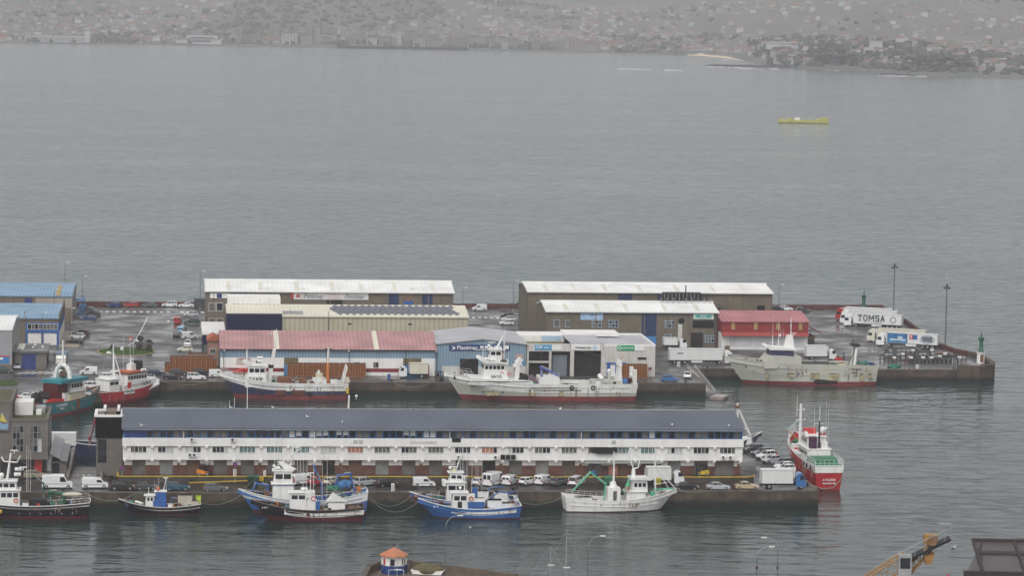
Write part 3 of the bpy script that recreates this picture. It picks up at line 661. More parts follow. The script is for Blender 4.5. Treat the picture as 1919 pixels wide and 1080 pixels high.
def unit_c(r):
    fin(MB().box(-18.2, -5.7, 171.5, 196, 3, 10.3, DIRTW), 'wall', r)
    fin(MB().box(-18.2, -5.7, 171.5, 172.1, 10.3, 10.8, WALLW).box(-6.2, -5.7, 172.1, 196, 10.3, 10.8, WALLW).box(-18.2, -6.2, 195.5, 196, 10.3, 10.8, WALLW), 'parapet', r)
    fin(MB().box(-18.2, -6.2, 172.1, 195.5, 10.3, 10.4, ROOFG), 'roof', r)
    panel(r, 'wall_sign', -15.0, -10.8, 9.3, 10.6, 171.45, mat('sign_green', (0.02, 0.30, 0.13), 0.5), .1); panel(r, 'wall_sign', -10.75, -8.5, 9.3, 10.6, 171.45, WHITE, .1); btext(r, 'petroverde', .62, -12.4, 171.3, 9.98, INKW)
    fin(MB().ring((-14.4, 171.33, 9.95), .38, .09, INKW, 'y', 14, 4), 'sign_logo', r)
    panel(r, 'door', -17.4, -13.3, 3, 5.8, 171.48, WHITE, .05)
    fin(MB().box(-17.6, -12.8, 171.2, 171.5, 6.1, 6.4, BLUEP).box(-17.4, -16.6, 171.3, 171.5, 3, 6.1, BLUEP).box(-15.4, -14.6, 171.3, 171.5, 3, 6.1, BLUEP), 'door_frame', r)
    win(r, -9.9, -7.9, 7.2, 7.6, 171.5, 1, DARK, [GLASS]); panel(r, 'notice_board', -7.3, -6.5, 4.6, 5.3, 171.48, mat('notice', (.2, .06, .06), .6), .05)
unit('white unit with a green sign at the right end of the row', -18.2, -5.7, 10.8, unit_c)

# ---------------- beige shed with solar panels
S = bld('solar_shed', 'long beige shed with solar panels and a navy clad left end', 'warehouse', -108, 207)
fin(wall_u(-108, -47.8, 207, 234, 220, 13.4, 14.9, 13.2, BEIGE), 'wall', S)
fin(roof_u(-108, -47.8, 207, 234, 220, 13.5, 15.0, 13.3, CREAMR, 0.35), 'roof', S)
fin(MB().box(-108.2, -94.4, 206.55, 220, 3, 13.75, NAVY), 'navy_block', S)
fin(MB().box(-107.7, -94.4, 219.5, 229, 14.5, 16.6, WALLW), 'roof_house', S)
mb = MB()
for k in range(11): mb.box(-106.5 + k * 1.12, -105.8 + k * 1.12, 219.35, 219.5, 14.75, 15.0, DARK)
fin(mb, 'vent_row', S)
for u in (-78.0, -62.9): panel(S, 'vent', u, u + .9, 11.3, 11.7, 207, DARK, .08)
fin(MB().box(-94.2, -89.2, 208, 210, 13.6, 14.4, STEEL).tube((-92.4, 208, 13.4), (-92.4, 208, 15.4), .06, STEEL), 'roof_plant', S)
fin(MB().tube((-82.8, 206.8, 3), (-82.8, 206.8, 14.6), .07, DARK).box(-83, -82.6, 206.6, 206.9, 14.5, 14.7, STEEL), 'lamp_bracket', S)
PV = mat('solar_cell', (0.05, 0.055, 0.085), 0.25, 0.2, 0.8, spec=0.6)
nrm = (15.0 - 13.5) / 13.0
for row in range(4):
    for k in range(20):
        u = -81.5 + k * 1.72 + (row % 2) * .86; y0, y1 = 207.9 + row * 2.45, 212.2 + row * 2.45
        if u > -50 - row * .3 or (k == 0 and row < 1): continue
        z0, z1 = 13.5 + (y0 - 207) * nrm + .12, 13.5 + (y1 - 207) * nrm + .12; ym, zm = (y0 + y1) / 2, (z0 + z1) / 2
        mb = MB(); q = [(u, y0, z0), (u + .84, ym, zm), (u, y1, z1), (u - .84, ym, zm)]
        mb.add(q + [(a, c, d - .08) for a, c, d in q], [(0, 1, 2, 3), (7, 6, 5, 4), (0, 4, 5, 1), (1, 5, 6, 2), (2, 6, 7, 3), (3, 7, 4, 0)], PV); fin(mb, 'solar_panel', S)
N_ = bld('navy_annex', 'low navy annex with a white parapet at the left end of the solar shed', 'annex', -114, 212)
fin(MB().box(-114, -108.3, 212, 238, 3, 8.0, NAVY).box(-113.8, -108.5, 211.9, 212.02, 3.2, 5.4, GLASSY), 'wall', N_); fin(MB().box(-114.2, -108.3, 211.8, 238.2, 8.0, 8.45, WALLW), 'parapet', N_)
# ---------------- rear sheds
def shed(name, label, u0, u1, v0, vr, v1, zf, zr, wallm, roofm):
    r = bld(name, label, 'warehouse', u0, v0)
    fin(wall_u(u0, u1, v0, v1, vr, zf, zr, zf, wallm), 'wall', r); fin(roof_u(u0, u1, v0, v1, vr, zf, zr, zf, roofm, .5), 'roof', r)
    fin(MB().box(u0 - .5, u1 + .5, vr - .5, vr + .5, zr - .05, zr + .25, WALLW), 'ridge_cap', r)
    n_ = int((u1 - u0) / 6)
    for k in range(n_ + 1):
        u = u0 + .15 + (u1 - u0 - .3) * k / n_; fin(MB().box(u - .14, u + .14, v0 - .14, v0 + .02, 3, zf - .25, wallm), 'wall_pier', r)
    sl_ = (zr - zf) / (vr - v0)
    for k in range(int((u1 - u0) / 9)):
        u = u0 + 4 + k * 9 + random.uniform(-1.5, 1.5); y0, y1 = v0 + .6, vr - random.uniform(.7, 3)
        fin(MB().prism([(y0, zf + sl_ * (y0 - v0) + .0), (y1, zf + sl_ * (y1 - v0) + .0), (y1, zf + sl_ * (y1 - v0) + .03), (y0, zf + sl_ * (y0 - v0) + .03)], u, u + random.uniform(.9, 1.3), YELR, 'x'), 'roof_light', r)
    fin(MB().box(u0 - .4, u1 + .4, v0 - .62, v0 - .5, zf - .42, zf - .25, STEEL), 'gutter', r)
    return r
YELR = mat('yellowed_roof_light', (0.62, 0.61, 0.52), 0.5, 0.12, 0.3)
A = shed('white_roof_shed', 'white-roofed concrete shed with a long pale script banner', -113, -48.7, 241, 252, 263, 16.3, 18.05, CONCB, ROOFW)
for u0, u1 in ((-105.9, -102.3), (-65.6, -63.0), (-56.9, -54.2)): panel(A, 'blue_door', u0, u1, 9, 16.0, 241, BLUED, .06)
panel(A, 'banner', -111.9, -107.0, 14.3, 15.6, 240.9, WHITE, .1); fin(MB().box(-110.2, -108.9, 240.7, 240.8, 14.4, 15.5, STRIPN), 'banner_emblem', A)
panel(A, 'banner', -90.3, -70.9, 14.1, 15.9, 240.9, mat('banner_white', (0.6, 0.58, 0.58), .7), .1); panel(A, 'banner_end', -91.1, -90.35, 14.2, 16, 240.9, REDP, .1)
btext(A, 'Penimar', 1.6, -85.2, 240.77, 15.0, INKG, shear=.35); btext(A, 'Penimar', 1.6, -74.6, 240.77, 15.0, INKG, shear=.35)
fin(MB().ball((-89.2, 240.75, 15.1), (.5, .06, .35), REDP, 9, 6).box(-89.7, -88.7, 240.72, 240.8, 14.7, 14.8, REDP), 'banner_crab', A)
mb = MB()
for k in range(3): mb.box(-81.6, -77.9, 240.74, 240.8, 14.35 + k * .5, 14.5 + k * .5, mat('pale_pink_line', (.5, .35, .36), .7))
fin(mb, 'banner_line', A); panel(A, 'dark_recess', -81.8, -77.6, 12.8, 14.1, 241, OPEN, .05)
for u in (-112.2, -110.2): win(A, u, u + 1.6, 11.0, 13.0, 241, 1, WALLW, [GLASSY, GLASS], rows=1); win(A, u, u + 1.6, 7.0, 9.0, 241, 1, WALLW, [GLASSY], rows=1)
for u in (-95.0, -88.0, -71.5, -68.8): win(A, u, u + 1.6, 11.6, 12.6, 241, 1, STEEL, [GLASSY])
fin(MB().ring((-60.6, 240.9, 14.9), .75, .14, mat('sign_rust', (0, 0, 0)), 'y', 14, 4).box(-61.8, -59.2, 240.85, 240.95, 13.0, 13.9, BLUEP), 'wall_emblem', A)
for u in (-111, -91, -70, -52): fin(MB().tube((u, 240.7, 3), (u, 240.7, 16), .06, CONCG), 'downpipe', A)
for u in (-98, -88.5, -79, -60): fin(MB().box(u, u + 1.2, 243, 243.5, 16.95, 17.0, CREAMR), 'roof_stain_panel', A)
A2 = shed('white_roof_shed', 'white-roofed stained concrete shed at the back right, longest roof there', -26.8, 39.6, 262, 274, 286, 14.7, 15.9, CONCB, ROOFW)
for u0, u1 in ((-2.7, 1.4), (8.4, 20.0)): panel(A2, 'blue_door', u0, u1, 9, 14.5, 262, BLUED, .06)
for u in (24.0, 35.5): win(A2, u, u + 2.2, 9.8, 11.2, 262, 3 if u < 30 else 1, CONCG, [GLASSY, GLASS], rows=2 if u < 30 else 1)
for u in (-24.5, -14, 5, 22.5, 31.5): fin(MB().tube((u, 261.8, 3), (u, 261.8, 14.4), .06, CONCG), 'downpipe', A2)
fin(MB().tube((34.5, 275, 15.8), (34.5, 275, 21.5), .07, STEEL).tube((33.5, 275, 20.8), (35.5, 275, 20.8), .05, STEEL), 'roof_mast', A2)
A3 = shed('white_roof_shed', 'white-roofed concrete shed in front of the back right one, with a rooftop frame', -25.0, 20.0, 234, 244.5, 255, 12.3, 13.8, CONCB, ROOFW)
panel(A3, 'blue_door', .0, 3.9, 5.8, 12.0, 234, BLUED, .06); panel(A3, 'blue_door', .0, 3.9, 3, 5.8, 234, LBLUEP, .07)
panel(A3, 'banner', -16.1, -10.2, 10.0, 11.8, 234, mat('sky_banner', (0.30, 0.47, 0.66), .6), .1); btext(A3, 'Cofradia de Pescadores', .55, -13.1, 233.85, 10.8, WHITE, sx=.75)
fin(MB().prism([(-13.6, 11.15), (-13.1, 11.6), (-12.6, 11.15)], 233.84, 233.9, BLUEP), 'banner_emblem', A3)
panel(A3, 'wall_sign', 13.6, 18.9, 10.4, 11.9, 233.9, mat('sign_pale_green', (.55, .66, .6), .6), .1); fin(MB().box(14.1, 18.3, 233.72, 233.8, 10.8, 11.5, mat('sign_turquoise', (.05, .33, .30), .6)), 'sign_band', A3); btext(A3, 'MEGA', .6, 16.2, 233.7, 11.15, INKW)
for u, z, c, rws in ((-23, 8.2, 1, 1), (-20, 8.2, 1, 1), (-13, 8.2, 3, 2), (-8.6, 8.2, 3, 2), (6.2, 8.2, 3, 2), (6.2, 4.6, 3, 2), (16.8, 4.4, 3, 2)): win(A3, u, u + 2.4 if c == 3 else u + 1.5, z, z + 1.6, 234, c, mat('pale_blue_frame', (.30, .38, .45), .6), [GLASS, GLASSY], rows=rws, fw=.16)
fin(MB().box(13.4, 18.9, 233.75, 234, 8.2, 10.0, GLASS), 'window', A3); fin(MB().box(13.0, 16.2, 233.8, 234, 3, 6.8, OPEN), 'dark_doorway', A3); panel(A3, 'door', 10.6, 11.8, 3, 5, 234, OPEN, .06)
mb = MB().ring((10.4, 233.85, 9.9), .7, .12, DARK, 'y', 14, 4); mb.ball((10.4, 233.9, 9.9), (.65, .05, .65), GLASS, 12, 6); fin(mb, 'round_window', A3)
panel(A3, 'white_stain_panel', 9.6, 10.7, 4.5, 9.0, 234, DIRTW, .02); panel(A3, 'wall_pier', 8.3, 8.8, 3, 12, 234, CONCG, .2); panel(A3, 'wall_pier', 19.2, 20.0, 3, 12, 234, mat('dark_brown_wall', (.08, .06, .05), .8), .2)
mb = MB()
for z in (13.4, 14.2, 15.0): mb.box(6.3, 19.5, 243, 243.15, z, z + .12, DARK); mb.box(6.3, 19.5, 249.8, 249.95, z, z + .12, DARK)
for u in [6.3 + 1.65 * i for i in range(9)]: mb.box(u - .07, u + .07, 242.95, 243.1, 12.9, 15.1, STEEL); mb.box(u - .07, u + .07, 249.8, 249.95, 12.9, 15.6, DARK)
mb.box(6.3, 19.5, 242.8, 250, 12.9, 13.2, CONCG).box(7.5, 17.5, 245, 249, 13.2, 16.0, DARK).tube((13.5, 247, 16), (13.5, 247, 18), .15, DARK)
for k in range(10): mb.box(7.5 + k, 7.6 + k, 244.9, 245.0, 13.2, 16, STEEL)
fin(mb, 'rooftop_frame', A3)
Rd = bld('red_store', 'red clad store with a ribbed rose roof and white shutters', 'warehouse', 20.3, 228)
fin(MB().box(20.3, 43, 229, 252, 3, 7.2, WALLW), 'lower_wall', Rd)
REDC = mat('red_cladding', (0.25, 0.03, 0.032), 0.5, 0.1, 0.3, 0.12, (.16, .03, .03), wave=.15, wper=.6)
fin(MB().box(20.2, 43, 228.4, 252, 7.6, 10.5, REDC).prism([(227.4, 6.7), (228.4, 7.6), (229, 7.6), (229, 6.9)], 20.2, 43, mat('bright_red_apron', (.27, .05, .042), .5), 'x'), 'red_band_wall', Rd)
fin(roof_u(20.2, 43, 228.4, 252, 240, 10.6, 12.15, 10.6, ROOFR, .4), 'roof', Rd)
for x in (22.7, 28.6, 34.5, 40.4): panel(Rd, 'skylight_panel', x, x + .95, 8.3, 10.3, 228.38, mat('ochre_panel', (.36, .25, .10), .6), .04)
for x in (22.3, 28.9, 35.5): panel(Rd, 'shutter', x, x + 6.4, 3.8, 6.6, 229, mat('white_shutter', (.55, .56, .57), .6, .08, .4, 0, wave=.1, wax='Z', wper=.4), .06)
fin(MB().prism([(43, 9.6), (47, 7.1), (47, 6.9), (43, 9.4)], 229, 244, REDC).tube((46.6, 229.5, 3), (46.6, 229.5, 7), .09, STEEL).tube((46.6, 243.5, 3), (46.6, 243.5, 7), .09, STEEL), 'side_canopy', Rd)
fin(MB().box(43.2, 45.6, 233, 240, 3, 5.6, CONCG).box(43.4, 45.8, 232.8, 240, 5.6, 6.1, mat('ochre_panel', (0, 0, 0))), 'side_room', Rd)
# ---------------- left blue-roofed halls, grey shed, small dark-door shed
BL = bld('blue_roof_hall', 'blue-roofed hall with blue window frames and white shutters', 'hall', -150.3, 230)
fin(wall_u(-185, -150.3, 230, 266, 250, 10.0, 11.0, 10.0, CONCB), 'wall', BL); fin(roof_u(-185, -150.3, 230, 266, 250, 10.1, 11.15, 10.1, ROOFL, .3), 'roof', BL)
fin(MB().box(-158.6, -150.2, 229.7, 230.02, 6.3, 8.8, BLUEP).box(-158.6, -158.2, 229.7, 230, 3, 6.3, BLUEP).box(-150.8, -150.2, 229.7, 230, 3, 6.3, BLUEP).box(-154.6, -154.2, 229.7, 230, 3, 6.3, BLUEP).box(-150.35, -150.0, 230, 266, 6.8, 8.8, BLUEP).box(-150.35, -150.1, 230, 266, 3, 6.8, WALLW), 'blue_frame', BL)
for x in (-158.1, -154.1): panel(BL, 'shutter', x, x + 3.4, 3.1, 6.2, 230, WALLW, .06)
for x in (-158.1, -154.2): win(BL, x, x + 3.6, 7.2, 8.5, 229.7, 4, WALLW, [GLASS, GLASSY])
for k in range(6): win(BL, 232 + k * 5.4, 235.5 + k * 5.4, 7.2, 8.3, -150.0, 2, BLUEP, [GLASS, GLASSY], side=1)
for k in range(6): fin(MB().box(-150.35, -149.9, 231 + k * 6.6, 231.4 + k * 6.6, 8.8, 11.2, CONCB), 'gable_fin', BL)
fin(MB().tube((-158.8, 229.6, 9.6), (-158.8, 229.6, 11.6), .15, STEEL).ball((-158.8, 229.6, 11.7), .3, STEEL), 'roof_vent', BL)
BL2 = bld('blue_roof_hall', 'blue-roofed hall farthest left and back, with an outside blue stair', 'hall', -148.8, 286)
fin(wall_u(-190, -148.8, 286, 322, 304, 10.0, 10.9, 10.0, mat('pale_concrete', (.34, .31, .27), .8, .12, .3, .3, (.22, .19, .15))), 'wall', BL2); fin(roof_u(-190, -148.8, 286, 322, 304, 10.1, 11.05, 10.1, ROOFL, .3), 'roof', BL2)
fin(MB().prism([(286.0, 10.16), (303.9, 11.07), (303.9, 11.12), (286.0, 10.2)], -153.2, -152.0, mat('ochre_panel', (0, 0, 0)), 'x'), 'skylight', BL2)
panel(BL2, 'dark_wall_bay', -175, -158.6, 6.5, 9.8, 286, CONCB, .05); panel(BL2, 'blue_door', -161.6, -159.5, 7.2, 9.4, 285.95, STRIPN, .05); panel(BL2, 'lower_wall', -152, -148.9, 3, 6.8, 286, CONCB, .05)
for k in range(6): fin(MB().box(-168.6 + k * 1.2, -167.7 + k * 1.2, 284.9, 285.9, 6.6, 7.6, WALLW).ring((-168.15 + k * 1.2, 284.85, 7.1), .3, .06, DARK, 'y', 10, 4).ball((-168.15 + k * 1.2, 284.88, 7.1), (.27, .03, .27), DARK, 8, 5), 'air_conditioner', BL2)
mb = MB().box(-148.8, -145.8, 300, 304, 7.4, 7.6, LBLUEP)
for k in range(8): mb.box(-148.2 + k * .2, -146.4 + k * .2, 298.8 - k * .9, 299.7 - k * .9, 3.4 + k * .5, 3.6 + k * .5, LBLUEP)
for a in ((-148.5, 300), (-145.9, 300), (-145.9, 304)): mb.tube((a[0], a[1], 3), (a[0], a[1], 8.8), .08, LBLUEP)
mb.path([(-148.6, 300, 8.7), (-145.9, 300, 8.7), (-145.9, 304, 8.7)], .05, LBLUEP).path([(-148, 292.5, 4.4), (-146.2, 299.5, 8.7)], .06, LBLUEP); fin(mb, 'outside_stair', BL2)
GS = bld('grey_shed', 'pale grey metal shed with a white roof and blue wall sign', 'shed', -159.4, 178)
fin(wall_u(-185, -159.4, 178, 210, 196, 12.8, 13.7, 12.8, mat('grey_cladding', (.30, .30, .31), .55, .07, .2, 0, wave=.05, wax='Y', wper=.8)), 'wall', GS); fin(roof_u(-185, -159.4, 178, 210, 196, 12.85, 13.75, 12.85, ROOFW, .2), 'roof', GS)
panel(GS, 'wall_sign', -164, -160.1, 4.7, 6.3, 178, mat('sign_mid_blue', (.04, .18, .42), .5), .1); panel(GS, 'sign_top_strip', -164, -160.0, 6.3, 6.55, 178, REDP, .12); panel(GS, 'sign_label', -162.6, -161.5, 5.6, 6.1, 177.88, WHITE, .05); panel(GS, 'lower_wall', -165, -159.4, 3, 4.4, 178, CONCB, .1)
SD = bld('small_shed', 'small flat-roofed concrete shed with a dark blue door', 'shed', -159, 181)
fin(MB().box(-159, -151.4, 181, 197, 3, 6.9, CONCG), 'wall', SD); fin(MB().box(-159.3, -151.1, 180.6, 197.3, 6.9, 7.3, mat('wet_grey_roof', (.11, .115, .11), .4, .25, .3, noise_rough=.2)), 'roof', SD)
panel(SD, 'door', -157.2, -153.9, 3, 6.6, 181, STRIPN, .06); win(SD, 184, 187, 4.2, 5.8, -151.4, 2, DARK, [GLASS], side=1)
for u, v in ((-157.2, 184), (-154.9, 188), (-154.6, 193), (-152.6, 189)): fin(MB().ball((u, v, 7.4), (.35, .35, .3), WALLW), 'roof_vent', SD)
fin(MB().box(-158.5, -156.9, 185, 195, 7.3, 7.5, CREAMR), 'skylight', SD)
# ================================================================ VEHICLES
def cpaint(name, c): return mat('car_' + name, c, 0.28, 0.05, 1.0, 0, coat=0.5)
CP = {'wh': cpaint('white', (.72, .72, .72)), 'bk': cpaint('black', (.012, .012, .014)), 'dg': cpaint('charcoal', (.045, .048, .052)), 'sg': cpaint('slate', (.10, .11, .12)), 'si': cpaint('silver', (.42, .43, .45)),
      'rd': cpaint('red', (.38, .02, .02)), 'bl': cpaint('navy_blue', (.02, .045, .16)), 'nb': cpaint('dark_navy', (.012, .018, .05)), 'mb': cpaint('mid_blue', (.03, .13, .34)), 'te': cpaint('teal', (.012, .075, .115)),
      'go': cpaint('gold', (.46, .36, .22)), 'ta': cpaint('tan', (.28, .23, .17)), 'cr': cpaint('cream', (.62, .60, .50)), 'gn': cpaint('dark_green', (.02, .06, .04)), 'rb': cpaint('maroon', (.07, .03, .035)), 'lb': cpaint('light_blue', (.22, .42, .58))}
TRIM = mat('car_trim', (.02, .02, .021), .6, .15, 2)
TYRE = mat('tyre_rubber', (.010, .010, .011), .85, .15, 3, spec=.1)
RIM = mat('alloy_rim', (.34, .35, .36), .35, .1, 3, metal=.5)
HEADL = mat('headlight_lens', (.62, .63, .65), .15, .1, 3)
TAILL = mat('tail_light_lens', (.30, .015, .015), .25, .1, 3)
def pillow(mb, poly, hw, m, ins=0.05, rnd=0.09):
    cx = sum(p[0] for p in poly) / len(poly); cz = sum(p[1] for p in poly) / len(poly)
    def sh(p, k): return (p[0] - ins * k * (1 if p[0] > cx else -1), p[1] - ins * k * (1 if p[1] > cz else 0))
    n = len(poly); vs = []
    for y, k in ((-hw, 1), (-hw + rnd, 0), (hw - rnd, 0), (hw, 1)): vs += [(sh(p, k)[0], y, sh(p, k)[1]) for p in poly]
    fs = [tuple(range(n)), tuple(range(3 * n, 4 * n))[::-1]]
    for j in range(3): fs += [(j * n + i, j * n + (i + 1) % n, (j + 1) * n + (i + 1) % n, (j + 1) * n + i) for i in range(n)]
    return mb.add(vs, fs, m)
def slab(mb, p, q, y0, y1, m, off=.02, th=.04):
    p, q = Vector((p[0], 0, p[1])), Vector((q[0], 0, q[1])); d = (q - p).normalized(); nn = Vector((-d.z, 0, d.x))
    a = [p + nn * off, q + nn * off, q - nn * th, p - nn * th]
    return mb.prism([(t.x, t.z) for t in a], y0, y1, m)
def wheel(r, w):
    mb = MB(); mb.tube((0, -w / 2, 0), (0, w / 2, 0), r, TYRE, n=14)
    for s in (-1, 1): mb.tube((0, s * w / 2, 0), (0, s * (w / 2 + .012), 0), r * .62, RIM, n=10)
    return mb
CARS = {}
def car_proto(kind):
    S = {'hatch': (4.0, 1.72, .98, 1.46), 'sedan': (4.5, 1.76, .96, 1.44), 'wagon': (4.5, 1.76, .97, 1.47), 'suv': (4.4, 1.82, 1.06, 1.66), 'minivan': (4.7, 1.84, 1.05, 1.82),
         'svan': (4.2, 1.78, 1.0, 1.84), 'mvan': (4.85, 1.92, 1.1, 1.96), 'lvan': (5.6, 2.02, 1.2, 2.5)}[kind]
    Lh, hw, bz, H = S[0] / 2, S[1] / 2, S[2], S[3]
    r = bpy.data.objects.new('parked_car' if 'van' not in kind or kind == 'minivan' else 'parked_van', None); r.empty_display_size = .5; col.objects.link(r)
    body, wn = MB(), MB(); g0 = .26
    paint_ = CP['wh']
    if kind in ('svan', 'mvan', 'lvan'):
        wx = {'svan': .62, 'mvan': 1.05, 'lvan': 1.25}[kind]; cx = {'svan': 1.25, 'mvan': 1.75, 'lvan': 2.0}[kind]
        poly = [(-Lh, g0), (-Lh, H - .16), (-Lh + .12, H - .02), (-Lh + .5, H), (wx - .3, H), (wx, H - .06), (cx, bz + .06), (Lh - .22, bz - .14), (Lh, bz - .4), (Lh, g0)]
        pillow(body, poly, hw, paint_, .07, .12)
        slab(wn, (wx + .06, H - .16), (cx - .02, bz + .13), -hw + .2, hw - .2, GLASS)
        for s in (-1, 1):
            a = sorted((s * (hw - .012), s * (hw + .012)))
            wn.prism([(wx - .75, bz + .08), (wx - .75, H - .32), (wx - .02, H - .32), (cx - .28, bz + .08)], a[0], a[1], GLASS)
            body.prism([(-Lh + .2, bz - .35), (-Lh + .2, bz - .27), (Lh - .5, bz - .27), (Lh - .5, bz - .35)], a[0], a[1], TRIM)
            rw = sorted((s * .1, s * (hw - .22))); wn.box(-Lh - .012, -Lh + .02, rw[0], rw[1], bz + .12, H - .32, GLASS)
    else:
        rx = {'hatch': -Lh + .12, 'sedan': -Lh + .75, 'wagon': -Lh + .1, 'suv': -Lh + .12, 'minivan': -Lh + .06}[kind]
        rt = {'hatch': -Lh + .5, 'sedan': -Lh + 1.35, 'wagon': -Lh + .45, 'suv': -Lh + .42, 'minivan': -Lh + .25}[kind]
        cx = {'hatch': Lh - 1.1, 'sedan': Lh - 1.35, 'wagon': Lh - 1.35, 'suv': Lh - 1.25, 'minivan': Lh - .85}[kind]; wt = cx - (.75 if kind != 'minivan' else .8)
        poly = [(-Lh, g0 + .05), (-Lh, .62), (-Lh + .06, bz - .08), (rx, bz), (cx, bz), (Lh - .35, bz - .16), (Lh - .03, bz - .36), (Lh, g0 + .05), (Lh - .1, g0), (-Lh + .1, g0)]
        pillow(body, poly, hw, paint_, .06, .1)
        y0, y1 = hw - .1, hw - .27
        wn.fr((rx + .03, cx - .03, -y0, y0), (rt, wt, -y1, y1), bz - .02, H - .03, GLASS)
        body.fr((rt - .03, wt + .03, -y1 - .02, y1 + .02), (rt + .08, wt - .1, -y1 + .08, y1 - .08), H - .05, H + .02, paint_)
        mids = [(rx + cx) / 2 + .05] if kind in ('hatch',) else [(rx + cx) / 2 + .25, (rx + cx) / 2 - .75]
        for s in (-1, 1):
            for (xb, xt) in ((rx + .05, rt), (cx - .05, wt)) + tuple((q, q - .08) for q in mids):
                body.tube((xb, s * (y0 + .0), bz - .02), (xt, s * (y1 + .005), H - .02), .045, paint_, n=5)
        body.box(-Lh - .02, -Lh + .1, -hw + .1, hw - .1, g0 + .05, .5, TRIM).box(Lh - .12, Lh + .02, -hw + .1, hw - .1, g0 + .05, .46, TRIM)
    body.box(-Lh + .15, Lh - .15, -hw + .12, hw - .12, .18, g0 + .02, TRIM)
    b = body.build('body', r); wn.build('windows', r)
    wr = {'suv': .36, 'lvan': .36, 'mvan': .34}.get(kind, .31)
    first = None
    for sx, sy in ((1, -1), (1, 1), (-1, -1), (-1, 1)):
        if first is None: first = wq = wheel(wr, .22).build('wheel', r)
        else: wq = first.copy(); col.objects.link(wq); wq.parent = r
        wq.location = (sx * (Lh - .78), sy * (hw - .10), wr)
    for s in (-1, 1):
        a = sorted((s * (hw - .42), s * (hw - .06)))
        MB().fr((Lh - .14, Lh + .02, a[0], a[1]), (Lh - .2, Lh - .04, a[0], a[1]), bz - .42, bz - .24, HEADL).build('headlight', r)
        a = sorted((s * (hw - .26), s * (hw - .02)))
        MB().box(-Lh - .02, -Lh + .1, a[0], a[1], bz - .32 if 'van' not in kind else bz - .3, bz - .06 if 'van' not in kind else bz + .1, TAILL).build('tail_light', r)
    b.material_slots[0].link = 'OBJECT'
    return r
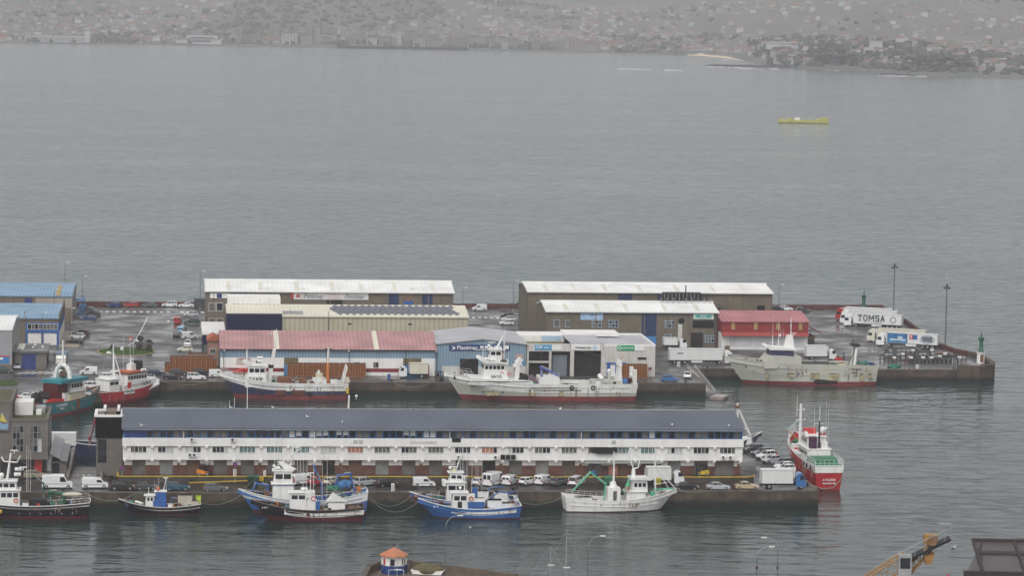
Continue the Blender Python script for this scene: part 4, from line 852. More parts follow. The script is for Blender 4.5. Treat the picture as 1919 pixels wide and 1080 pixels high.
VEH = [
('wagon',-146.6,14.0,0,'ta',"tan estate car under the grey concrete building",'cars parked along the front quay'),
('lvan',-142.1,2.2,0,'wh',"white high-roof van with a blue side patch at the slipway foot",'cars parked along the front quay'),
('mvan',-135.2,2.2,0,'wh',"white panel van parked nose-right below the black tower",'cars parked along the front quay'),
('suv',-130.2,0.3,0,'bk',"black car just right of the white panel van, behind a moored bow",'cars parked along the front quay'),
('hatch',-125.8,0.3,0,'dg',"dark grey hatchback half hidden by the small blue-cabin boat",'cars parked along the front quay'),
('wagon',-120.1,-0.2,0,'te',"dark teal estate car above the small blue-cabin boat",'cars parked along the front quay'),
('wagon',-113.1,-1.4,0,'sg',"slate grey estate car alone on the quay left of the blue boats",'cars parked along the front quay'),
('mvan',-96.7,7.2,28,'wh',"white van behind the masts of the two-tone boat pair",'cars parked along the front quay'),
('hatch',-93.8,6.2,25,'rd',"bright red hatchback half behind the blue boat crane",'cars parked along the front quay'),
('wagon',-91.0,6.9,50,'cr',"cream old estate car showing its rear, right of the red hatchback",'cars parked along the front quay'),
('hatch',-88.7,5.3,40,'bk',"black hatchback tucked between cream estate and silver car",'cars parked along the front quay'),
('suv',-85.2,5.4,35,'si',"silver crossover showing its rear window and tail",'cars parked along the front quay'),
('hatch',-81.3,4.3,25,'bk',"black hatchback right of the silver crossover",'cars parked along the front quay'),
('svan',-74.2,4.3,0,'wh',"small white delivery van side-on, left of the blue boat masts",'cars parked along the front quay'),
('hatch',-63.6,6.3,62,'wh',"white hatchback squeezed against the tall white van",'cars parked along the front quay'),
('lvan',-60.8,6.4,55,'wh',"tall white panel van seen from its rear doors",'cars parked along the front quay'),
('svan',-57.7,7.1,60,'wh',"small white van with two green-tinted rear windows",'cars parked along the front quay'),
('hatch',-54.4,6.9,50,'wh',"white hatchback with a grey rear window between two small vans",'cars parked along the front quay'),
('svan',-51.2,7.6,50,'wh',"small white van with two black rear windows",'cars parked along the front quay'),
('wagon',-48.5,6.5,50,'sg',"grey estate car beside the white minivan",'cars parked along the front quay'),
('minivan',-45.2,6.1,62,'wh',"white minivan with dark windows above the white boat stern",'cars parked along the front quay'),
('sedan',-25.1,0.8,0,'bk',"black saloon car above the white boat bow",'cars parked along the front quay'),
('sedan',-19.1,0.8,0,'si',"silver saloon car between the black and the gold saloons",'cars parked along the front quay'),
('sedan',-13.5,1.5,0,'go',"gold saloon car near the quay corner",'cars parked along the front quay'),
('hatch',-1.7,26.2,195,'wh',"white hatchback directly behind the blue-cab lorry",'cars parked by the red-hulled ship'),
('hatch',-2.1,22.8,195,'wh',"white car roof just showing over the blue-cab lorry box",'cars parked by the red-hulled ship'),
('suv',-1.1,29.8,200,'dg',"dark grey car nosed close to the red hull",'cars parked by the red-hulled ship'),
('hatch',-2.6,34.6,205,'si',"silver hatchback in the angled row beside the red hull",'cars parked by the red-hulled ship'),
('suv',-2.6,39.8,205,'wh',"white crossover in the angled row beside the red hull",'cars parked by the red-hulled ship'),
('wagon',-2.6,44.6,205,'sg',"grey estate car, third from the far end of the angled row",'cars parked by the red-hulled ship'),
('wagon',-3.6,49.7,205,'dg',"dark car at the far end of the angled row",'cars parked by the red-hulled ship'),
('hatch',-11.2,29.5,95,'bk',"black hatchback parked against the white hall end",None),
('hatch',-138.4,326.1,180,'bl',"blue hatchback by the rear sea wall",'cars along the rear sea wall'),
('hatch',-133.5,326.4,180,'rd',"red hatchback by the rear sea wall",'cars along the rear sea wall'),
('sedan',-128.1,326.8,180,'sg',"grey saloon by the rear sea wall",'cars along the rear sea wall'),
('suv',-122.5,327.1,180,'wh',"white off-roader by the rear sea wall",'cars along the rear sea wall'),
('sedan',-117.8,326.0,180,'wh',"white saloon beside the grey container at the rear sea wall",'cars along the rear sea wall'),
('hatch',-145.3,311.5,170,'sg',"grey car hindmost in the row beside the blue-roofed hall",'cars around the wet parking yard'),
('hatch',-143.5,302.0,165,'dg',"dark car in the middle of the row beside the blue-roofed hall",'cars around the wet parking yard'),
('hatch',-144.3,289.6,165,'bl',"navy hatchback frontmost beside the rear blue-roofed hall",'cars around the wet parking yard'),
('wagon',-145.3,253.5,160,'rb',"dark maroon car at the back of the group by the blue-framed hall",'cars around the wet parking yard'),
('hatch',-146.1,246.0,160,'wh',"white hatchback between two dark cars by the blue-framed hall",'cars around the wet parking yard'),
('wagon',-146.4,233.9,165,'bk',"black estate car frontmost by the blue-framed hall",'cars around the wet parking yard'),
('svan',-141.1,171.1,180,'wh',"small white van crossing the empty wet yard",'cars around the wet parking yard'),
('hatch',-158.2,180.9,265,'si',"pale hatchback beside the dark blue shed door",'cars around the wet parking yard'),
('hatch',-161.1,173.4,0,'gn',"dark green hatchback under the blue wall sign",'cars around the wet parking yard'),
('suv',-139.2,144.7,0,'wh',"white crossover nearest the teal trawler cabin",'cars around the wet parking yard'),
('wagon',-136.7,153.9,345,'wh',"white estate car behind the white crossover",'cars around the wet parking yard'),
('wagon',-136.0,161.8,345,'wh',"white car deepest in the group behind the red trawler stern",'cars around the wet parking yard'),
('svan',-133.7,163.3,0,'wh',"white van with a pink front end behind the red trawler",'cars around the wet parking yard'),
('sedan',-153.2,125.9,0,'wh',"white saloon beside the roof machinery of the concrete block",'cars around the wet parking yard'),
('suv',-150.5,125.1,0,'wh',"white car behind the teal trawler stern",'cars around the wet parking yard'),
('hatch',-156.9,125.8,0,'rd',"red car at the left frame edge beyond the concrete block",'cars around the wet parking yard'),
('svan',-120.2,283.8,85,'rd',"red van seen from its tail in the yard",'cars around the wet parking yard'),
('hatch',-116.5,301.8,180,'si',"pale grey car behind the dark green off-roader",'cars around the wet parking yard'),
('suv',-116.4,282.7,180,'gn',"dark green off-roader next to the red van",'cars around the wet parking yard'),
('svan',-119.0,260.6,75,'lb',"small van with a light blue and white rear",'cars around the wet parking yard'),
('hatch',-120.4,250.3,85,'bk',"black hatchback seen from behind in the yard",'cars around the wet parking yard'),
('svan',-117.1,247.3,15,'wh',"small white van with red side lettering",'cars around the wet parking yard'),
('hatch',-117.6,231.1,268,'wh',"white hatchback facing the camera above the crate stacks",'cars around the wet parking yard'),
('hatch',-118.3,218.3,180,'cr',"cream car half hidden behind the crate stacks",'cars around the wet parking yard'),
('wagon',-125.1,169.6,0,'nb',"navy estate car left of the crate stacks",'cars by the wooden crates'),
('wagon',-121.2,162.1,352,'bk',"black car frontmost before the crate stacks",'cars by the wooden crates'),
('wagon',-120.0,170.8,0,'dg',"charcoal car close against the crate stacks",'cars by the wooden crates'),
('suv',-115.8,162.0,0,'wh',"white sport utility car before the crate stacks",'cars by the wooden crates'),
('wagon',-114.4,171.0,0,'bk',"dark car peeping over the white sport utility car",'cars by the wooden crates'),
('svan',-110.7,167.1,0,'wh',"white van at the bow of the navy and white trawler",None),
('hatch',-3.4,162.8,0,'mb',"medium blue hatchback on the small quay corner",None),
('hatch',1.9,169.2,260,'wh',"white hatchback facing the camera on the small quay corner",None),
('svan',-34.1,322.5,180,'wh',"white van parked by the rear sea wall in the gap",None),
('hatch',-28.1,304.2,180,'dg',"dark car with pale bonnet under the tree in the lane",'cars in the lane between the rear sheds'),
('hatch',-28.7,294.5,180,'wh',"white car half under the round bush in the lane",'cars in the lane between the rear sheds'),
('hatch',-30.1,284.8,180,'wh',"white car frontmost in the lane beside the bushes",'cars in the lane between the rear sheds'),
('hatch',60.3,324.0,0,'dg',"dark car by the sea wall behind the red-roofed store",'cars along the rear sea wall'),
('hatch',53.5,328.0,0,'bk',"black car left of the dark car at the far sea wall",'cars along the rear sea wall'),
('hatch',56.1,328.1,0,'wh',"white car half hidden behind the red-roofed store",'cars along the rear sea wall'),
]
for kind, u, v, hd, c, lab, grp in VEH:
    if kind not in CARS: CARS[kind] = r = car_proto(kind)
    else: r = copy_tree(CARS[kind])
    bdy = [q for q in r.children if q.name.startswith('body')][0]; bdy.material_slots[0].link = 'OBJECT'; bdy.material_slots[0].material = CP[c]
    tag(r, lab, 'van' if kind in ('svan', 'mvan', 'lvan') else 'car', grp); place(r, u, v, 3.0, hd)

# ---------------- lorries
def lorry(name, label, u, v, hd, boxL, boxH, cabm, boxm, axles, semi=True, cabH=3.5, deco=None, group=None, reefer=True):
    """nose at +x; origin at the middle of the whole vehicle"""
    r = thing(name, label, 'lorry', u, v, 3.0, hd, group)
    cabL = 2.2 if semi or cabH > 3 else 1.9; tot = boxL + cabL + .6; x1 = tot / 2; x0 = -tot / 2; cb = x1 - cabL; hw = 1.25
    mb = MB(); pillow(mb, [(cb, .55), (cb, cabH - .5), (cb + .5, cabH), (cb + 1.1, cabH), (x1 - .45, cabH - .55), (x1 - .12, 1.75), (x1, 1.3), (x1, .45), (cb + .2, .45)], hw - .05, cabm, .06, .12); mb.box(x1 - .05, x1 + .05, -hw + .2, hw - .2, .45, .75, TRIM)
    cab = mb.build('cab', r)
    wn = MB(); slab(wn, (x1 - .42, cabH - .68), (x1 - .15, 1.85), -hw + .2, hw - .2, GLASS)
    for s in (-1, 1):
        a = sorted((s * (hw - .06), s * (hw - .03))); wn.prism([(cb + .75, 1.75), (cb + .75, 2.55), (x1 - .5, 2.55), (x1 - .3, 1.75)], a[0], a[1], GLASS)
    wn.build('cab_windows', cab)
    for s in (-1, 1): MB().box(x1 - .02, x1 + .06, *sorted((s * .7, s * 1.1)), .85, 1.1, HEADL).build('headlight', cab)
    bz = 1.05; bx1 = x0 + boxL
    mb = MB().box(x0, bx1, -hw, hw, bz, bz + boxH, boxm)
    for x in (x0, bx1):
        for y in (-hw, hw): mb.box(x - .05, x + .05, y - .03, y + .03, bz, bz + boxH, STEEL)
    for y in (-hw, hw): mb.box(x0, bx1, y - .03, y + .03, bz + boxH - .08, bz + boxH + .02, STEEL); mb.box(x0, bx1, y - .03, y + .03, bz - .02, bz + .1, STEEL)
    for k in range(1, int(boxL // 2.6)): mb.box(x0 + k * 2.6, x0 + k * 2.6 + .03, -hw - .008, hw + .008, bz + .1, bz + boxH - .1, DIRTW)
    box = mb.build('cargo_box', r)
    if reefer: MB().box(bx1, bx1 + .4, -.9, .9, bz + boxH - 1.5, bz + boxH - .2, WHITE).build('refrigeration_unit', box)
    mb = MB().box(x0 + .1, x1 - .5, -.45, .45, .62, bz, DARK).box(x0, x0 + .15, -1.1, 1.1, .5, .65, DARK)
    if semi:
        for s in (-1, 1): mb.box(x0 + boxL * .42, x0 + boxL * .62, *sorted((s * .75, s * 1.15)), .45, 1.0, WHITE)
        mb.box(cb - 1.4, cb - .2, -1.1, 1.1, .6, .9, STEEL)
    mb.build('chassis', r)
    f = None
    for x in axles(x0, x1, cb):
        for s in (-1, 1):
            if f is None: f = q = wheel(.48, .32).build('wheel', r)
            else: q = f.copy(); col.objects.link(q); q.parent = r
            q.location = (x, s * 1.02, .48)
    if deco: deco(r, box, x0, bx1, bz, bz + boxH, hw)
    return r
semi_ax = lambda a, b, c: (b - .75, b - 3.6, a + 1.3, a + 2.6, a + 3.9)
rig_ax = lambda a, b, c: (b - .9, a + 1.5)
BOXW = mat('lorry_box_white', (.66, .66, .65), .45, .05, .4, .12, (.45, .42, .37)); BOXC = mat('lorry_box_cream', (.60, .57, .47), .5, .06, .4, .15, (.42, .38, .3))
VANW, VANR, VANB = CP['wh'], CP['rd'], CP['mb']
GT = 'articulated lorries parked side by side on the pier head'
def side_text(box, s, size, x, y, z, m, flip, sx=1): return text(box, s, size, (x, y, z), (R(90), 0, pi) if flip else FRONT, m, sx=sx, ext=.01)
lorry('articulated_lorry', 'white articulated lorry parked nose-right at the open quay corner', 9.7, 197.5, 0, 13.4, 2.8, VANW, BOXW, semi_ax, deco=lambda r, b, x0, x1, z0, z1, hw: MB().box(x0 + 2.0, x0 + 3.5, -hw - .02, -hw, 2.6, 2.95, INKG).build('logo', b))
def tomsa(r, b, x0, x1, z0, z1, hw):
    mb = MB(); y0, y1 = hw + .004, hw + .03; gi = mat('dark_green_ink', (.012, .05, .042), .6)
    def P(o, pts): mb.prism([(x1 - 1.3 - o - px * 1.15, z0 + .75 + pz * 1.75) for px, pz in pts], y0, y1, gi)
    def R4(o, a, c, d, e): P(o, [(a, d), (c, d), (c, e), (a, e)])
    R4(0, 0, 1, .8, 1); R4(0, 0, .14, .6, 1); R4(0, .86, 1, .6, 1); R4(0, .38, .64, 0, .8); R4(0, .24, .78, 0, .14)
    o = 1.5; R4(o, 0, .28, .2, .8); R4(o, .8, 1.08, .2, .8); P(o, [(0, .8), (.3, 1), (.78, 1), (1.08, .8)]); P(o, [(0, .2), (.3, 0), (.78, 0), (1.08, .2)])
    o = 3.0; R4(o, 0, .28, 0, 1); R4(o, 1.12, 1.4, 0, 1); P(o, [(.0, 1), (.32, 1), (.86, .3), (.56, .3)]); P(o, [(1.4, 1), (1.08, 1), (.54, .3), (.84, .3)])
    o = 4.9; R4(o, 0, 1, .8, 1); R4(o, 0, .28, .5, .8); R4(o, 0, 1, .42, .6); R4(o, .72, 1, .2, .42); R4(o, 0, 1, 0, .2)
    o = 6.3; P(o, [(0, 0), (.3, 0), (.72, 1), (.42, 1)]); P(o, [(1.14, 0), (.84, 0), (.42, 1), (.72, 1)]); R4(o, .3, .84, .28, .44)
    mb.build('lettering', b)
    MB().ring((x1 - 11.2, hw + .015, z0 + 1.4), .8, .12, INKG, 'y', 14, 4).build('logo', b); MB().box(x1 - 8.4, x1 - 3, hw + .004, hw + .02, z0 + .38, z0 + .5, INKG).build('sign_line', b)
for k, (u, v, c, dy) in enumerate(((73.4, 300.6, VANR, 0), (73.8, 295.6, VANW, 0), (72.6, 290.6, VANW, 0))):
    lorry('articulated_lorry', ['white-boxed articulated lorry with a red cab, backmost on the pier head', 'white articulated lorry second from the back, roof just showing', 'white articulated lorry directly behind the one with big dark letters'][k], u, v, 156, 13.4, 2.8, c, BOXW, semi_ax, group=GT)
lorry('articulated_lorry', 'white articulated lorry with huge dark slab lettering on its side', 72.4, 284.0, 156, 13.6, 2.8, VANW, BOXW, semi_ax, group=GT, deco=tomsa)
lorry('articulated_lorry', 'cream box articulated lorry between the lettered and the painted one', 70.6, 246.6, 156, 13.0, 2.7, CP['cr'], BOXC, semi_ax, group=GT)
def mural(r, b, x0, x1, z0, z1, hw):
    y0, y1 = hw + .006, hw + .02; sb = mat('mural_sea_blue', (.04, .16, .34), .5, .35, .5)
    MB().box(x1 - 5.6, x1 - .2, y0, y1, z0 + .1, z1 - .15, sb).build('mural_panel', b)
    MB().prism([(x1 - 5, z0 + .7), (x1 - 1.2, z0 + .7), (x1 - .8, z0 + 1.2), (x1 - 3, z0 + 1.2), (x1 - 3, z0 + 1.9), (x1 - 4.3, z0 + 1.9), (x1 - 4.3, z0 + 1.2), (x1 - 5.2, z0 + 1.2)], y1, y1 + .01, mat('mural_boat', (.45, .55, .62), .6)).build('mural_boat', b)
    MB().box(x1 - 8.2, x1 - 6.1, y0, y1, z0 + 1.2, z1 - .3, BLUEP).box(x1 - 7.0, x1 - 6.1, y1, y1 + .01, z0 + 1.2, z1 - .3, REDP).box(x1 - 6.7, x1 - 6.5, y1 + .01, y1 + .02, z0 + 1.4, z1 - .5, INKW).build('logo', b)
    mb = MB().ball((x0 + 2.7, y0, z0 + 1.35), (2.1, .012, 1.15), mat('mural_grey', (.34, .38, .40), .5, .3, 1), 16, 8)
    for k in range(6): mb.ball((x0 + 1.6 + k * .45, y1 - .004, z0 + 1.35 + .25 * (k % 2)), (.22, .012, .8), mat('mural_fish', (.08, .10, .13), .4, .4, 2), 8, 6)
    mb.build('mural_fish', b)
lorry('articulated_lorry', 'articulated lorry with a boat and fish mural on its side, nearest the pier tip', 71.2, 236.4, 156, 13.6, 2.75, VANW, BOXW, semi_ax, group=GT, deco=mural)
lorry('box_lorry', 'white box lorry with a blue cab at the front quay corner', -6.4, 2.6, 0, 6.0, 2.6, VANB, BOXW, rig_ax, False, 3.0)
lorry('box_lorry', 'white box lorry with white cab beside the long hall platform', -28.3, 6.6, 0, 4.6, 2.4, VANW, BOXW, rig_ax, False, 2.7, reefer=False)
lorry('box_lorry', 'cream box lorry facing left below the pink-roofed warehouse', -64.4, 167.5, 180, 4.4, 2.5, VANW, BOXC, rig_ax, False, 2.7, reefer=False)
lorry('box_lorry', 'white box lorry parked behind the grey trawler', 42.0, 207.0, 0, 5.4, 2.7, VANW, BOXW, rig_ax, False, 2.8)
lorry('box_lorry', 'white-cabbed lorry with a grey blue box facing the camera by the small shed', -148.0, 188, 268, 4.6, 2.2, CP['cr'], mat('lorry_box_blue_grey', (.16, .22, .28), .5, .1, .5), rig_ax, False, 2.7, reefer=False)
lorry('box_lorry', 'white van lorry half hidden behind the long white articulated lorry', 8.2, 230.0, 0, 3.6, 1.9, VANW, BOXW, rig_ax, False, 2.6, reefer=False)
t = thing('box_trailer', 'white box trailer standing at the top of the slipway beside the blue workboat', 'trailer', -144.4, 50.0, 3.0, 0)
MB().box(-5, 4.2, -1.2, 1.2, 1.0, 3.5, BOXW).box(4.2, 4.26, -1.15, 1.15, 1.05, 3.4, BOXC).build('cargo_box', t); MB().box(-5, 4, -.5, .5, .6, 1.0, DARK).build('chassis', t)
for x in (-3.4, -2.2, 2.4):
    for s in (-1, 1): wheel(.45, .3).build('wheel', t, (x, s * 1.0, .45))

# ---------------- forklifts, motorcycles
def forklift(label, u, v, z, hd, m, g=None):
    r = thing('forklift', label, 'forklift', u, v, z, hd, g)
    mb = MB(); pillow(mb, [(-1.3, .3), (-1.35, 1.0), (-1.0, 1.2), (-.2, 1.05), (.3, .7), (.9, .7), (.9, .3)], .55, m, .05, .1); mb.build('body', r)
    MB().box(-.95, .35, -.5, .5, 2.1, 2.18, DARK).tube((-.9, -.48, 1.1), (-.8, -.48, 2.1), .05, DARK).tube((-.9, .48, 1.1), (-.8, .48, 2.1), .05, DARK).tube((.6, -.48, .7), (.3, -.48, 2.1), .05, DARK).tube((.6, .48, .7), (.3, .48, 2.1), .05, DARK).build('cab_guard', r)
    MB().box(-.7, -.1, -.3, .3, 1.05, 1.2, BLACK).box(-.75, -.62, -.3, .3, 1.2, 1.7, BLACK).build('seat', r)
    MB().box(.95, 1.1, -.42, -.3, .1, 2.4, DARK).box(.95, 1.1, .3, .42, .1, 2.4, DARK).box(.97, 1.08, -.3, .3, 2.2, 2.35, DARK).box(.97, 1.08, -.3, .3, 1.0, 1.15, DARK).build('mast', r)
    for s in (-1, 1): MB().box(1.1, 2.2, s * .28 - .06, s * .28 + .06, .12, .2, DARK).build('fork', r)
    for x, rr_ in ((-.85, .28), (.6, .34)):
        for s in (-1, 1): wheel(rr_, .22).build('wheel', r, (x, s * .5, rr_))
GF = 'forklifts on the quays'
forklift('orange forklift under the long hall, near its left end', -115.2, 9.9, 4.15, 0, ORANGE, GF)
forklift('yellow and black forklift under the long hall, near its right end', -20.6, 10.2, 4.15, 180, YELLOW, GF)
forklift('dark forklift at the bow of the big white trawler', -58.6, 162.0, 3.0, 300, mat('dark_forklift', (.05, .045, .04), .5), GF)
forklift('bright red forklift just right of the box lorry behind the grey trawler', 46.4, 203.5, 3.0, 20, REDP, GF)
forklift('yellow forklift in front of the white shutters of the red store', 32.3, 222.5, 3.0, 170, YELLOW, GF)
def motorcycle(label, u, v, hd):
    r = thing('motorcycle', label, 'motorcycle', u, v, 3.0, hd, 'motorcycles by the black tower')
    mb = MB(); pillow(mb, [(-.7, .75), (-.6, .92), (0, .85), (.35, .98), (.5, .8), (.2, .45), (-.3, .4)], .16, CP['bk'], .03, .05); mb.build('body', r)
    MB().tube((.55, 0, .35), (.38, 0, 1.0), .04, STEEL).tube((.36, -.33, 1.05), (.36, .33, 1.05), .025, DARK).build('handlebar', r)
    MB().ball((.5, 0, .85), .1, HEADL, 7, 5).build('headlight', r); MB().box(-.75, -.1, -.12, .12, .86, .95, BLACK).build('seat', r)
    for x in (-.65, .65): MB().ring((x, 0, .3), .25, .06, TYRE, 'y', 14, 5).tube((x, -.03, .3), (x, .03, .3), .18, RIM, n=10).build('wheel', r)
motorcycle('black motorcycle left of the pair beside the black tower foot', -132.4, 10.4, 60); motorcycle('black motorcycle right of the pair beside the black tower foot', -131.4, 10.8, 75)
# ================================================================ BOATS
RSTR = mat('rust_run', (.22, .14, .08), .8, .4, 2); DSTR = mat('dirt_run', (.20, .19, .17), .8, .4, 2)
class Boat:
    def __init__(s, name, label, u, v, hd, L_, B, zs, rows, vis, group=None, stripe=None, tb=.52, rake=2.2, bul=.8, deckm=None, capm=None, fine=2.3, transom=.86, cat='fishing boat', z=0.0, step=None):
        """zs = sheer heights (stern, middle, bow); rows = [(height, paint) ...] measured from the waterline up to the sheer ('s-0.5' = below the sheer)"""
        s.L, s.B, s.zs, s.vis = L_, B, zs, vis; s.bul = bul; s.tb, s.fine, s.tr = tb, fine, transom; s.step = step
        s.r = thing(name, label, cat, u, v, z, hd, group)
        N = 22; mb = MB(); deckm = deckm or DECK; capm = capm or WHITE
        cols = []
        for i in range(N + 1):
            t = i / N; x = -L_ / 2 + L_ * t; zt = s.top(x); bd = s.hb(x)
            wl = B / 2 * .93 * max(0.012, 1 - (max(0, t - .36) / .64) ** 1.75) * (.74 + .26 * min(1, t / .22)); wl = min(wl, bd)
            hts = [-1.2, 0.0]
            for hh, _ in rows[2:]: hts.append(zt - float(hh[2:]) if isinstance(hh, str) and hh != 's' else (zt if hh == 's' else hh))
            pts = []
            for z in hts:
                k = max(0, min(1, z / zt)) if z > 0 else 0
                half = (wl + (bd - wl) * k ** .8) if z >= 0 else wl * .55
                xx = x - rake * max(0, (t - .72) / .28) ** 1.3 * (1 - k) + .10 * rake * max(0, (.1 - t) / .1) * (1 - k)
                pts.append((xx, half, z))
            cols.append(pts)
        M = len(cols[0])
        for sd in (1, -1):
            vs = [(p[0], sd * p[1], p[2]) for c in cols for p in c]
            for j in range(M - 1):
                m_ = rows[j][1]
                fa, fb = [], []
                for i in range(N):
                    t = (i + .5) / N; q = (i * M + j, (i + 1) * M + j, (i + 1) * M + j + 1, i * M + j + 1)
                    (fb if stripe and j == stripe[0] and stripe[1] <= t <= stripe[2] else fa).append(q)
                if fa: mb.add(vs, fa, m_)
                if fb: mb.add(vs, fb, stripe[3])
        for j in range(M - 1):     # transom
            a, c = cols[0][j], cols[0][j + 1]; mb.add([(a[0], a[1], a[2]), (a[0], -a[1], a[2]), (c[0], -c[1], c[2]), (c[0], c[1], c[2])], [(0, 1, 2, 3)], stripe[3] if stripe and j == stripe[0] and stripe[1] <= 0 else rows[j][1])
        # inside of the bulwark, cap and deck
        th = .14; vs = []
        for i in range(N + 1):
            p = cols[i][-1]; hb = max(.02, p[1] - th); zt = p[2]
            vs += [(p[0], p[1], zt), (p[0], hb, zt), (p[0], hb, zt - bul), (p[0], -hb, zt - bul), (p[0], -hb, zt), (p[0], -p[1], zt)]
        fcap, fin_, fdk = [], [], []
        for i in range(N):
            a, c = i * 6, (i + 1) * 6
            fcap += [(a, c, c + 1, a + 1), (a + 4, c + 4, c + 5, a + 5)]; fin_ += [(a + 1, c + 1, c + 2, a + 2), (a + 3, c + 3, c + 4, a + 4)]; fdk.append((a + 2, c + 2, c + 3, a + 3))
        mb.add(vs, fcap, capm); mb.add(vs, fin_, rows[-1][1]); mb.add(vs, [(1, 2, 3, 4)], rows[-1][1])
        s.hull = mb.build('hull', s.r)
        d = MB(); d.add(vs, fdk, deckm); d.build('deck', s.r)
        cp = MB()
        for sd in (1, -1): cp.path([(c[-1][0], sd * (c[-1][1] - .05), c[-1][2] + .02) for c in cols], .09, capm, 4)
        cp.tube((cols[0][-1][0], -cols[0][-1][1], cols[0][-1][2] + .02), (cols[0][-1][0], cols[0][-1][1], cols[0][-1][2] + .02), .09, capm)
        cp.build('bulwark_cap', s.r)
        rb = MB(); xs_ = [-L_ / 2 + L_ * (.04 + .78 * i / 12) for i in range(13)]
        for f_ in (.5, .78): rb.path([(x, vis * ((s.hb(x) - .015 * B * (1 - f_)) if x < L_ * .05 else s.hb(x) * (1 - .30 * (1 - f_) * ((x / L_ - .05) / .27) ** 1.3)), s.top(x) * f_) for x in xs_], .05, rows[2][1], 4)
        rb.build('rubbing_strake', s.r)
        for i in range(int(L_ / 2.4)):
            x = random.uniform(-.44, .12) * L_; zt = s.top(x); h_ = random.uniform(.15, .5) * zt; z1_ = random.uniform(.55, .95) * zt; w_ = random.uniform(.03, .12)
            MB().prism([(x - w_, z1_), (x + w_, z1_), (x + w_ * .3, z1_ - h_), (x - w_ * .4, z1_ - h_)], vis * (s.hb(x) - .03 * B), vis * (s.hb(x) + .015), RSTR if random.random() < .6 else DSTR).build('rust_streak', s.r)
    def top(s, x):
        t = x / s.L + .5; a, m_, b_ = s.zs
        z = m_ + (a - m_) * max(0, 1 - t / .45) ** 2 + (b_ - m_) * max(0, (t - .42) / .58) ** 1.9
        if s.step and s.step[0] <= t <= s.step[1]: z += s.step[2]
        return z
    def hb(s, x):
        t = x / s.L + .5
        return s.B / 2 * max(.02, 1 - (max(0, t - s.tb) / (1 - s.tb)) ** s.fine) * (s.tr + (1 - s.tr) * min(1, t / .25))
    def dz(s, x): return s.top(x) - s.bul
    def part(s, mb, name, label=None, parent=None, smooth=False):
        o = mb.build(name, parent or s.r, smooth=smooth)
        if label: o['label'] = label
        return o
    def house(s, x0, x1, wd, z0, z1, m, nside=2, nfront=3, wz=None, roof=True, tap=.12, name='wheelhouse', roofm=None, y=0, wm=None):
        h = s.part(MB().fr((x0, x1, y - wd / 2, y + wd / 2), (x0 + tap, x1 - tap, y - wd / 2 + tap * .6, y + wd / 2 - tap * .6), z0, z1, m), name)
        if roof: MB().box(x0 - .15, x1 + .25, y - wd / 2 - .15, y + wd / 2 + .15, z1, z1 + .14, roofm or WHITE).build('roof', h)
        if wz:
            za, zb = wz; k = (za + zb - 2 * z0) / 2 / (z1 - z0); wy = wd / 2 - tap * .6 * k
            step = (x1 - x0 - .5) / max(1, nside)
            for i in range(nside):
                for sd in (1, -1):
                    a = x0 + .25 + i * step; yy = sorted((y + sd * (wy - .05), y + sd * (wy + .035))); MB().box(a + .08, a + step - .12, yy[0], yy[1], za, zb, wm or GLASS).build('window', h)
            fs = (wd - .5) / max(1, nfront)
            for i in range(nfront):
                a = y - wd / 2 + .25 + i * fs; xx = x1 - tap * k; MB().box(xx - .05, xx + .035, a + .06, a + fs - .06, za, zb, wm or GLASS).build('window', h)
        return h
    def mast(s, x, y, z0, z1, r=.12, lean=0, arms=(), m=None, name='mast', top=.5):
        m = m or WHITE; mb = MB().tube((x, y, z0), (x + lean, y, z1), r, m, r * top, 8)
        for z, wd in arms:
            xx = x + lean * (z - z0) / (z1 - z0); mb.tube((xx, y - wd / 2, z), (xx, y + wd / 2, z), .05, m); mb.box(xx - .1, xx + .1, y - wd / 2, y - wd / 2 + .25, z, z + .25, m)
        return s.part(mb, name)
    def whips(s, pts, h, m=None):
        for x, y, z in pts: s.part(MB().tube((x, y, z), (x, y, z + h * random.uniform(.85, 1.1)), .035, m or WHITE, .02, 5), 'antenna')
    def radar(s, x, y, z, w=1.4):
        s.part(MB().tube((x, y, z - .5), (x, y, z), .08, WHITE).box(x - w / 2, x + w / 2, y - .1, y + .1, z, z + .16, WHITE), 'radar')
    def dome(s, x, y, z, r=.35): s.part(MB().tube((x, y, z - .6), (x, y, z), .08, WHITE).ball((x, y, z + r * .6), r, WHITE, 10, 7), 'radar_dome', smooth=True)
    def rail(s, xa, xb, z0, hgt_=1.0, m=None, sides=(1, -1), inset=.12, step=1.1, name='railing'):
        mb = MB(); n_ = max(2, int(abs(xb - xa) / step))
        for sd in sides:
            P_ = [(xa + (xb - xa) * i / n_, sd * (s.hb(xa + (xb - xa) * i / n_) - inset), (s.top(xa + (xb - xa) * i / n_) if z0 is None else z0)) for i in range(n_ + 1)]
            for p in P_: mb.tube(p, (p[0], p[1], p[2] + hgt_), .035, m or WHITE, n=4)
            for f in (.5, 1.0): mb.path([(p[0], p[1], p[2] + hgt_ * f) for p in P_], .03, m or WHITE, 4)
        return s.part(mb, name)
    def heap(s, x, y, z, r, m, name='net_pile', n_=7):
        mb = MB()
        for k in range(n_): mb.ball((x + random.uniform(-.6, .6) * r[0], y + random.uniform(-.5, .5) * r[1], z + random.uniform(0, .4) * r[2]), (r[0] * random.uniform(.3, .6), r[1] * random.uniform(.35, .6), r[2] * random.uniform(.4, .7)), m, 7, 5, .3)
        return s.part(mb, name)
    def crate(s, x, y, z, a, b_, h, m, name='deck_box'): return s.part(MB().box(x - a / 2, x + a / 2, y - b_ / 2, y + b_ / 2, z, z + h, m).box(x - a / 2 - .04, x + a / 2 + .04, y - b_ / 2 - .04, y + b_ / 2 + .04, z + h - .08, z + h, m), name)
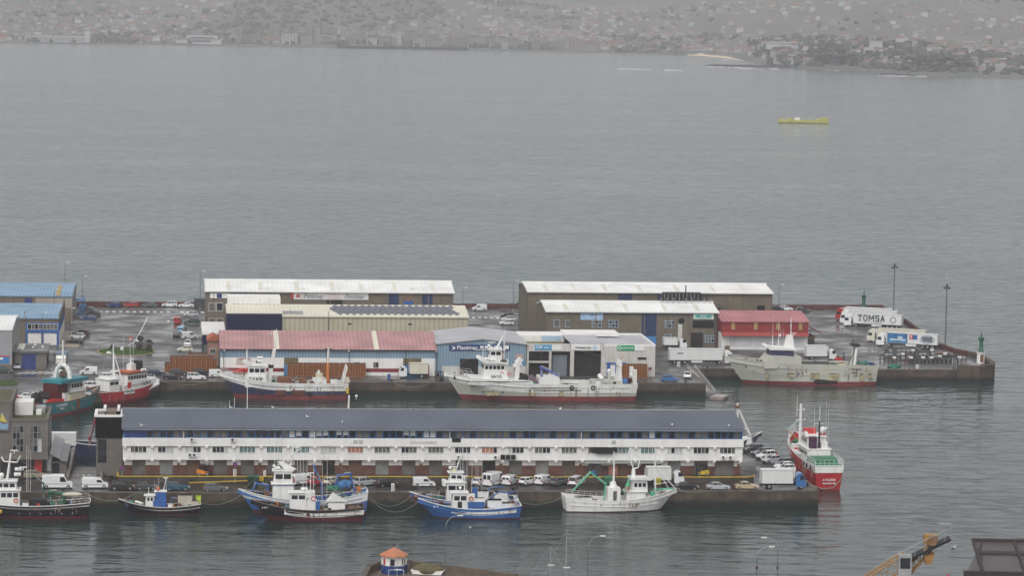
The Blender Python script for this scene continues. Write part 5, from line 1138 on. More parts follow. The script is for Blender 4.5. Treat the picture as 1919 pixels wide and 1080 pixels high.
    def arm(s, pts, r, m, name='crane_arm'):
        mb = MB(); mb.tube((pts[0][0], pts[0][1], pts[0][2] - .3), pts[0], r * 1.7, m, n=8)
        for a, c in zip(pts, pts[1:]): mb.tube(a, c, r, m, r * .8, 6)
        for p in pts[1:-1]: mb.ball(p, r * 1.4, m, 7, 5)
        for a, c in zip(pts, pts[1:]): mb.tube((a[0], a[1] + r, a[2] + r), ((a[0] + c[0]) / 2, a[1] + r, (a[2] + c[2]) / 2 + r * 1.5), r * .4, STEEL, n=5)
        return s.part(mb, name)
    def ring(s, x, y, z, m=None): s.part(MB().ring((x, y, z), .36, .09, m or mat('lifebuoy_orange', (.5, .12, .04), .6), 'y', 14, 5), 'lifebuoy')
    def raft(s, x, y, z): s.part(MB().tube((x - .6, y, z), (x + .6, y, z), .34, WHITE, n=10).box(x - .08, x - .02, y - .36, y + .36, z - .36, z + .36, STEEL), 'life_raft')
    def clutter(s, x0, x1, n_, tall=1.0):
        ms = [NETD, NETB, DARK, RUSTY, NETG, STEEL, DARK, WOOD, NETD, mat('faded_blue_gear', (.08, .14, .24), .8, .3, 2), mat('pale_gear', (.42, .40, .36), .8, .2, 2), ORANGES]
        for i in range(n_):
            x = random.uniform(x0, x1); y = random.uniform(-.75, .75) * max(.3, s.hb(x) - .5); z = s.dz(x); m_ = random.choice(ms); q = random.random(); h_ = random.uniform(.5, 1.3) * tall
            if q < .35: s.part(MB().box(x - random.uniform(.2, .6), x + random.uniform(.2, .6), y - .3, y + .35, z, z + h_, m_), 'deck_gear')
            elif q < .7: s.heap(x, y, z, (random.uniform(.5, 1.1), random.uniform(.4, .8), h_ * .8), m_, 'rope_heap', 4)
            elif q < .85: s.part(MB().tube((x, y, z), (x, y, z + h_ * .8), .32, m_, n=9), 'drum')
            else: s.part(MB().tube((x, y, z), (x + random.uniform(-.6, .6), y, z + h_ * 1.7), .06, m_).tube((x - .5, y, z + h_ * 1.2), (x + .5, y, z + h_ * 1.3), .05, m_), 'deck_davit')
    def stays(s, top, ends, m=None):
        for e in ends: s.part(MB().tube(top, e, .022, m or STEEL, n=4), 'rigging_wire')
    def fenders(s, xs, z=1.2):
        for x in xs: s.part(MB().ring((x, s.vis * (s.hb(x) + .12), z), .34, .13, BLACK, 'y', 12, 5).tube((x, s.vis * (s.hb(x) + .1), z + .4), (x, s.vis * (s.hb(x) - .02), s.top(x)), .03, ROPE, n=4), 'tyre_fender')
    def word(s, t, size, x, z, m, sx=1.0, off=.06, y=None, name='lettering', tilt=0):
        yy = s.vis * ((s.hb(x) + off) if y is None else y)
        d = (s.hb(x + .6) - s.hb(x - .6)) / 1.2 if y is None else 0
        rz = (pi - math.atan(d)) if s.vis > 0 else math.atan(d)
        return text(s.r, t, size, (x, yy, z), (R(90) - tilt, 0, rz), m, name, .012, sx=sx)

WB = lambda m1, m2, boot=.55: [(0, ANTIF), (0, ANTIF), (boot, m1), ('s-.7', m1), ('s-.12', m2), ('s', m2)]
FB = 'fishing boats moored two deep along the front quay'
ST = [(0, MAROON), (0, MAROON), (.30, None), ('s-1.0', None), ('s-.35', None), ('s', None)]
def rows_of(boot, bootm, hullm, so=1.0, si=.4): return [(0, bootm), (0, bootm), (boot, hullm), ('s-%s' % so, hullm), ('s-%s' % si, hullm), ('s', hullm)]
# row index: 0 keel..0, 1 0..boot, 2 boot..stripe foot, 3 stripe, 4 top strake

# --- blue boat with a white stripe (front)
b = Boat('fishing_boat', 'bright blue fishing boat with a broad white stripe along its hull', -67.2, -12.3, 180, 18.8, 5.4, (2.5, 1.85, 3.5), rows_of(.22, MAROON, SHIPB, 1.15, .45), 1, FB, stripe=(3, .03, .68, SHIPW), rake=3.0)
z = b.dz(0)
b.house(.3, 3.2, 2.6, z + .2, z + 3.5, SHIPW, 2, 3, (z + 2.2, z + 3.0)); b.part(MB().box(1.4, 2.2, 1.29, 1.34, z + .4, z + 2.0, GLASS), 'door')
b.part(MB().box(-2.6, .3, -1.7, 1.7, z, z + 2.0, SHIPB), 'engine_casing'); b.ring(-.2, 1.75, z + 2.6); b.part(MB().box(-.9, .5, .6, 1.6, z + 2.0, z + 3.4, SHIPW), 'casing_top')
b.crate(-1.7, 1.2, z + 2.0, 1.8, .9, .7, SHIPW); b.crate(-4.6, .2, z, 2.6, 2.2, 2.2, SHIPW); b.crate(-7.0, .3, z, 2.8, 1.6, 1.6, SHIPW); b.crate(-3.0, 2.0, z, .9, .7, 1.0, WOOD)
b.part(MB().box(-9, -3.5, -2.0, 2.2, z + .1, z + .8, SHIPB), 'work_table')
b.arm([(-3.2, -.3, z), (-3.2, -.3, z + 1.9), (-5.6, -.3, z + 3.6), (-8.0, -.3, z + 3.2)], .16, BLUEP); b.heap(-8.2, .2, z + .2, (1.4, 1.2, 1.9), NETB, n_=10)
b.part(MB().ring((-8.0, 0, z + 3.0), .8, .08, SHIPB, 'y', 14, 4), 'hauler_ring'); b.heap(6.2, .3, b.dz(6.2), (1.5, 1.2, .8), NETB); b.heap(4.6, .8, b.dz(4.6), (1.0, 1.0, .9), mat('blue_sheet', (.05, .15, .35), .8)); b.crate(4.2, .0, z, 1.3, 1.3, 1.2, mat('pale_pink_box', (.5, .42, .38), .7))
b.mast(.8, -.3, z + 3.6, z + 6.3, .09, 0, ((z + 5.4, 1.2),)); b.radar(.9, -.3, z + 6.4, 1.2); b.dome(1.7, .4, z + 4.2, .3)
b.whips([(-.4, .5, z + 3.4), (-1.6, -.3, z + 2), (.4, -.8, z + 3.6), (-2.2, .8, z + 2)], 8.5); b.clutter(-8.6, -2.4, 14); b.clutter(4, 7.6, 9); b.stays((.8, -.3, z + 6.2), [(8.8, 0, b.top(8.8)), (-8.8, 1.4, b.top(-8.8)), (-8.8, -1.4, b.top(-8.8))]); b.word('3ª VI-5', .55, 6.0, 2.2, INKW); b.rail(-9.2, -6.5, None, .5)
# --- dark blue boat behind it
b = Boat('fishing_boat', 'dark purplish blue fishing boat with tall white bridge, behind the bright blue boat', -67.6, -5.6, 180, 20.0, 5.4, (2.4, 2.0, 3.6), rows_of(.3, MAROON, mat('purple_blue_hull', (.04, .05, .17), .45, .2, .5, .2, (.08, .04, .06)), 1.1, .3), 1, FB, stripe=(4, 0, 1, SHIPB), rake=3.0, deckm=mat('blue_deck', (.03, .07, .20), .5, .2, .8))
z = b.dz(0)
b.house(-.2, 3.3, 2.8, z, z + 4.2, SHIPW, 2, 3, (z + 2.9, z + 3.7)); b.house(.2, 2.8, 2.4, z + 4.34, z + 6.0, SHIPW, 2, 3, (z + 5.0, z + 5.6), name='upper_bridge')
b.part(MB().box(3.3, 4.0, -1.2, 1.2, z + 3.6, z + 4.6, SHIPW), 'bridge_wing'); b.crate(-3.5, 0, z, 2, 2, 2.6, SHIPW); b.crate(-6.8, .3, z, 2.4, 2, 2.4, SHIPW); b.crate(-9, .3, z, 1.8, 2, 2.0, SHIPW); b.part(MB().tube((-2.1, .2, z), (-2.1, .2, z + 3.2), .55, SHIPB, n=10), 'funnel')
b.mast(1.6, 0, z + 6.0, z + 9.2, .13, -1.0, ((z + 7.4, 1.6), (z + 8.4, 1.2))); b.radar(.4, 0, z + 9.3, 1.3); b.radar(1.8, .4, z + 7.0, 1.2)
b.part(MB().box(.7, 2.3, -.4, .4, z + 11.6, z + 12.4, DARK), 'mast_lamp_box'); b.dome(2.6, .4, z + 6.7, .34)
b.part(MB().box(1.5, 2.2, -.5, .5, z + 6.1, z + 6.6, mat('cream_box', (.6, .55, .35), .6)), 'searchlight'); b.whips([(2.3, .3, z + 6), (1.9, -.4, z + 6), (2.6, -.2, z + 6), (.7, .1, z + 6), (.2, -.3, z + 6), (-2.2, .2, z + 3.2)], 6.2)
b.clutter(-9, -3, 12, 1.3); b.clutter(4, 8.5, 12); b.stays((.7, 0, z + 9), [(9.4, 0, b.top(9.4)), (-9.4, 0, b.top(-9.4))]); b.heap(6.6, .2, b.dz(6.6), (1.8, 1.4, 1.1), NETG); b.heap(4.8, 1.2, b.dz(4.8), (1.1, .9, 1.3), mat('dark_green_sheet', (.03, .12, .06), .8)); b.heap(8.0, .2, b.dz(8), (1.2, .8, .7), NETD); b.arm([(-4.6, 0, z), (-4.6, 0, z + 3), (-7.5, 0, z + 3.4)], .14, SHIPB)
# --- black boat with white stripe (front), blue-and-white boat behind it
b = Boat('fishing_boat', 'black and maroon fishing boat with a broad white stripe along its hull', -96.7, -14.4, 180, 20.4, 5.6, (2.5, 2.0, 3.6), rows_of(.75, MAROON, SHIPK, 1.3, .4), 1, FB, stripe=(3, .02, .70, SHIPW), rake=3.0, deckm=mat('worn_grey_deck', (.20, .19, .18), .5, .25, .8), capm=mat('brown_cap', (.16, .11, .10), .6))
z = b.dz(0)
b.house(.2, 3.3, 2.5, z + .3, z + 3.7, SHIPW, 2, 3, (z + 2.6, z + 3.3)); b.part(MB().box(-1.6, .2, -1.2, 1.2, z, z + 2.4, SHIPW), 'engine_casing'); b.part(MB().box(-2.2, -1.4, .4, 1.3, z, z + 2.2, SHIPB), 'locker')
b.ring(-1.0, 1.3, z + 2.7, REDP); b.crate(-5.2, .3, z, 3.0, 2.2, 2.0, SHIPW); b.part(MB().prism([(-7.2, z + 2.1), (-4.6, z + 3.6), (-3.4, z + 2.1)], -.8, 1.0, SHIPW), 'white_cover')
b.arm([(-3.0, .3, z), (-3.0, .3, z + 1.2), (-4.8, .3, z + 2.9), (-6.6, .3, z + 3.8)], .12, mat('grey_green_arm', (.15, .25, .22), .5)); b.heap(-8.2, .1, z + .1, (1.9, 1.5, 1.3), NETB, n_=12); b.heap(4.6, .4, b.dz(4.6), (1.6, 1.3, 1.0), mat('blue_green_sheet', (.06, .16, .19), .8)); b.heap(6.8, .2, b.dz(6.8), (1.0, 1.1, .9), NETG)
b.crate(3.6, 2.0, z, 1.3, .8, .9, SHIPW); b.raft(.6, -.4, z + 4.2); b.mast(-.5, -.2, z + 2.4, z + 7.0, .1, 0, ((z + 5.5, 1.4),)); b.radar(-.5, -.2, z + 7.1, 1.2); b.whips([(-1.0, .4, z + 2.4), (.2, .6, z + 3.9), (-3.5, -.4, z + 1), (-2.6, .5, z + 1), (.8, -.6, z + 3.9)], 8.0)
b.clutter(-9.4, -2, 18); b.clutter(3.6, 8, 10); b.stays((-.5, -.2, z + 6.8), [(9.4, 0, b.top(9.4)), (-9.6, 1.4, b.top(-9.6)), (-9.6, -1.4, b.top(-9.6))]); b.word('3ª VI-71-98', .42, 7.4, 2.35, INKW, tilt=.2); b.part(MB().box(-.3, .3, b.hb(0) + .02, b.hb(0) + .05, 1.0, 1.5, MAROON), 'hull_emblem')
b = Boat('fishing_boat', 'blue and white fishing boat with two-storey bridge, behind the black striped one', -97.3, -7.4, 180, 23.6, 5.8, (4.2, 2.6, 4.4), rows_of(.6, MAROON, SHIPB, 1.5, .15), 1, FB, stripe=(3, 0, 1, SHIPW), rake=3.0)
z = b.dz(0)
b.house(1.6, 5.6, 3.0, z, z + 3.6, SHIPW, 2, 3, None); b.house(1.9, 5.4, 2.8, z + 3.74, z + 6.0, SHIPW, 2, 3, (z + 4.6, z + 5.5), name='upper_bridge'); b.part(MB().box(1.7, 5.7, -1.55, 1.55, z + .2, z + .5, SHIPB).box(1.7, 5.7, -1.55, 1.55, z + 3.4, z + 3.6, SHIPB), 'blue_trim')
b.clutter(-10.8, -2, 16, 1.4); b.clutter(6, 9.6, 10, 1.2); b.stays((1.8, 0, z + 10.6), [(11, 0, b.top(11)), (-9.5, 0, z + 5.2)]); b.raft(4.8, .4, z + 6.5); b.raft(3.2, -.4, z + 6.5); b.heap(2.0, .9, z + 4.2, (.7, .5, .7), mat('red_white_buoys', (.3, .10, .09), .7)); b.part(MB().prism([(1.2, z + 6.2), (3.6, z + 7.6), (4.6, z + 7.6), (3.4, z + 6.2)], -.6, .6, SHIPW), 'canvas_cover')
b.mast(2.4, 0, z + 6.0, z + 11.0, .13, -.7, ((z + 8.5, 1.8), (z + 9.6, 1.2))); b.radar(1.3, 0, z + 10.2, 1.5); b.part(MB().tube((4.6, .2, z + 7), (.6, .2, z + 10), .1, WHITE), 'boom'); b.dome(5.3, .6, z + 6.7, .3)
b.whips([(5.2, .2, z + 6), (4.7, -.2, z + 6), (4.2, .3, z + 6), (3.3, -.3, z + 6), (.5, .2, z + 5), (1.0, -.2, z + 5), (-2, .3, z + 3), (-4.4, .2, z + 4)], 6.4)
b.arm([(-3.5, .3, z), (-3.5, .3, z + 3.4), (-1.8, .3, z + 7.2)], .2, BLUEP); b.arm([(-8.6, 0, z), (-9.5, 0, z + 2.6), (-8.6, 0, z + 5.4), (-6.4, 0, z + 5.0), (-6.0, 0, z + 3.2)], .24, BLUEP); b.heap(-7.6, .2, z + 3.2, (1.2, .9, 1.3), mat('blue_net', (.06, .16, .34), .9), n_=9)
b.arm([(6.4, .2, b.dz(6.4)), (6.4, .2, z + 3.2), (8.6, .2, z + 3.6), (9.2, .2, z + 2.2)], .25, BLUEP); b.heap(7.8, .3, b.dz(7.8), (1.2, 1, 1.2), NETD); b.part(MB().box(-2.2, 1.4, -1.2, 1.2, z, z + 2.2, SHIPW), 'engine_casing'); b.rail(-11.6, -9.0, None, .4)
# --- small black boat with blue wheelhouse
b = Boat('fishing_boat', 'small black fishing boat with a blue wheelhouse and beige fish boxes', -123.3, -7.9, 180, 14.8, 4.4, (1.9, 1.35, 2.6), rows_of(.2, MAROON, SHIPK, .62, .48), 1, FB, stripe=(3, .0, 1, mat('white_band', (.5, .48, .45), .6)), rake=2.4, bul=.55, deckm=mat('worn_grey_deck', (0, 0, 0)), capm=mat('white_band', (0, 0, 0)))
z = b.dz(0)
b.part(MB().box(-1.2, 1.2, -1.1, 1.3, z, z + 1.7, BLUEP), 'deckhouse'); b.house(.9, 2.6, 1.9, z + .3, z + 2.5, SHIPW, 2, 2, (z + 1.6, z + 2.2), y=.2); b.part(MB().box(-1.2, .7, -.9, .9, z + 1.7, z + 3.2, BLUEP).box(-1.3, 1.0, -1.0, 1.0, z + 3.2, z + 3.34, WHITE), 'upper_wheelhouse'); b.part(MB().box(1.0, 1.6, 1.2, 1.3, z + .1, z + 1.6, WHITE), 'door')
b.clutter(-6.6, -1.6, 16, .9); b.clutter(2.6, 5.6, 10, .8); b.stays((-1.1, .1, z + 5.4), [(6.8, 0, b.top(6.8)), (-6.8, 0, b.top(-6.8))]); b.stays((2.0, .1, z + 3.9), [(6.9, 0, b.top(6.9))]); b.crate(-1.9, 1.5, z, .8, .5, 1.2, WHITE); b.crate(-4.6, -.2, z, 2.6, 1.4, 2.5, mat('beige_tarp', (.45, .41, .33), .8), 'beige_cover'); b.crate(-6.4, .6, z, 1.4, 1.0, 1.6, mat('pale_pink_box', (0, 0, 0))); b.crate(-7.0, -.1, z + .8, .9, .9, 1.7, LIME, 'lime_bin'); b.crate(-5.6, 1.3, z, .8, .6, .6, MAROON)
b.arm([(-1.8, -.2, z), (-2.2, -.2, z + 2.0), (-4.6, -.2, z + 1.4)], .11, BLUEP); b.heap(-4.0, 1.0, z, (1.2, .7, .7), mat('blue_net', (0, 0, 0))); b.heap(-2.8, 1.4, z, (.9, .5, .5), WHITE); b.heap(5.0, .2, b.dz(5), (.8, .8, 1.1), NETT); b.heap(3.4, .4, b.dz(3.4), (1.0, .9, .9), NETG); b.part(MB().tube((4.4, 0, z + 1.3), (3.0, .4, z + .9), .25, WHITE, n=8), 'white_drum')
b.part(MB().ring((3.2, 0, z + 1.3), 1.5, .06, NETG, 'y', 16, 4), 'hoop_frame'); b.mast(-.7, .1, z + 3.3, z + 5.6, .08, -.5, ((z + 4.6, .9),)); b.radar(-1.1, .1, z + 5.6, .9); b.mast(2.0, .1, z + 2.5, z + 3.9, .07); b.part(MB().ball((.3, .2, z + 3.7), .38, mat('orange_float', (.5, .14, .06), .5), 8, 6), 'orange_float'); b.whips([(.9, .3, z + 2.6), (.2, -.3, z + 3.3), (-1.2, -.3, z + 3.2)], 2.6)
# --- black boat cut by the left frame edge
b = Boat('fishing_boat', 'large black fishing boat with a green crane, leftmost along the front quay', -148.0, -11.4, 180, 24.5, 6.2, (2.9, 2.3, 3.9), rows_of(.5, MAROON, SHIPK, .62, .4), 1, FB, stripe=(3, 0, 1, mat('white_band', (0, 0, 0))), rake=3.0)
z = b.dz(0)
b.house(.2, 5.0, 3.4, z, z + 3.4, SHIPW, 4, 4, (z + 2.2, z + 3.0)); b.house(.8, 4.6, 3.0, z + 3.54, z + 5.0, SHIPW, 3, 3, (z + 4.0, z + 4.7), name='upper_bridge'); b.ring(.9, 1.75, z + 1.6); b.crate(-.8, 1.9, z, 1.1, .6, 1.3, WHITE)
b.part(MB().tube((2.6, 0, z + 5), (1.9, 0, z + 10), .24, WHITE, .16, 8).path([(3.6, -.9, z + 9.2), (3.2, -.6, z + 8.4), (.8, .6, z + 8.4), (.2, .9, z + 9.6)], .13, WHITE), 'mast'); b.radar(1.3, 0, z + 10.4, 1.4); b.radar(-.3, .3, z + 7.4, 1.4); b.raft(.7, .6, z + 6.2); b.raft(.6, -.4, z + 7.0); b.dome(3.5, .5, z + 5.8, .45); b.heap(4.2, .2, z + 5.4, (.9, .8, .9), WHITE, 'white_gear'); b.whips([(4.6, .1, z + 5), (3.9, -.3, z + 5), (-.9, .2, z + 3), (-1.6, -.2, z + 3), (-1.2, .5, z + 3)], 8)
b.arm([(-5.2, 0, z), (-5.2, 0, z + 2.9), (-7.5, 0, z + 2.6), (-7.7, 0, z + .9)], .34, DGREEN); b.arm([(-3.9, -.4, z), (-3.9, -.4, z + 4.4), (-1.8, -.4, z + 6.0)], .16, DGREEN); b.heap(-3.4, .6, z, (2.0, 1.4, 1.3), NETD, n_=12); b.heap(-6.2, .3, z, (1.3, 1.2, 1.6), mat('green_machine', (.03, .10, .07), .6), n_=8); b.heap(-9.6, 0, z, (1.8, 1.6, 1.0), NETD, n_=10); b.crate(-6.6, 1.8, z, 1.2, .6, .9, GLASSP); b.part(MB().ball((-3.1, 2.0, z + .9), .3, REDP, 8, 6), 'red_float'); b.part(MB().ball((3.6, 3.3, 1.4), .4, YELLOW, 9, 7), 'yellow_fender')
b.clutter(-11.4, -1, 30, 1.2); b.stays((2, 0, z + 9.8), [(11.4, 0, b.top(11.4)), (-11.8, 0, b.top(-11.8))]); t_ = b.part(MB().ball((-9.0, .2, z + 2.5), (1.9, .75, .45), mat('dinghy_cream', (.48, .46, .36), .6), 12, 6), 'dinghy'); b.rail(-12, -9, None, .9); b.part(MB().box(-4.6, -1.4, -1.3, 1.5, z, z + 1.7, DARK), 'net_bin')
for k in range(6): b.part(MB().ball((-9.2 + k * 1.9, b.hb(-9.2 + k * 1.9) - .12, 1.0), (.14, .1, .14), STEEL, 7, 5), 'porthole')
# --- white boat with green crane
b = Boat('fishing_boat', 'all white fishing boat with a mint green crane along the front quay', -38.3, -4.4, 3, 21.4, 5.6, (2.9, 2.1, 4.0), rows_of(.18, MAROON, SHIPW, 1.0, .3), -1, FB, rake=3.2, tb=.5, deckm=mat('pale_deck', (.45, .44, .42), .6, .15, .8))
z = b.dz(0)
b.house(.9, 4.6, 3.0, z, z + 2.2, SHIPW, 2, 3, None, name='deckhouse'); b.house(2.0, 4.9, 2.8, z + 2.34, z + 4.4, SHIPW, 3, 3, (z + 3.2, z + 3.9)); b.part(MB().prism([(1.6, z + 4.5), (1.6, z + 4.9), (5.0, z + 4.9), (5.5, z + 4.4)], -1.7, 1.7, SHIPW), 'bridge_visor')
b.ring(1.0, -1.6, z + 2.8); b.part(MB().box(-2.6, -.2, -1.3, 1.3, z, z + 3.0, SHIPW).box(-1.6, -.9, -1.33, -1.28, z + .2, z + 2.4, GLASSY), 'engine_casing'); b.part(MB().tube((-1.4, 0, z + 3), (-1.4, 0, z + 4.0), .8, SHIPW, .5, 8), 'funnel')
b.mast(-1.3, 0, z + 3.8, z + 9.6, .22, 0, ((z + 6.2, 1.4),), top=.3); b.mast(6.7, 0, z, z + 10.4, .2, -.3, ((z + 6.8, .8),), top=.5); b.part(MB().tube((6.5, 0, z + 7), (9.2, .6, z + 2.6), .08, WHITE).tube((6.5, 0, z + 7), (10.2, -.4, z + 2.8), .08, WHITE).tube((6.2, 0, z + 3.4), (9.0, 0, z + 3.8), .06, WHITE), 'forestay')
b.part(MB().tube((2.4, 0, z + 4.9), (2.4, 0, z + 6.4), .45, SHIPW, .3, 8).path([(2.4, 0, z + 6.4), (1.3, 0, z + 9.2), (1.7, 0, z + 10.3), (3.6, 0, z + 8.4), (3.3, 0, z + 6.6), (2.4, 0, z + 6.4)], .12, WHITE), 'radar_mast')
b.arm([(-3.2, -.4, z), (-2.9, -.4, z + 3.6), (-5.8, -.4, z + 5.8), (-9.2, -.4, z + 2.2)], .18, GREENP); b.arm([(1.0, .3, z + 2.3), (1.4, .3, z + 3.2), (2.0, .3, z + 5.0)], .3, GREENP); b.part(MB().box(5.6, 6.4, -.6, .6, b.dz(6), b.dz(6) + 1.4, GREENP).tube((6, -.8, b.dz(6) + 1.8), (10, -.5, b.dz(6) + 2.0), .15, GREENP), 'windlass')
b.part(MB().tube((4.0, -.6, z + .9), (5.6, -.6, z + 1.0), .6, mat('pale_pink_box', (0, 0, 0)), n=12), 'net_drum'); b.part(MB().ring((2.6, -2.4, z + .4), .5, .12, BLACK, 'y', 14, 5), 'tyre_fender'); b.crate(-7.0, 0, z, 3.0, 2.4, 1.2, SHIPW); b.rail(-9.8, -2.8, None, .8); b.crate(-9.6, -.9, z + .2, 1.0, .1, .9, GLASSY, 'vent'); b.heap(7.8, .2, b.dz(7.8), (1.0, .9, .7), NETD); b.whips([(4.6, .4, z + 4.8), (5.1, -.6, z + 4.6)], 1.6)
b.clutter(5.2, 9, 9, .8); b.clutter(-9.4, -3.4, 9, .8); b.stays((6.4, 0, z + 10.2), [(10.4, 0, b.top(10.2)), (-1.3, 0, z + 9.4)]); b.stays((-1.3, 0, z + 9.4), [(-10.4, 0, b.top(-10.4))]); b.word('VI-5-1-02', .4, 7.7, 2.3, INKG, tilt=.3)

# --- trawlers along the rear pier
TR = None
b = Boat('trawler', 'white topped navy trawler with red bottom and call letters EAKP, beside the wooden crates', -95.6, 153.2, 180, 29.8, 7.4, (3.7, 3.7, 6.0), [(0, ANTIF), (0, ANTIF), (1.0, SHIPN), ('s-1.75', SHIPW), ('s-.6', SHIPW), ('s', SHIPW)], 1, TR, rake=3.6, bul=1.0, cat='trawler', deckm=mat('rust_deck', (.13, .085, .06), .7, .4, .8))
z = b.dz(0)
b.house(4.0, 9.0, 5.4, z, z + 2.6, SHIPW, 0, 0, None, name='deckhouse', roof=False); b.house(4.2, 8.4, 4.6, z + 2.6, z + 4.8, SHIPW, 3, 4, (z + 3.4, z + 4.3)); b.part(MB().prism([(8.2, z + 4.9), (9.6, z + 5.6), (9.2, z + 6.0), (7.6, z + 5.2)], -2.4, 2.4, SHIPW), 'bridge_visor'); b.word('EAKP', 1.25, 6.6, z + 1.75, INK, y=2.78, sx=1.1)
b.raft(5.6, 1.2, z + 5.9); b.raft(5.6, 1.2, z + 6.7); b.mast(8.6, .4, z + 5, z + 8.6, .22, 0, ((z + 7.4, 1.2), (z + 6.4, 1.0))); b.part(MB().prism([(3.0, z + .5), (4.2, z + .5), (2.6, z + 8.6), (1.9, z + 8.6)], -.7, .7, SHIPW).box(2.4, 3.6, -.72, .72, z + 4.2, z + 5.0, DARK), 'funnel_mast'); b.mast(2.0, 0, z + 8.4, z + 13.4, .14, -.2, ((z + 11, 1.6), (z + 12, 1.0), (z + 9.6, 1.2))); b.dome(3.0, .5, z + 12, .25)
b.heap(-.2, .6, z, (1.9, 1.6, 1.9), NETB, n_=10); b.heap(-4.0, .4, z, (3.4, 2.2, 1.9), mat('rusty_net', (.13, .06, .035), .9, .5, 2), n_=18); b.part(MB().box(-1.8, 1.4, -2, 2, z, z + 2.0, RUSTY), 'trawl_winch'); b.part(MB().box(-9.6, -6.6, 1.2, 1.3, z, z + 2.2, SHIPW).box(-9.0, -7.4, -.8, 1.0, z, z + 3.0, mat('cream_casing', (.55, .52, .40), .6, .1, 1, .3, RUST)), 'deck_casing'); b.part(MB().tube((-8.1, .2, z + 3), (-8.1, .2, z + 3.7), .35, SHIPW, n=10), 'vent')
b.part(MB().tube((-10.2, 0, z), (-10.2, 0, z + 5.4), .55, ORANGES, .38, 8).tube((-10.2, 0, z + 5.4), (-10.3, 0, z + 9.0), .32, SHIPW, .22, 8).box(-11.2, -9.4, -.2, .2, z + 8.6, z + 8.75, DARK), 'mast'); b.crate(-11.6, .8, z, 1.4, 1.2, 1.8, SHIPW); b.crate(-9.4, 1.6, z, .9, .8, 1.9, SHIPW)
mb = MB()
for y in (-2.6, 2.6): mb.tube((-13.4, y, z), (-14.6, y, z + 4.8), .22, SHIPW, n=6)
mb.tube((-14.5, -2.7, z + 4.6), (-14.5, 2.7, z + 4.6), .22, SHIPW).tube((-14.0, -2.6, z + 2.4), (-14.0, 2.6, z + 2.4), .15, SHIPW).box(-15.2, -14, -2.8, 2.8, z + 1.2, z + 1.8, mat('cream_casing', (0, 0, 0))); b.part(mb, 'stern_gantry')
b.part(MB().box(-15.0, -14.4, 2.9, 3.3, 1.4, 2.8, YELLOW), 'rusty_stern_plate'); b.rail(9.5, 14.4, None, .9)
for x, w_ in ((.8, 1.2), (-3.2, 1.6)): b.part(MB().box(x - w_, x + w_, b.hb(x) - .05, b.hb(x) + .03, 1.1, 2.2, mat('rust_patch', (.10, .035, .028), .8, .3, 1)), 'rust_patch')
b.clutter(-13, 3, 26, 1.2); b.clutter(9.4, 13, 8); b.fenders((-6, 5)); b.stays((2.0, 0, z + 13), [(14.2, 0, b.top(14.2)), (-10.2, 0, z + 8.6)]); b.word('3ª-VI-5-98', .5, 10.4, 2.9, INK, tilt=.35)

b = Boat('trawler', 'large white trawler with call letters EAYG and a red bottom, before the pale blue workshop', -35.7, 152.6, 180, 45.2, 8.6, (4.0, 3.9, 6.4), [(0, ANTIF), (0, ANTIF), (1.1, SHIPG), ('s-2.1', SHIPW), ('s-.35', SHIPW), ('s', SHIPW)], 1, TR, rake=4.2, bul=1.0, cat='trawler', tb=.6, fine=2.6)
z = b.dz(0); zf = b.dz(11)
b.part(MB().prism([(2.0, z), (2.0, z + 1.4), (6.0, z + 2.0), (17, zf + 1.6), (17, zf)], -3.6, 3.6, SHIPW), 'raised_foredeck'); z2 = z + 1.9
b.house(7.6, 14.0, 6.0, z2 - .4, z2 + 1.9, SHIPW, 0, 0, None, name='deckhouse', roof=False, tap=.5); b.house(8.4, 13.6, 5.2, z2 + 1.7, z2 + 3.6, SHIPW, 5, 5, (z2 + 2.4, z2 + 3.2)); b.part(MB().prism([(8.0, z2 + 3.7), (13.2, z2 + 3.7), (15.0, z2 + 4.8), (14.4, z2 + 5.2), (12.6, z2 + 4.3), (8.0, z2 + 4.1)], -3.0, 3.0, SHIPW), 'bridge_visor')
b.house(9.2, 12.2, 3.2, z2 + 4.2, z2 + 6.8, SHIPW, 2, 3, (z2 + 5.6, z2 + 6.4), name='upper_bridge'); b.word('EAYG', .85, 10.6, z2 + .75, INK, y=3.06, sx=1.15); b.raft(11.4, 2.0, z2 + 4.6); b.raft(12.8, 2.0, z2 + 4.8); b.part(MB().box(8.2, 9.6, -2, 2.9, z2 + 3.7, z2 + 4.4, DARK), 'dark_canopy'); b.ring(9.2, 2.72, z2 + 1.4, REDP); b.ring(7.6, 2.9, z2 + 1.3, REDP)
b.mast(10.4, 0, z2 + 6.8, z2 + 11.2, .3, -2.2, ((z2 + 8.2, 2.2), (z2 + 9.6, 1.6)), top=.4); b.mast(8.6, .3, z2 + 4, z2 + 10.0, .16, 0, ((z2 + 6.5, 1), (z2 + 8.2, 1.2))); b.radar(11.6, .2, z2 + 8.4, 1.9); b.radar(8.8, .3, z2 + 10.2, 1.3); b.mast(13.6, .8, z2 + 4.8, z2 + 7.8, .12); b.dome(12.2, .5, z2 + 7.4, .4); b.whips([(13.0, .4, z2 + 4.6), (7.6, 1, z2 + 3.6), (9.6, -1, z2 + 7), (8.2, -.4, z2 + 7)], 5)
b.part(MB().prism([(5.2, z2 - .4), (6.4, z2 - .4), (5.8, z2 + 3.8), (4.9, z2 + 4.8), (4.2, z2 + 4.6), (5.0, z2 + 3.4)], -2.2, -1.4, SHIPW).prism([(5.2, z2 - .4), (6.4, z2 - .4), (5.8, z2 + 3.8), (4.9, z2 + 4.8), (4.2, z2 + 4.6), (5.0, z2 + 3.4)], 1.4, 2.2, SHIPW).box(4.2, 6.5, -1.4, 1.4, z2 + 2.8, z2 + 3.2, SHIPW), 'funnel_arch')
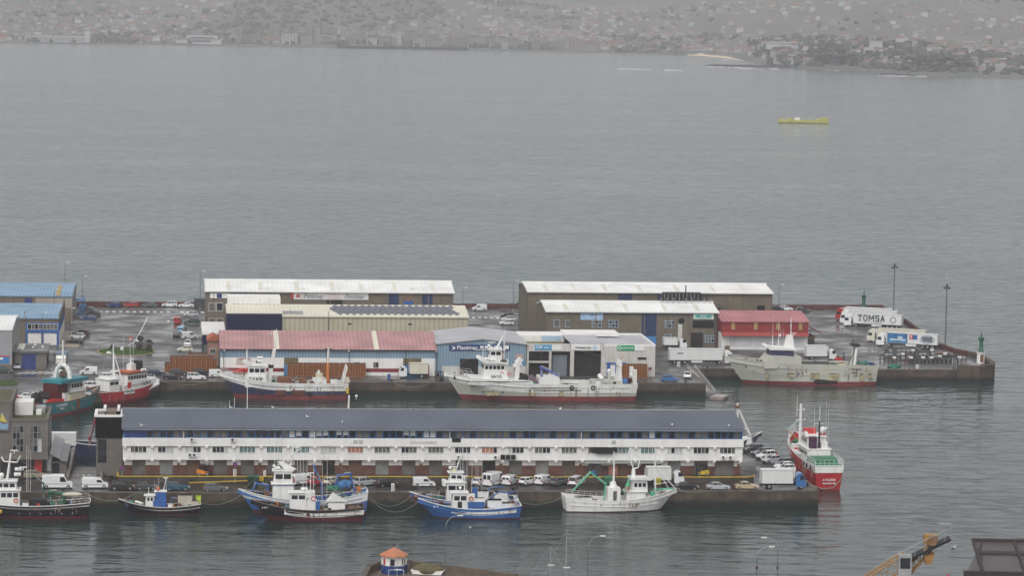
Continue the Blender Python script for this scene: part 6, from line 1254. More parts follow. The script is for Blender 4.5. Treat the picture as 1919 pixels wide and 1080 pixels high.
b.heap(4.0, .8, z2, (1.8, 1.6, 1.4), NETD, n_=9); b.part(MB().tube((2.6, 1.2, z + 2.6), (.6, 1.4, z + .6), .7, mat('plum_net', (.16, .10, .14), .9, .3, 2), .4, 8), 'rolled_net'); b.heap(-1.6, 1.6, z, (2.2, 1.2, .9), NETB); b.part(MB().box(-4.2, .6, -3.2, 3.6, z, z + 2.4, SHIPW), 'midship_house'); b.rail(-4, .4, z + 2.4, 1.1, sides=(1,), inset=.9)
b.arm([(-.2, .8, z + 2.4), (-.2, .8, z + 4.6), (-4.2, .8, z + 2.6)], .32, mat('violet_blue_arm', (.06, .09, .34), .5)); b.heap(-7.4, 1.8, z, (1.8, 1.4, 1.0), NETG, n_=9); b.heap(-9.6, 2.2, z, (1.2, 1.0, .8), NETB); b.crate(-13.4, 2.2, z, 1.2, 1, 1.8, WHITE); b.part(MB().box(-19.0, -12, -2.2, 1.8, z, z + 1.6, SHIPG), 'net_store'); b.dome(-14.0, .6, z + 2.3, .55); b.dome(-14.3, 1.2, z + 1.8, .6); b.part(MB().tube((-16.2, .6, z), (-16.2, .6, z + 3.6), .35, SHIPG, n=8).ball((-16.2, .6, z + 3.8), .5, SHIPW, 9, 6), 'vent')
b.part(MB().prism([(-19.4, z), (-17.4, z), (-18.2, z + 3.8), (-18.2, z + 6.4), (-19.0, z + 6.4), (-19.0, z + 3.8)], .9, 1.7, SHIPW).prism([(-19.4, z), (-17.4, z), (-18.2, z + 3.8), (-18.2, z + 6.4), (-19.0, z + 6.4), (-19.0, z + 3.8)], -1.7, -.9, SHIPW).box(-19.1, -18.1, -1.8, 1.8, z + 5.0, z + 5.6, SHIPW).tube((-18.6, .4, z + 6.4), (-19.6, .4, z + 7.6), .12, mat('ochre_boom', (.45, .27, .08), .6)), 'aft_mast')
b.heap(-20.0, .6, z + 1, (1.0, 1.2, 1.2), mat('blue_net', (0, 0, 0))); b.heap(-21.0, .4, z + 1.4, (.8, .9, .8), MAROON); b.part(MB().box(-22.4, -21.5, -3.4, -2.4, z, z + 4.4, SHIPW).box(-22.4, -21.5, 2.4, 3.4, z, z + 4.4, SHIPW).box(-22.4, -21.6, -2.4, 2.4, z + 2.0, z + 2.5, SHIPW), 'stern_gantry'); b.rail(16, 22, None, 1.2)
b.part(MB().box(3.0, 17.8, b.hb(8) - .05, b.hb(8) + .03, 4.45, 4.6, DARK), 'dark_stripe'); b.part(MB().box(-8.2, 2.6, b.hb(0) + .0, b.hb(0) + .04, 3.05, 3.2, DARK).box(-9.2, 2.0, b.hb(0), b.hb(0) + .04, 2.5, 2.65, DARK), 'dark_stripe')
for x in (-7.0, -12.0): b.part(MB().ring((x, b.hb(x) + .08, 3.2), .42, .14, BLACK, 'y', 14, 5), 'tyre_fender')
for x in (13.6, 11.4, 9.2): b.part(MB().ball((x, b.hb(x) - .32, 2.0), (.22, .1, .22), DARK, 8, 5), 'porthole')
for x, w_, h_ in ((11.5, 3, .7), (2.2, 1.4, 1.0), (-4.6, 1.2, 1.2), (-8, .3, 1.4)): b.part(MB().box(x - w_ / 2, x + w_ / 2, b.hb(x) - .34, b.hb(x) - .06, 1.2, 1.2 + h_, mat('rust_streak', (.33, .28, .17), .8, .5, 1.5)), 'rust_patch')
b.clutter(-21, -5, 26, 1.1); b.clutter(16, 20.5, 9, 1.3); b.clutter(1, 5, 8, 1.3); b.stays((8.4, 0, z2 + 10.8), [(21.6, 0, b.top(21.6)), (-18.6, 0, z + 6.2)]); b.word('1ª VI-10-00', .85, 15.2, 3.9, INK, tilt=.3, off=-.1)

b = Boat('trawler', 'pale grey trawler with a red bottom, moored at the rear pier right of the others', 32.2, 183.2, 180, 37.4, 8.4, (4.9, 5.2, 6.6), [(0, ANTIF), (0, ANTIF), (.95, SHIPG), ('s-1.6', SHIPG), ('s-.25', SHIPG), ('s', SHIPG)], 1, TR, rake=4.6, bul=1.1, cat='trawler', tb=.58, fine=2.5, capm=SHIPG)
z = b.dz(0)
b.part(MB().prism([(.6, z), (.6, 7.0), (8.4, 7.3), (9.8, z + 1.2), (9.8, z)], -4.0, 4.05, SHIPG), 'superstructure'); b.house(2.2, 8.2, 5.6, 7.1, 8.6, mat('navy_stripe_house', (.02, .02, .07), .4), 0, 0, None, tap=.2, roof=False); b.part(MB().prism([(1.8, 8.5), (8.2, 8.6), (9.4, 9.4), (8.8, 9.7), (7.6, 9.2), (1.8, 8.9)], -3.2, 3.2, SHIPW), 'bridge_visor')
b.part(MB().fr((1.8, 4.4, -.9, .9), (2.2, 3.6, -.6, .6), 8.8, 12.0, SHIPW), 'mast_base'); b.mast(2.6, 0, 12, 16.4, .13, 0, ((14.2, 1.6), (15.2, 1.2))); b.radar(2.0, .3, 12.4, 1.4); b.mast(7.2, .5, 8.9, 12, .14); b.mast(5.7, .2, 8.9, 11.6, .14); b.whips([(7.2, .5, 12), (5.7, .2, 11.4), (4.6, .6, 9), (5.0, -.6, 9)], 4.6); b.dome(5.4, .5, 11.8, .3)
b.part(MB().box(-7, .4, -1.6, 3.4, z + .2, z + 1.2, DARK), 'net_gutter'); b.heap(-8.5, .8, z + .3, (1.8, 1.2, .9), NETD); b.crate(-10.2, .6, z + .2, 1.6, 1.2, .9, mat('cream_box', (0, 0, 0)))
b.part(MB().tube((-13.0, 2.2, z), (-13.6, 1.6, z + 5.4), .32, SHIPW, n=8).tube((-13.0, -2.2, z), (-13.6, -1.6, z + 5.4), .32, SHIPW, n=8).tube((-11.2, 1.8, z), (-13.6, 1.2, z + 5.4), .16, CONCG).box(-14.4, -12.6, -2.2, 2.2, z + 5.3, z + 5.8, DARK).tube((-13.0, 0, z + 5.8), (-13.0, 0, z + 7.0), .1, DARK), 'stern_gantry')
b.heap(-15.6, .8, z + .2, (1.6, 1.8, 1.6), mat('green_blue_net', (.04, .17, .14), .9, .4, 3), n_=10); b.heap(-17.4, 1.2, z + .3, (1.0, 1.6, 1.4), mat('dark_blue_net', (.03, .06, .12), .9)); b.mast(-18.2, 0, z, z + 2.6, .08, m=RUSTY)
b.part(MB().path([(9.8, 2, z), (12, 2, z + 2.0), (11.4, 2, z)], .12, SHIPG), 'foredeck_davit'); b.heap(10.4, .6, z + .1, (1.0, 1.4, 1.8), NETD); b.clutter(-17, 0, 26, 1.2); b.clutter(10.4, 15, 9, .9); b.stays((2.6, 0, 16), [(18, 0, b.top(17.6)), (-13.4, 0, z + 5.6)]); b.rail(12.5, 18, None, .6, SHIPG)
for x in (14.0, 6.2, 3.8, 1.2): b.part(MB().ball((x, b.hb(x) - (.3 if x > 10 else .12), 2.8 if x < 5 else 4.4), (.22, .1, .22), DARK, 8, 5), 'porthole')
for x, w_, h_ in ((9.0, .5, 1.6), (3.0, 1.4, .8), (-2.8, 2.2, 1.2), (-7.6, 2.4, 1.6), (-14.6, .9, 1.6), (-16.6, .9, 1.2)): b.part(MB().box(x - w_ / 2, x + w_ / 2, b.hb(x) - .22, b.hb(x) + .02, 2.9 - h_, 2.9, mat('rust_streak', (0, 0, 0))).box(x - w_ / 2, x + w_ / 2, b.hb(x) - .2, b.hb(x) + .04, 2.9, 3.02, DARK), 'scupper')
b.part(MB().box(-16.9, 17, 4.0, 4.0, 3, 3.1, SHIPG), 'rubbing_strake'); b.heap(-5.4, 4.2, .8, (3.4, .25, .7), NETD, 'weed_growth', 12); b.word('NUEVO BARBARIA', .55, -12.2, 4.1, INK); b.word('GIJON', .5, -12.6, 3.3, INK); b.word('TSI', .6, -17.2, 1.5, INK); b.word('DIVIDER', .7, 12.4, 3.3, INKG, tilt=.3, off=-.2)
# --- two boats lying aslant at the left
b = Boat('trawler', 'teal fishing vessel with a white arch mast, behind the mossy-roofed building', -145.3, 127.0, 55, 27, 6.8, (3.6, 3.0, 4.6), [(0, ANTIF), (0, ANTIF), (.7, SHIPT), ('s-1.4', SHIPT), ('s-.15', SHIPT), ('s', mat('brick_red_rail', (.20, .06, .05), .6))], -1, cat='trawler', rake=3, deckm=mat('brick_deck', (.17, .08, .06), .6, .3, .8), capm=mat('brick_red_rail', (0, 0, 0)))
z = b.dz(0)
b.house(-1.0, 5.0, 4.4, z, z + 2.4, mat('cream_house', (.52, .48, .38), .6, .1, 1, .25, RUST), 0, 0, None, name='deckhouse'); b.house(-.2, 4.4, 4.0, z + 2.5, z + 4.6, SHIPW, 4, 4, (z + 3.3, z + 4.2)); b.part(MB().box(-4.6, 5.2, -2.8, 2.8, z + 4.7, z + 5.5, SHIPT), 'teal_bridge_roof'); b.part(MB().box(-9, -1.2, -2.6, 2.6, z, z + 1.4, REDP).box(-5, -1.4, -2, 2, z + 1.4, z + 4.6, MAROON), 'aft_house')
mb = MB()
for k in range(9):
    a, c = pi * k / 9, pi * (k + 1) / 9; mb.tube((-.5 + 0, -2.0 * cos(a), z + 5.5 + 3.0 * sin(a)), (-.5, -2.0 * cos(c), z + 5.5 + 3.0 * sin(c)), .5, SHIPW, n=8)
b.part(mb, 'arch_mast'); b.mast(-.5, 0, z + 8.4, z + 14, .3, 0, ((z + 10.5, 1.6),)); b.heap(-.4, 0, z + 6, (.8, 1.0, 1.2), NETB); b.dome(-.2, .8, z + 6.6, .5); b.heap(-8, .4, z + 1.8, (2.6, 2, 1.6), NETD, n_=10); b.crate(-2.6, -2.2, z, 1.6, 1.0, 2.6, SHIPW); b.crate(-1.4, -2.6, z, 1.2, .8, 2.2, mat('cream_box', (0, 0, 0))); b.rail(5, 12.6, None, .8, SHIPW); b.heap(8, .2, b.dz(8), (1.6, 1.6, .9), WHITE, 'white_gear', 4); b.clutter(-11, -2, 12, 1.2); b.clutter(5, 11, 12, .9); b.stays((-.5, 0, z + 13.6), [(12.8, 0, b.top(12.6)), (-12.8, 0, b.top(-12.6))]); b.word('A GUARDA', .8, -5.2, 2.4, INKW); b.word('VIGO', .6, -5.2, 1.6, INKW); b.whips([(-3, 1, z + 5.5), (3, 1, z + 5.5)], 3)
b.part(MB().box(.2, 1.4, -b.hb(0) - .04, -b.hb(0) + .1, 1.0, 3.2, RUSTY), 'rusty_gate')
b = Boat('trawler', 'red fishing vessel with white chevron on its bow, beside the teal one', -132.6, 145.5, 47, 21.0, 6.6, (3.2, 3.0, 4.6), [(0, mat('dark_red_bottom', (.15, .012, .018), .5)), (0, mat('dark_red_bottom', (0, 0, 0))), (.9, SHIPR), ('s-1.0', SHIPR), ('s-.2', SHIPR), ('s', SHIPR)], -1, cat='trawler', rake=2.0, tb=.6, fine=2.8)
z = b.dz(0)
b.part(MB().prism([(-2, z), (-2, z + 1.7), (9, b.dz(9) + 1.5), (9, b.dz(9))], -2.2, 2.9, SHIPW), 'white_side'); b.house(-1.0, 5.6, 4.8, z + 1.8, z + 4.2, SHIPW, 7, 4, (z + 3.0, z + 3.8), roofm=mat('brown_roof_rim', (.12, .05, .04), .6)); b.house(-6.6, -3.2, 4.2, z, z + 3.4, SHIPW, 2, 2, (z + 2.2, z + 2.9), name='aft_house')
b.part(MB().box(.4, 4.0, -1.6, 1.6, z + 4.4, z + 4.8, mat('orange_float', (0, 0, 0))), 'orange_gear'); b.mast(2.6, 0, z + 4.4, z + 8.2, .26, 0, ((z + 6.4, 1.8), (z + 7.2, 1.2))); b.part(MB().box(2.0, 3.4, -.8, .8, z + 4.4, z + 6.2, SHIPW).box(4.4, 5.4, -1, 1, z + 4.4, z + 6.8, DARK), 'funnel'); b.whips([(.8, .6, z + 4.4), (1.6, -.6, z + 4.4), (3.8, .4, z + 5)], 8); b.raft(4.8, -1.8, z + 4.8)
b.part(MB().tube((-4.6, -1.9, z + 3), (-3.2, 0, z + 9.5), .13, WHITE).tube((-1.6, -1.9, z + 1.5), (-3.2, 0, z + 9.5), .13, WHITE).tube((-3.2, 0, z + 3), (-3.2, 0, z + 11), .14, WHITE), 'tripod_mast'); b.rail(5.5, 10, None, 1.1); b.heap(7.6, .2, b.dz(7.6) + 1, (1.3, 1.2, .7), mat('orange_float', (0, 0, 0)))
b.clutter(-9.4, -3, 8); b.stays((-3.2, 0, z + 10.8), [(10, 0, b.top(9.8)), (-10, 0, b.top(-9.8))]); b.word('CUBEA', 1.0, 4.6, 4.2, INK, y=2.98); b.part(MB().box(-2.9, .3, -b.hb(-2) - .1, -b.hb(-2) + .05, 2.2, 3.4, SHIPW), 'name_board'); b.word('NALON', .8, -1.3, 2.8, INK, off=.14, y=b.hb(-2) + .14); b.part(MB().box(-1.6, -.6, -3.2, -3.0, 3.4, 4.8, REDP), 'red_locker')
b.part(MB().prism([(6.0, 2.7), (9.0, 3.6), (9.0, 4.6), (9.4, 4.6), (9.4, 3.3), (6.0, 2.35)], -2.6, -1.35, INKW), 'bow_chevron'); b.word('2', 1.3, -7.6, 1.7, mat('pink_digit', (.5, .25, .25), .6))
# --- red ship seen from its stern
b = Boat('trawler', 'red ship seen from its white railed stern at the right end of the front quay', 5.6, 35.4, 91, 33, 6.4, (4.7, 4.6, 7.0), [(0, SHIPR), (0, SHIPR), (.8, SHIPR), ('s-1.4', SHIPW), ('s-.25', SHIPW), ('s', SHIPW)], 1, cat='trawler', rake=3.4, bul=1.3, tb=.6, fine=2.8, transom=.9, deckm=DECKG, stripe=(3, .3, 1, SHIPR))
z = b.dz(-8)
b.part(MB().box(-16.3, -8.0, -2.9, 2.9, 4.5, 4.7, DECKG).box(-12, -8, -2.6, 2.6, 4.7, 5.5, DECKG), 'raised_aft_deck'); b.rail(-16.3, -6, 4.7, 1.2, step=.9); mb = MB()
for k in range(7): mb.tube((-16.35, -2.7 + k * .9, 4.6), (-16.35, -2.7 + k * .9, 5.9), .035, WHITE, n=4)
for zz in (5.25, 5.9): mb.tube((-16.35, -2.75, zz), (-16.35, 2.75, zz), .035, WHITE, n=4)
b.part(mb, 'stern_rail')
for x in (-13, -10.2, -7.6): b.part(MB().box(x - .55, x + .55, b.hb(x) - .02, b.hb(x) + .04, 3.5, 4.3, OPEN), 'freeing_port')
b.house(-7.0, 1.5, 4.8, z, z + 3.2, SHIPW, 4, 3, (z + 1.8, z + 2.5), name='deckhouse'); b.house(-4.6, .6, 4.0, z + 3.3, z + 5.4, SHIPW, 4, 3, (z + 4.2, z + 4.9)); b.part(MB().box(-6.6, -5.0, .4, 1.7, z + 3.3, z + 5.6, mat('dark_purple_cover', (.06, .02, .05), .7)).box(-6.4, -5.2, -1.8, -.6, z + 3.3, z + 4.6, SHIPW).box(-7.6, -6.6, -2.0, 2.0, z + 1.6, z + 3.0, SHIPW), 'aft_gear'); b.part(MB().box(-3.4, -1.4, -2.1, -1.0, z + 5.5, z + 6.4, REDP).box(-1.0, .2, -.6, 1.8, z + 5.5, z + 6.6, REDP), 'red_casing')
b.part(MB().tube((-5.8, -.2, z + 3.4), (-5.8, -.2, z + 8.8), .22, DARK, .12, 8).tube((-5.8, -.2, z + 8.8), (-5.8, -.2, z + 11.6), .06, WHITE).tube((-5.8, -1.2, z + 8.2), (-5.8, .8, z + 8.2), .05, WHITE), 'aft_mast'); b.whips([(-5.2, -1.6, z + 4), (-4.4, -2.3, z + 4), (-5.6, .8, z + 4)], 8); b.dome(-4.4, -1.8, z + 6.8, .35); b.raft(-2.4, 1.8, z + 5.9); b.dome(-3.4, -1.4, z + 6.2, .7)
b.mast(4.6, 1.4, b.dz(4.6), b.dz(4.6) + 10.4, .34, 0, ((b.dz(4.6) + 7.2, 2.0), (b.dz(4.6) + 9.2, 1.6)), top=.7); b.part(MB().tube((4.6, 1.4, b.dz(4.6) + 7.5), (4.2, 4.2, b.dz(4.6) + 5.2), .1, mat('mint_boom', (.35, .55, .5), .5)).tube((4.2, 4.2, b.dz(4.6) + 5.2), (4.6, 1.6, b.dz(4.6) + 3.0), .1, mat('ochre_boom', (0, 0, 0))), 'boom'); b.mast(4.6, 2.2, b.dz(4.6) + 8, b.dz(4.6) + 12.2, .07)
b.part(MB().tube((2.4, 1.6, b.dz(3) + .8), (7.0, 2.2, b.dz(6) + 1.2), .4, REDP, n=8).box(3.2, 4.4, -1.2, -.4, b.dz(4), b.dz(4) + 2.2, REDP), 'red_crane'); b.part(MB().box(-1, 5, 1.6, 2.9, b.top(2) - .1, b.top(2) + .1, SHIPW), 'white_canopy'); b.part(MB().tube((6.4, 2.0, b.dz(6)), (6.4, 2.0, b.dz(6) + 1.9), .9, SHIPW, n=10), 'white_tank'); b.rail(6, 16.2, None, 1.3, step=.9)
b.clutter(-15, -9, 8, 1.6); b.clutter(4, 12, 14, 1.2); b.stays((4.6, 1.4, b.dz(4.6) + 10), [(15.8, 0, b.top(15.4)), (-2, 2.6, z + 3.3), (-2, -2.6, z + 3.3)]); t1 = text(b.r, 'A FLORES', .6, (-16.62, 0, 2.0), (R(90), 0, -R(90)), INKW); t2 = text(b.r, 'MAHÓN 98', .5, (-16.62, 0, 1.3), (R(90), 0, -R(90)), INKW)
b.part(MB().path([(-16.7, -2.9, 4.0), (-16.75, -2.2, 2.0), (-16.75, -.8, .5), (-16.6, 1.2, .2), (-16.0, 3.6, 1.0)], .11, ROPE, 6), 'stern_rope')
# --- blue boat showing its bow behind the hall, small workboat, boats behind the hall, yellow float
b = Boat('fishing_boat', 'dark blue boat showing only its bow and mast beyond the long hall', -9.2, 62.8, 6, 20, 5.6, (2.6, 2.4, 5.0), rows_of(.3, MAROON, SHIPN, 1.2, .3), -1, rake=3.2, tb=.45, deckm=DECKG)
z = b.dz(0); b.house(-3, 2, 3, z, z + 3, SHIPW, 2, 3, (z + 1.8, z + 2.6)); b.part(MB().box(3.6, 7.4, -1.6, 1.6, b.dz(5), b.dz(5) + 1.4, SHIPW), 'white_side'); b.dome(4.6, -.4, b.dz(5) + 2.2, .5)
b.part(MB().tube((5.0, 0, z), (4.6, 0, z + 9.5), .26, SHIPW, .2, 8).tube((4.6, 0, z + 9.5), (4.4, 0, z + 12.4), .07, DARK).box(4.1, 5.0, -.4, .4, z + 8.4, z + 8.9, RUSTY).tube((4.7, 0, z + 8.8), (8.2, .6, b.dz(8)), .12, WHITE).tube((4.7, 0, z + 8.4), (7.6, -.8, b.dz(8)), .1, WHITE).tube((4.9, 0, z + 4), (6.6, 0, z + 4), .08, WHITE), 'mast'); b.word('PUNTAL', .6, 6.6, 3.1, INKW, tilt=.3)
b = Boat('workboat', 'small blue workboat with a dark red crane at the foot of the slipway', -136.6, 61.5, 180, 13, 5, (3.2, 2.6, 3.4), rows_of(.2, SHIPN, SHIPN, .9, .3), 1, cat='workboat', rake=1.4)
z = b.dz(0); b.house(-2.8, -.6, 3, z, z + 4.4, mat('cream_casing', (0, 0, 0)), 2, 2, (z + 3.0, z + 3.8)); b.arm([(1.2, .5, z), (1.2, .5, z + 2.0), (.0, .5, z + 6.4), (-.3, .5, z + 7.2)], .3, mat('dark_red_arm', (.22, .02, .04), .5)); b.part(MB().box(-6.2, -3.0, -1.4, 2.1, z, z + 1.0, SHIPW), 'engine_box'); b.part(MB().ball((-5.0, 2.4, 1.6), (.5, .1, .5), LBLUEP, 10, 6), 'hull_emblem')
for u, hh, lab, kk in ((-106.0, 16.5, 'boat hidden behind the hall roof ridge, two slim masts near its left end', 0), (-85.5, 12.4, 'boat hidden behind the hall roof, one thick white mast showing', 1), (-72.6, 9.8, 'boat hidden behind the hall roof, one thin white mast showing left of centre', 2), (-57.2, 9.2, 'boat hidden behind the hall roof, short white mast top right of centre', 3), (-46.0, 9.4, 'boat hidden behind the hall roof, orange lamps on its mast top', 4)):
    b = Boat('fishing_boat', lab, u, 63.5, 0, 9.6, 4.2, (2.2, 1.8, 3.0), rows_of(.3, MAROON, (SHIPB, SHIPW, SHIPT, SHIPR, SHIPN)[kk], .9, .3), -1, 'boats moored behind the long hall', rake=2); z = b.dz(0)
    b.house(-1.5, 1.2, 2.2, z, z + 2.4, SHIPW, 2, 2, (z + 1.4, z + 2.0)); b.mast(0, 0, z + 2.4, hh, .34 if kk == 1 else .13, 0.3 if kk == 1 else 0, ((hh - 1.2, 1.6), (hh - .5, 1.0)) if kk in (1, 4) else ((hh - .8, .8),))
    if kk == 0: b.mast(-2.6, 0, z, 11.8, .1); b.mast(-3.6, .4, z, 11.2, .08)
    if kk == 4: b.heap(1.2, 0, hh - .9, (1.2, .5, .5), mat('orange_lamp', (.55, .25, .08), .5), 'lamp_cluster', 5)
    if kk == 1: b.dome(1.8, .3, 12.0, .3)
r = thing('yellow_float', 'long low yellow barge drifting alone on the bay', 'barge', 319.7, 1647.7, 0, -6)
YB = mat('barge_yellow', (.38, .36, .07), .5, .12, .3); YD = mat('barge_bottom_black', (.03, .028, .02), .7)  # plain black for the lower hull
MB().prism([(-18, .3), (-17.4, 2.0), (17.6, 2.0), (18, .2)], -3.4, 3.4, YB).prism([(-15.5, -.6), (-17.8, .4), (18, .4), (18, -.6)], -3.2, 3.2, YD).build('hull', r)
MB().prism([(9, 2), (11, 3.6), (17.6, 3.9), (17.6, 2)], -3, 3, YB).prism([(-12, 2), (-10, 3.2), (-8, 3.2), (-6.5, 2)], -3, 3, YB).build('raised_deck', r)
MB().box(-6.2, -2.6, -2, 2, 2, 3.6, WHITE).build('white_hut', r); MB().path([(3.4, -2, 2), (3.4, -2, 4.4), (8, -2, 4.4), (8, -2, 2)], .14, STEEL).box(4, 7.4, -1.5, 1.5, 2, 3.6, STEEL).build('winch_frame', r); MB().tube((-17, 0, 2), (-16.6, 0, 4.2), .2, YB).tube((-17.5, 1, 2), (-12, 1, 3.8), .15, ORANGE).build('bow_davit', r)
# --- mooring ropes
def rope(label, a, c, sag, r_=.05):
    """a, c = (u, v, z)"""
    mb = MB(); A_, B_ = W(*a), W(*c); pts = []
    for k in range(13):
        t = k / 12; p = A_.lerp(B_, t) - A_; p.z -= sag * 4 * t * (1 - t); pts.append(p)
    mb.path(pts, r_, ROPE, 5); o = mb.build('mooring_rope', None, A_); tag(o, label, 'rope', 'mooring ropes'); return o
rope('mooring rope from the white boat stern to the blue boat stern', (-48.8, -4.6, 2.6), (-57.6, -10, 2.4), .9)
rope('slack mooring rope from the blue and white boat stern to the dark blue bow', (-85.6, -6.8, 3.4), (-77.3, -6, 3.0), 2.2)
rope('long mooring rope from the blue and white boat stern to the bright blue bow', (-85.6, -7.2, 3.2), (-76.3, -12.0, 3.0), 2.6)
rope('mooring rope from the white boat bow back to the quay', (-27.4, -4.0, 3.6), (-21.0, -.6, 3.0), .4)
rope('mooring rope from the small black boat bow to the quay', (-130.4, -7.8, 2.4), (-137, -2.6, 3.0), .7)
rope('mooring rope from the small black boat stern to the quay', (-116.2, -7.8, 2.0), (-108, -3.2, 3.0), 1.2)
rope('pale mooring rope from the red chevron bow to the rear quay', (-125.6, 153.4, 4.4), (-112, 158.6, 3.1), 1.2)
rope('mooring ropes from the EAKP bow to the rear quay', (-110.2, 153.4, 5.4), (-116.5, 158.8, 3.1), 1.0)
rope('mooring rope from the big white trawler bow to the rear quay', (-58.1, 152.8, 6.0), (-70, 158.8, 3.1), 2.2)
rope('mooring rope from the red ship bow to the angled cars', (3.2, 50.0, 6.0), (-.6, 54.6, 3.1), 1.6)
rope('mooring rope from the dark blue bow to the quay beside the angled cars', (-1.8, 62.8, 4.6), (-.8, 55, 3.1), .8)
# ================================================================ SMALL THINGS ON THE QUAYS
POLEG = mat('grey_pole', (.10, .10, .105), .6)
def lamp_post(label, u, v, h, kind=0, z=3.0, hd=0, group='lamp posts on the rear pier'):
    r = thing('lamp_post', label, 'lamp post', u, v, z, hd, group)
    MB().tube((0, 0, 0), (0, 0, h), .10 if kind < 2 else .2, POLEG, .06 if kind < 2 else .14, 8).tube((0, 0, 0), (0, 0, .5), .2, STEEL).build('pole', r)
    if kind == 0: MB().tube((0, 0, h), (.9, 0, h + .25), .05, STEEL).box(.6, 1.4, -.15, .15, h + .2, h + .34, WHITE).build('lamp_head', r)
    elif kind == 1:
        mb = MB(); pts = [(1.9 * (1 - cos(a)) , 0, h + 1.9 * sin(a) * .9) for a in [pi / 2 * k / 7 for k in range(8)]]; mb.path(pts, .045, STEEL, 6); mb.box(pts[-1][0] - .1, pts[-1][0] + .75, -.14, .14, pts[-1][2] - .06, pts[-1][2] + .08, WHITE); mb.build('lamp_head', r)
    else: MB().box(-.8, .8, -.4, .4, h - .12, h, DARK).box(-.85, -.4, -.3, .3, h, h + .35, DARK).box(.35, .85, -.3, .3, h, h + .3, DARK).box(-.25, .25, -.25, .25, h + .3, h + .9, DARK).tube((0, 0, h), (0, 0, h + 1.4), .08, DARK).build('lamp_head', r)
    return r
lamp_post('tall floodlight mast behind the articulated lorries', 81.0, 297, 15.6, 2)
lamp_post('tall floodlight mast beside the red parapet near the pier tip', 80.2, 231.6, 16.2, 2)
lamp_post('lamp post beside the outside blue stair at the back left', -146.6, 304, 10.6)
lamp_post('lamp post rising behind the rear blue roof', -152.0, 324, 12.6)
lamp_post('lamp post between the two blue-roofed halls', -153.2, 276, 9.5)
lamp_post('lamp post in front of the blue-framed hall', -154.4, 226.5, 8.6)
lamp_post('lamp post at the left end of the banner shed by the sea wall', -113.9, 322, 10.5)
lamp_post('lamp post on the sea wall right of the banner shed', -38.6, 326, 6)
lamp_post('lamp post left of the back right shed', -24.4, 322, 8.6)
lamp_post('lamp post beyond the right end of the back right shed', 54, 328, 7.4)
lamp_post('lamp post on the tan pavement beside the white hatchback', -148.2, 252, 7.0)
def post_sign(label, u, v, z, h, shape, m, m2=None):
    r = thing('road_sign', label, 'road sign', u, v, z); MB().tube((0, 0, 0), (0, 0, h), .05, STEEL).build('pole', r)
    if shape == 'disc': MB().tube((0, -.05, h), (0, -.08, h), .4, m, n=16).build('sign_plate', r)
    else: MB().box(-.4, .4, -.1, -.05, h - .5, h + .5, m).box(-.3, .3, -.12, -.1, h - .3, h + .1, m2 or WHITE).build('sign_plate', r)
    return r
post_sign('grey backed round road sign near the quay corner', -10.3, 7.6, 3, 3.0, 'disc', STEEL)
post_sign('purple round sign on the platform left end of the long hall', -130.4, 9.6, 4.15, 1.5, 'disc', mat('sign_purple', (.16, .04, .16), .6))
post_sign('purple round sign over a white post before the long hall', -109.4, 8.0, 3.0, 3.6, 'disc', mat('sign_purple', (0, 0, 0)))
post_sign('tall red and white board on the roundabout', -131.9, 213.5, 3.1, 3.6, 'board', REDP, mat('sign_mint', (.4, .55, .5), .6))
post_sign('small blue and white board on the roundabout', -134.0, 210.5, 3.1, 1.6, 'board', mat('sign_pale', (0, 0, 0)))
r = thing('emblem_stone', 'small pale stone marker on the roundabout grass', 'marker', -137.2, 212, 3.15); MB().fr((-.7, .7, -.3, .3), (-.5, .5, -.2, .2), 0, .5, WALLW).build('stone', r)
def cabinet(label, u, v, z, w_, h, m=None):
    r = thing('electric_cabinet', label, 'cabinet', u, v, z); MB().box(-w_ / 2, w_ / 2, -.25, .25, 0, h, m or WHITE).build('case', r); MB().box(-w_ / 2 + .06, w_ / 2 - .06, -.28, -.25, .1, h - .1, DIRTW).build('door', r)
cabinet('white upright cabinet on the quay edge between two moored boats', -80.4, -1.4, 3, .62, 1.45); cabinet('white upright cabinet on the platform under the purple sign', -109.4, 9.6, 4.15, .6, 1.2); cabinet('white cabinet on the platform left of the two-tone boat masts', -103.8, 9.6, 4.15, .5, 1.0)
cabinet('white cabinet on the pier head edge left of the green beacon', 63.2, 190.5, 3, .7, .9); cabinet('pale cabinet on the quay edge before the white articulated lorry', 3.2, 191.5, 3, .7, 1.2)
def skip(label, u, v, hd, a, m, m2=None):
    r = thing('waste_container', label, 'waste container', u, v, 3, hd); MB().fr((-a / 2 + .15, a / 2 - .15, -.5, .5), (-a / 2, a / 2, -.65, .65), .2, 1.3, m).build('bin', r); MB().fr((-a / 2 - .03, a / 2 + .03, -.7, .7), (-a / 2 + .2, a / 2 - .2, -.3, .3), 1.3, 1.6, m2 or m).build('lid', r)
    for s in (-1, 1): wheel(.12, .08).build('wheel', r, (s * a * .35, -.45, .12))
skip('dark green waste container at the yellow platform edge', -106, 7.6, 0, 2.2, mat('bin_green', (.012, .04, .022), .5), mat('bin_green_lid', (.03, .09, .05), .5)); skip('light green waste container behind the white boat crane', -39.0, 7.2, 0, 1.8, mat('bin_light_green', (.05, .16, .08), .5)); skip('green waste container behind the white boat bridge', -31.5, 7.6, 0, 1.8, mat('bin_light_green', (0, 0, 0))); skip('yellow waste container left of the white box lorry', -29.9, 5.6, 0, 1.4, mat('bin_yellow', (.35, .30, .03), .5))
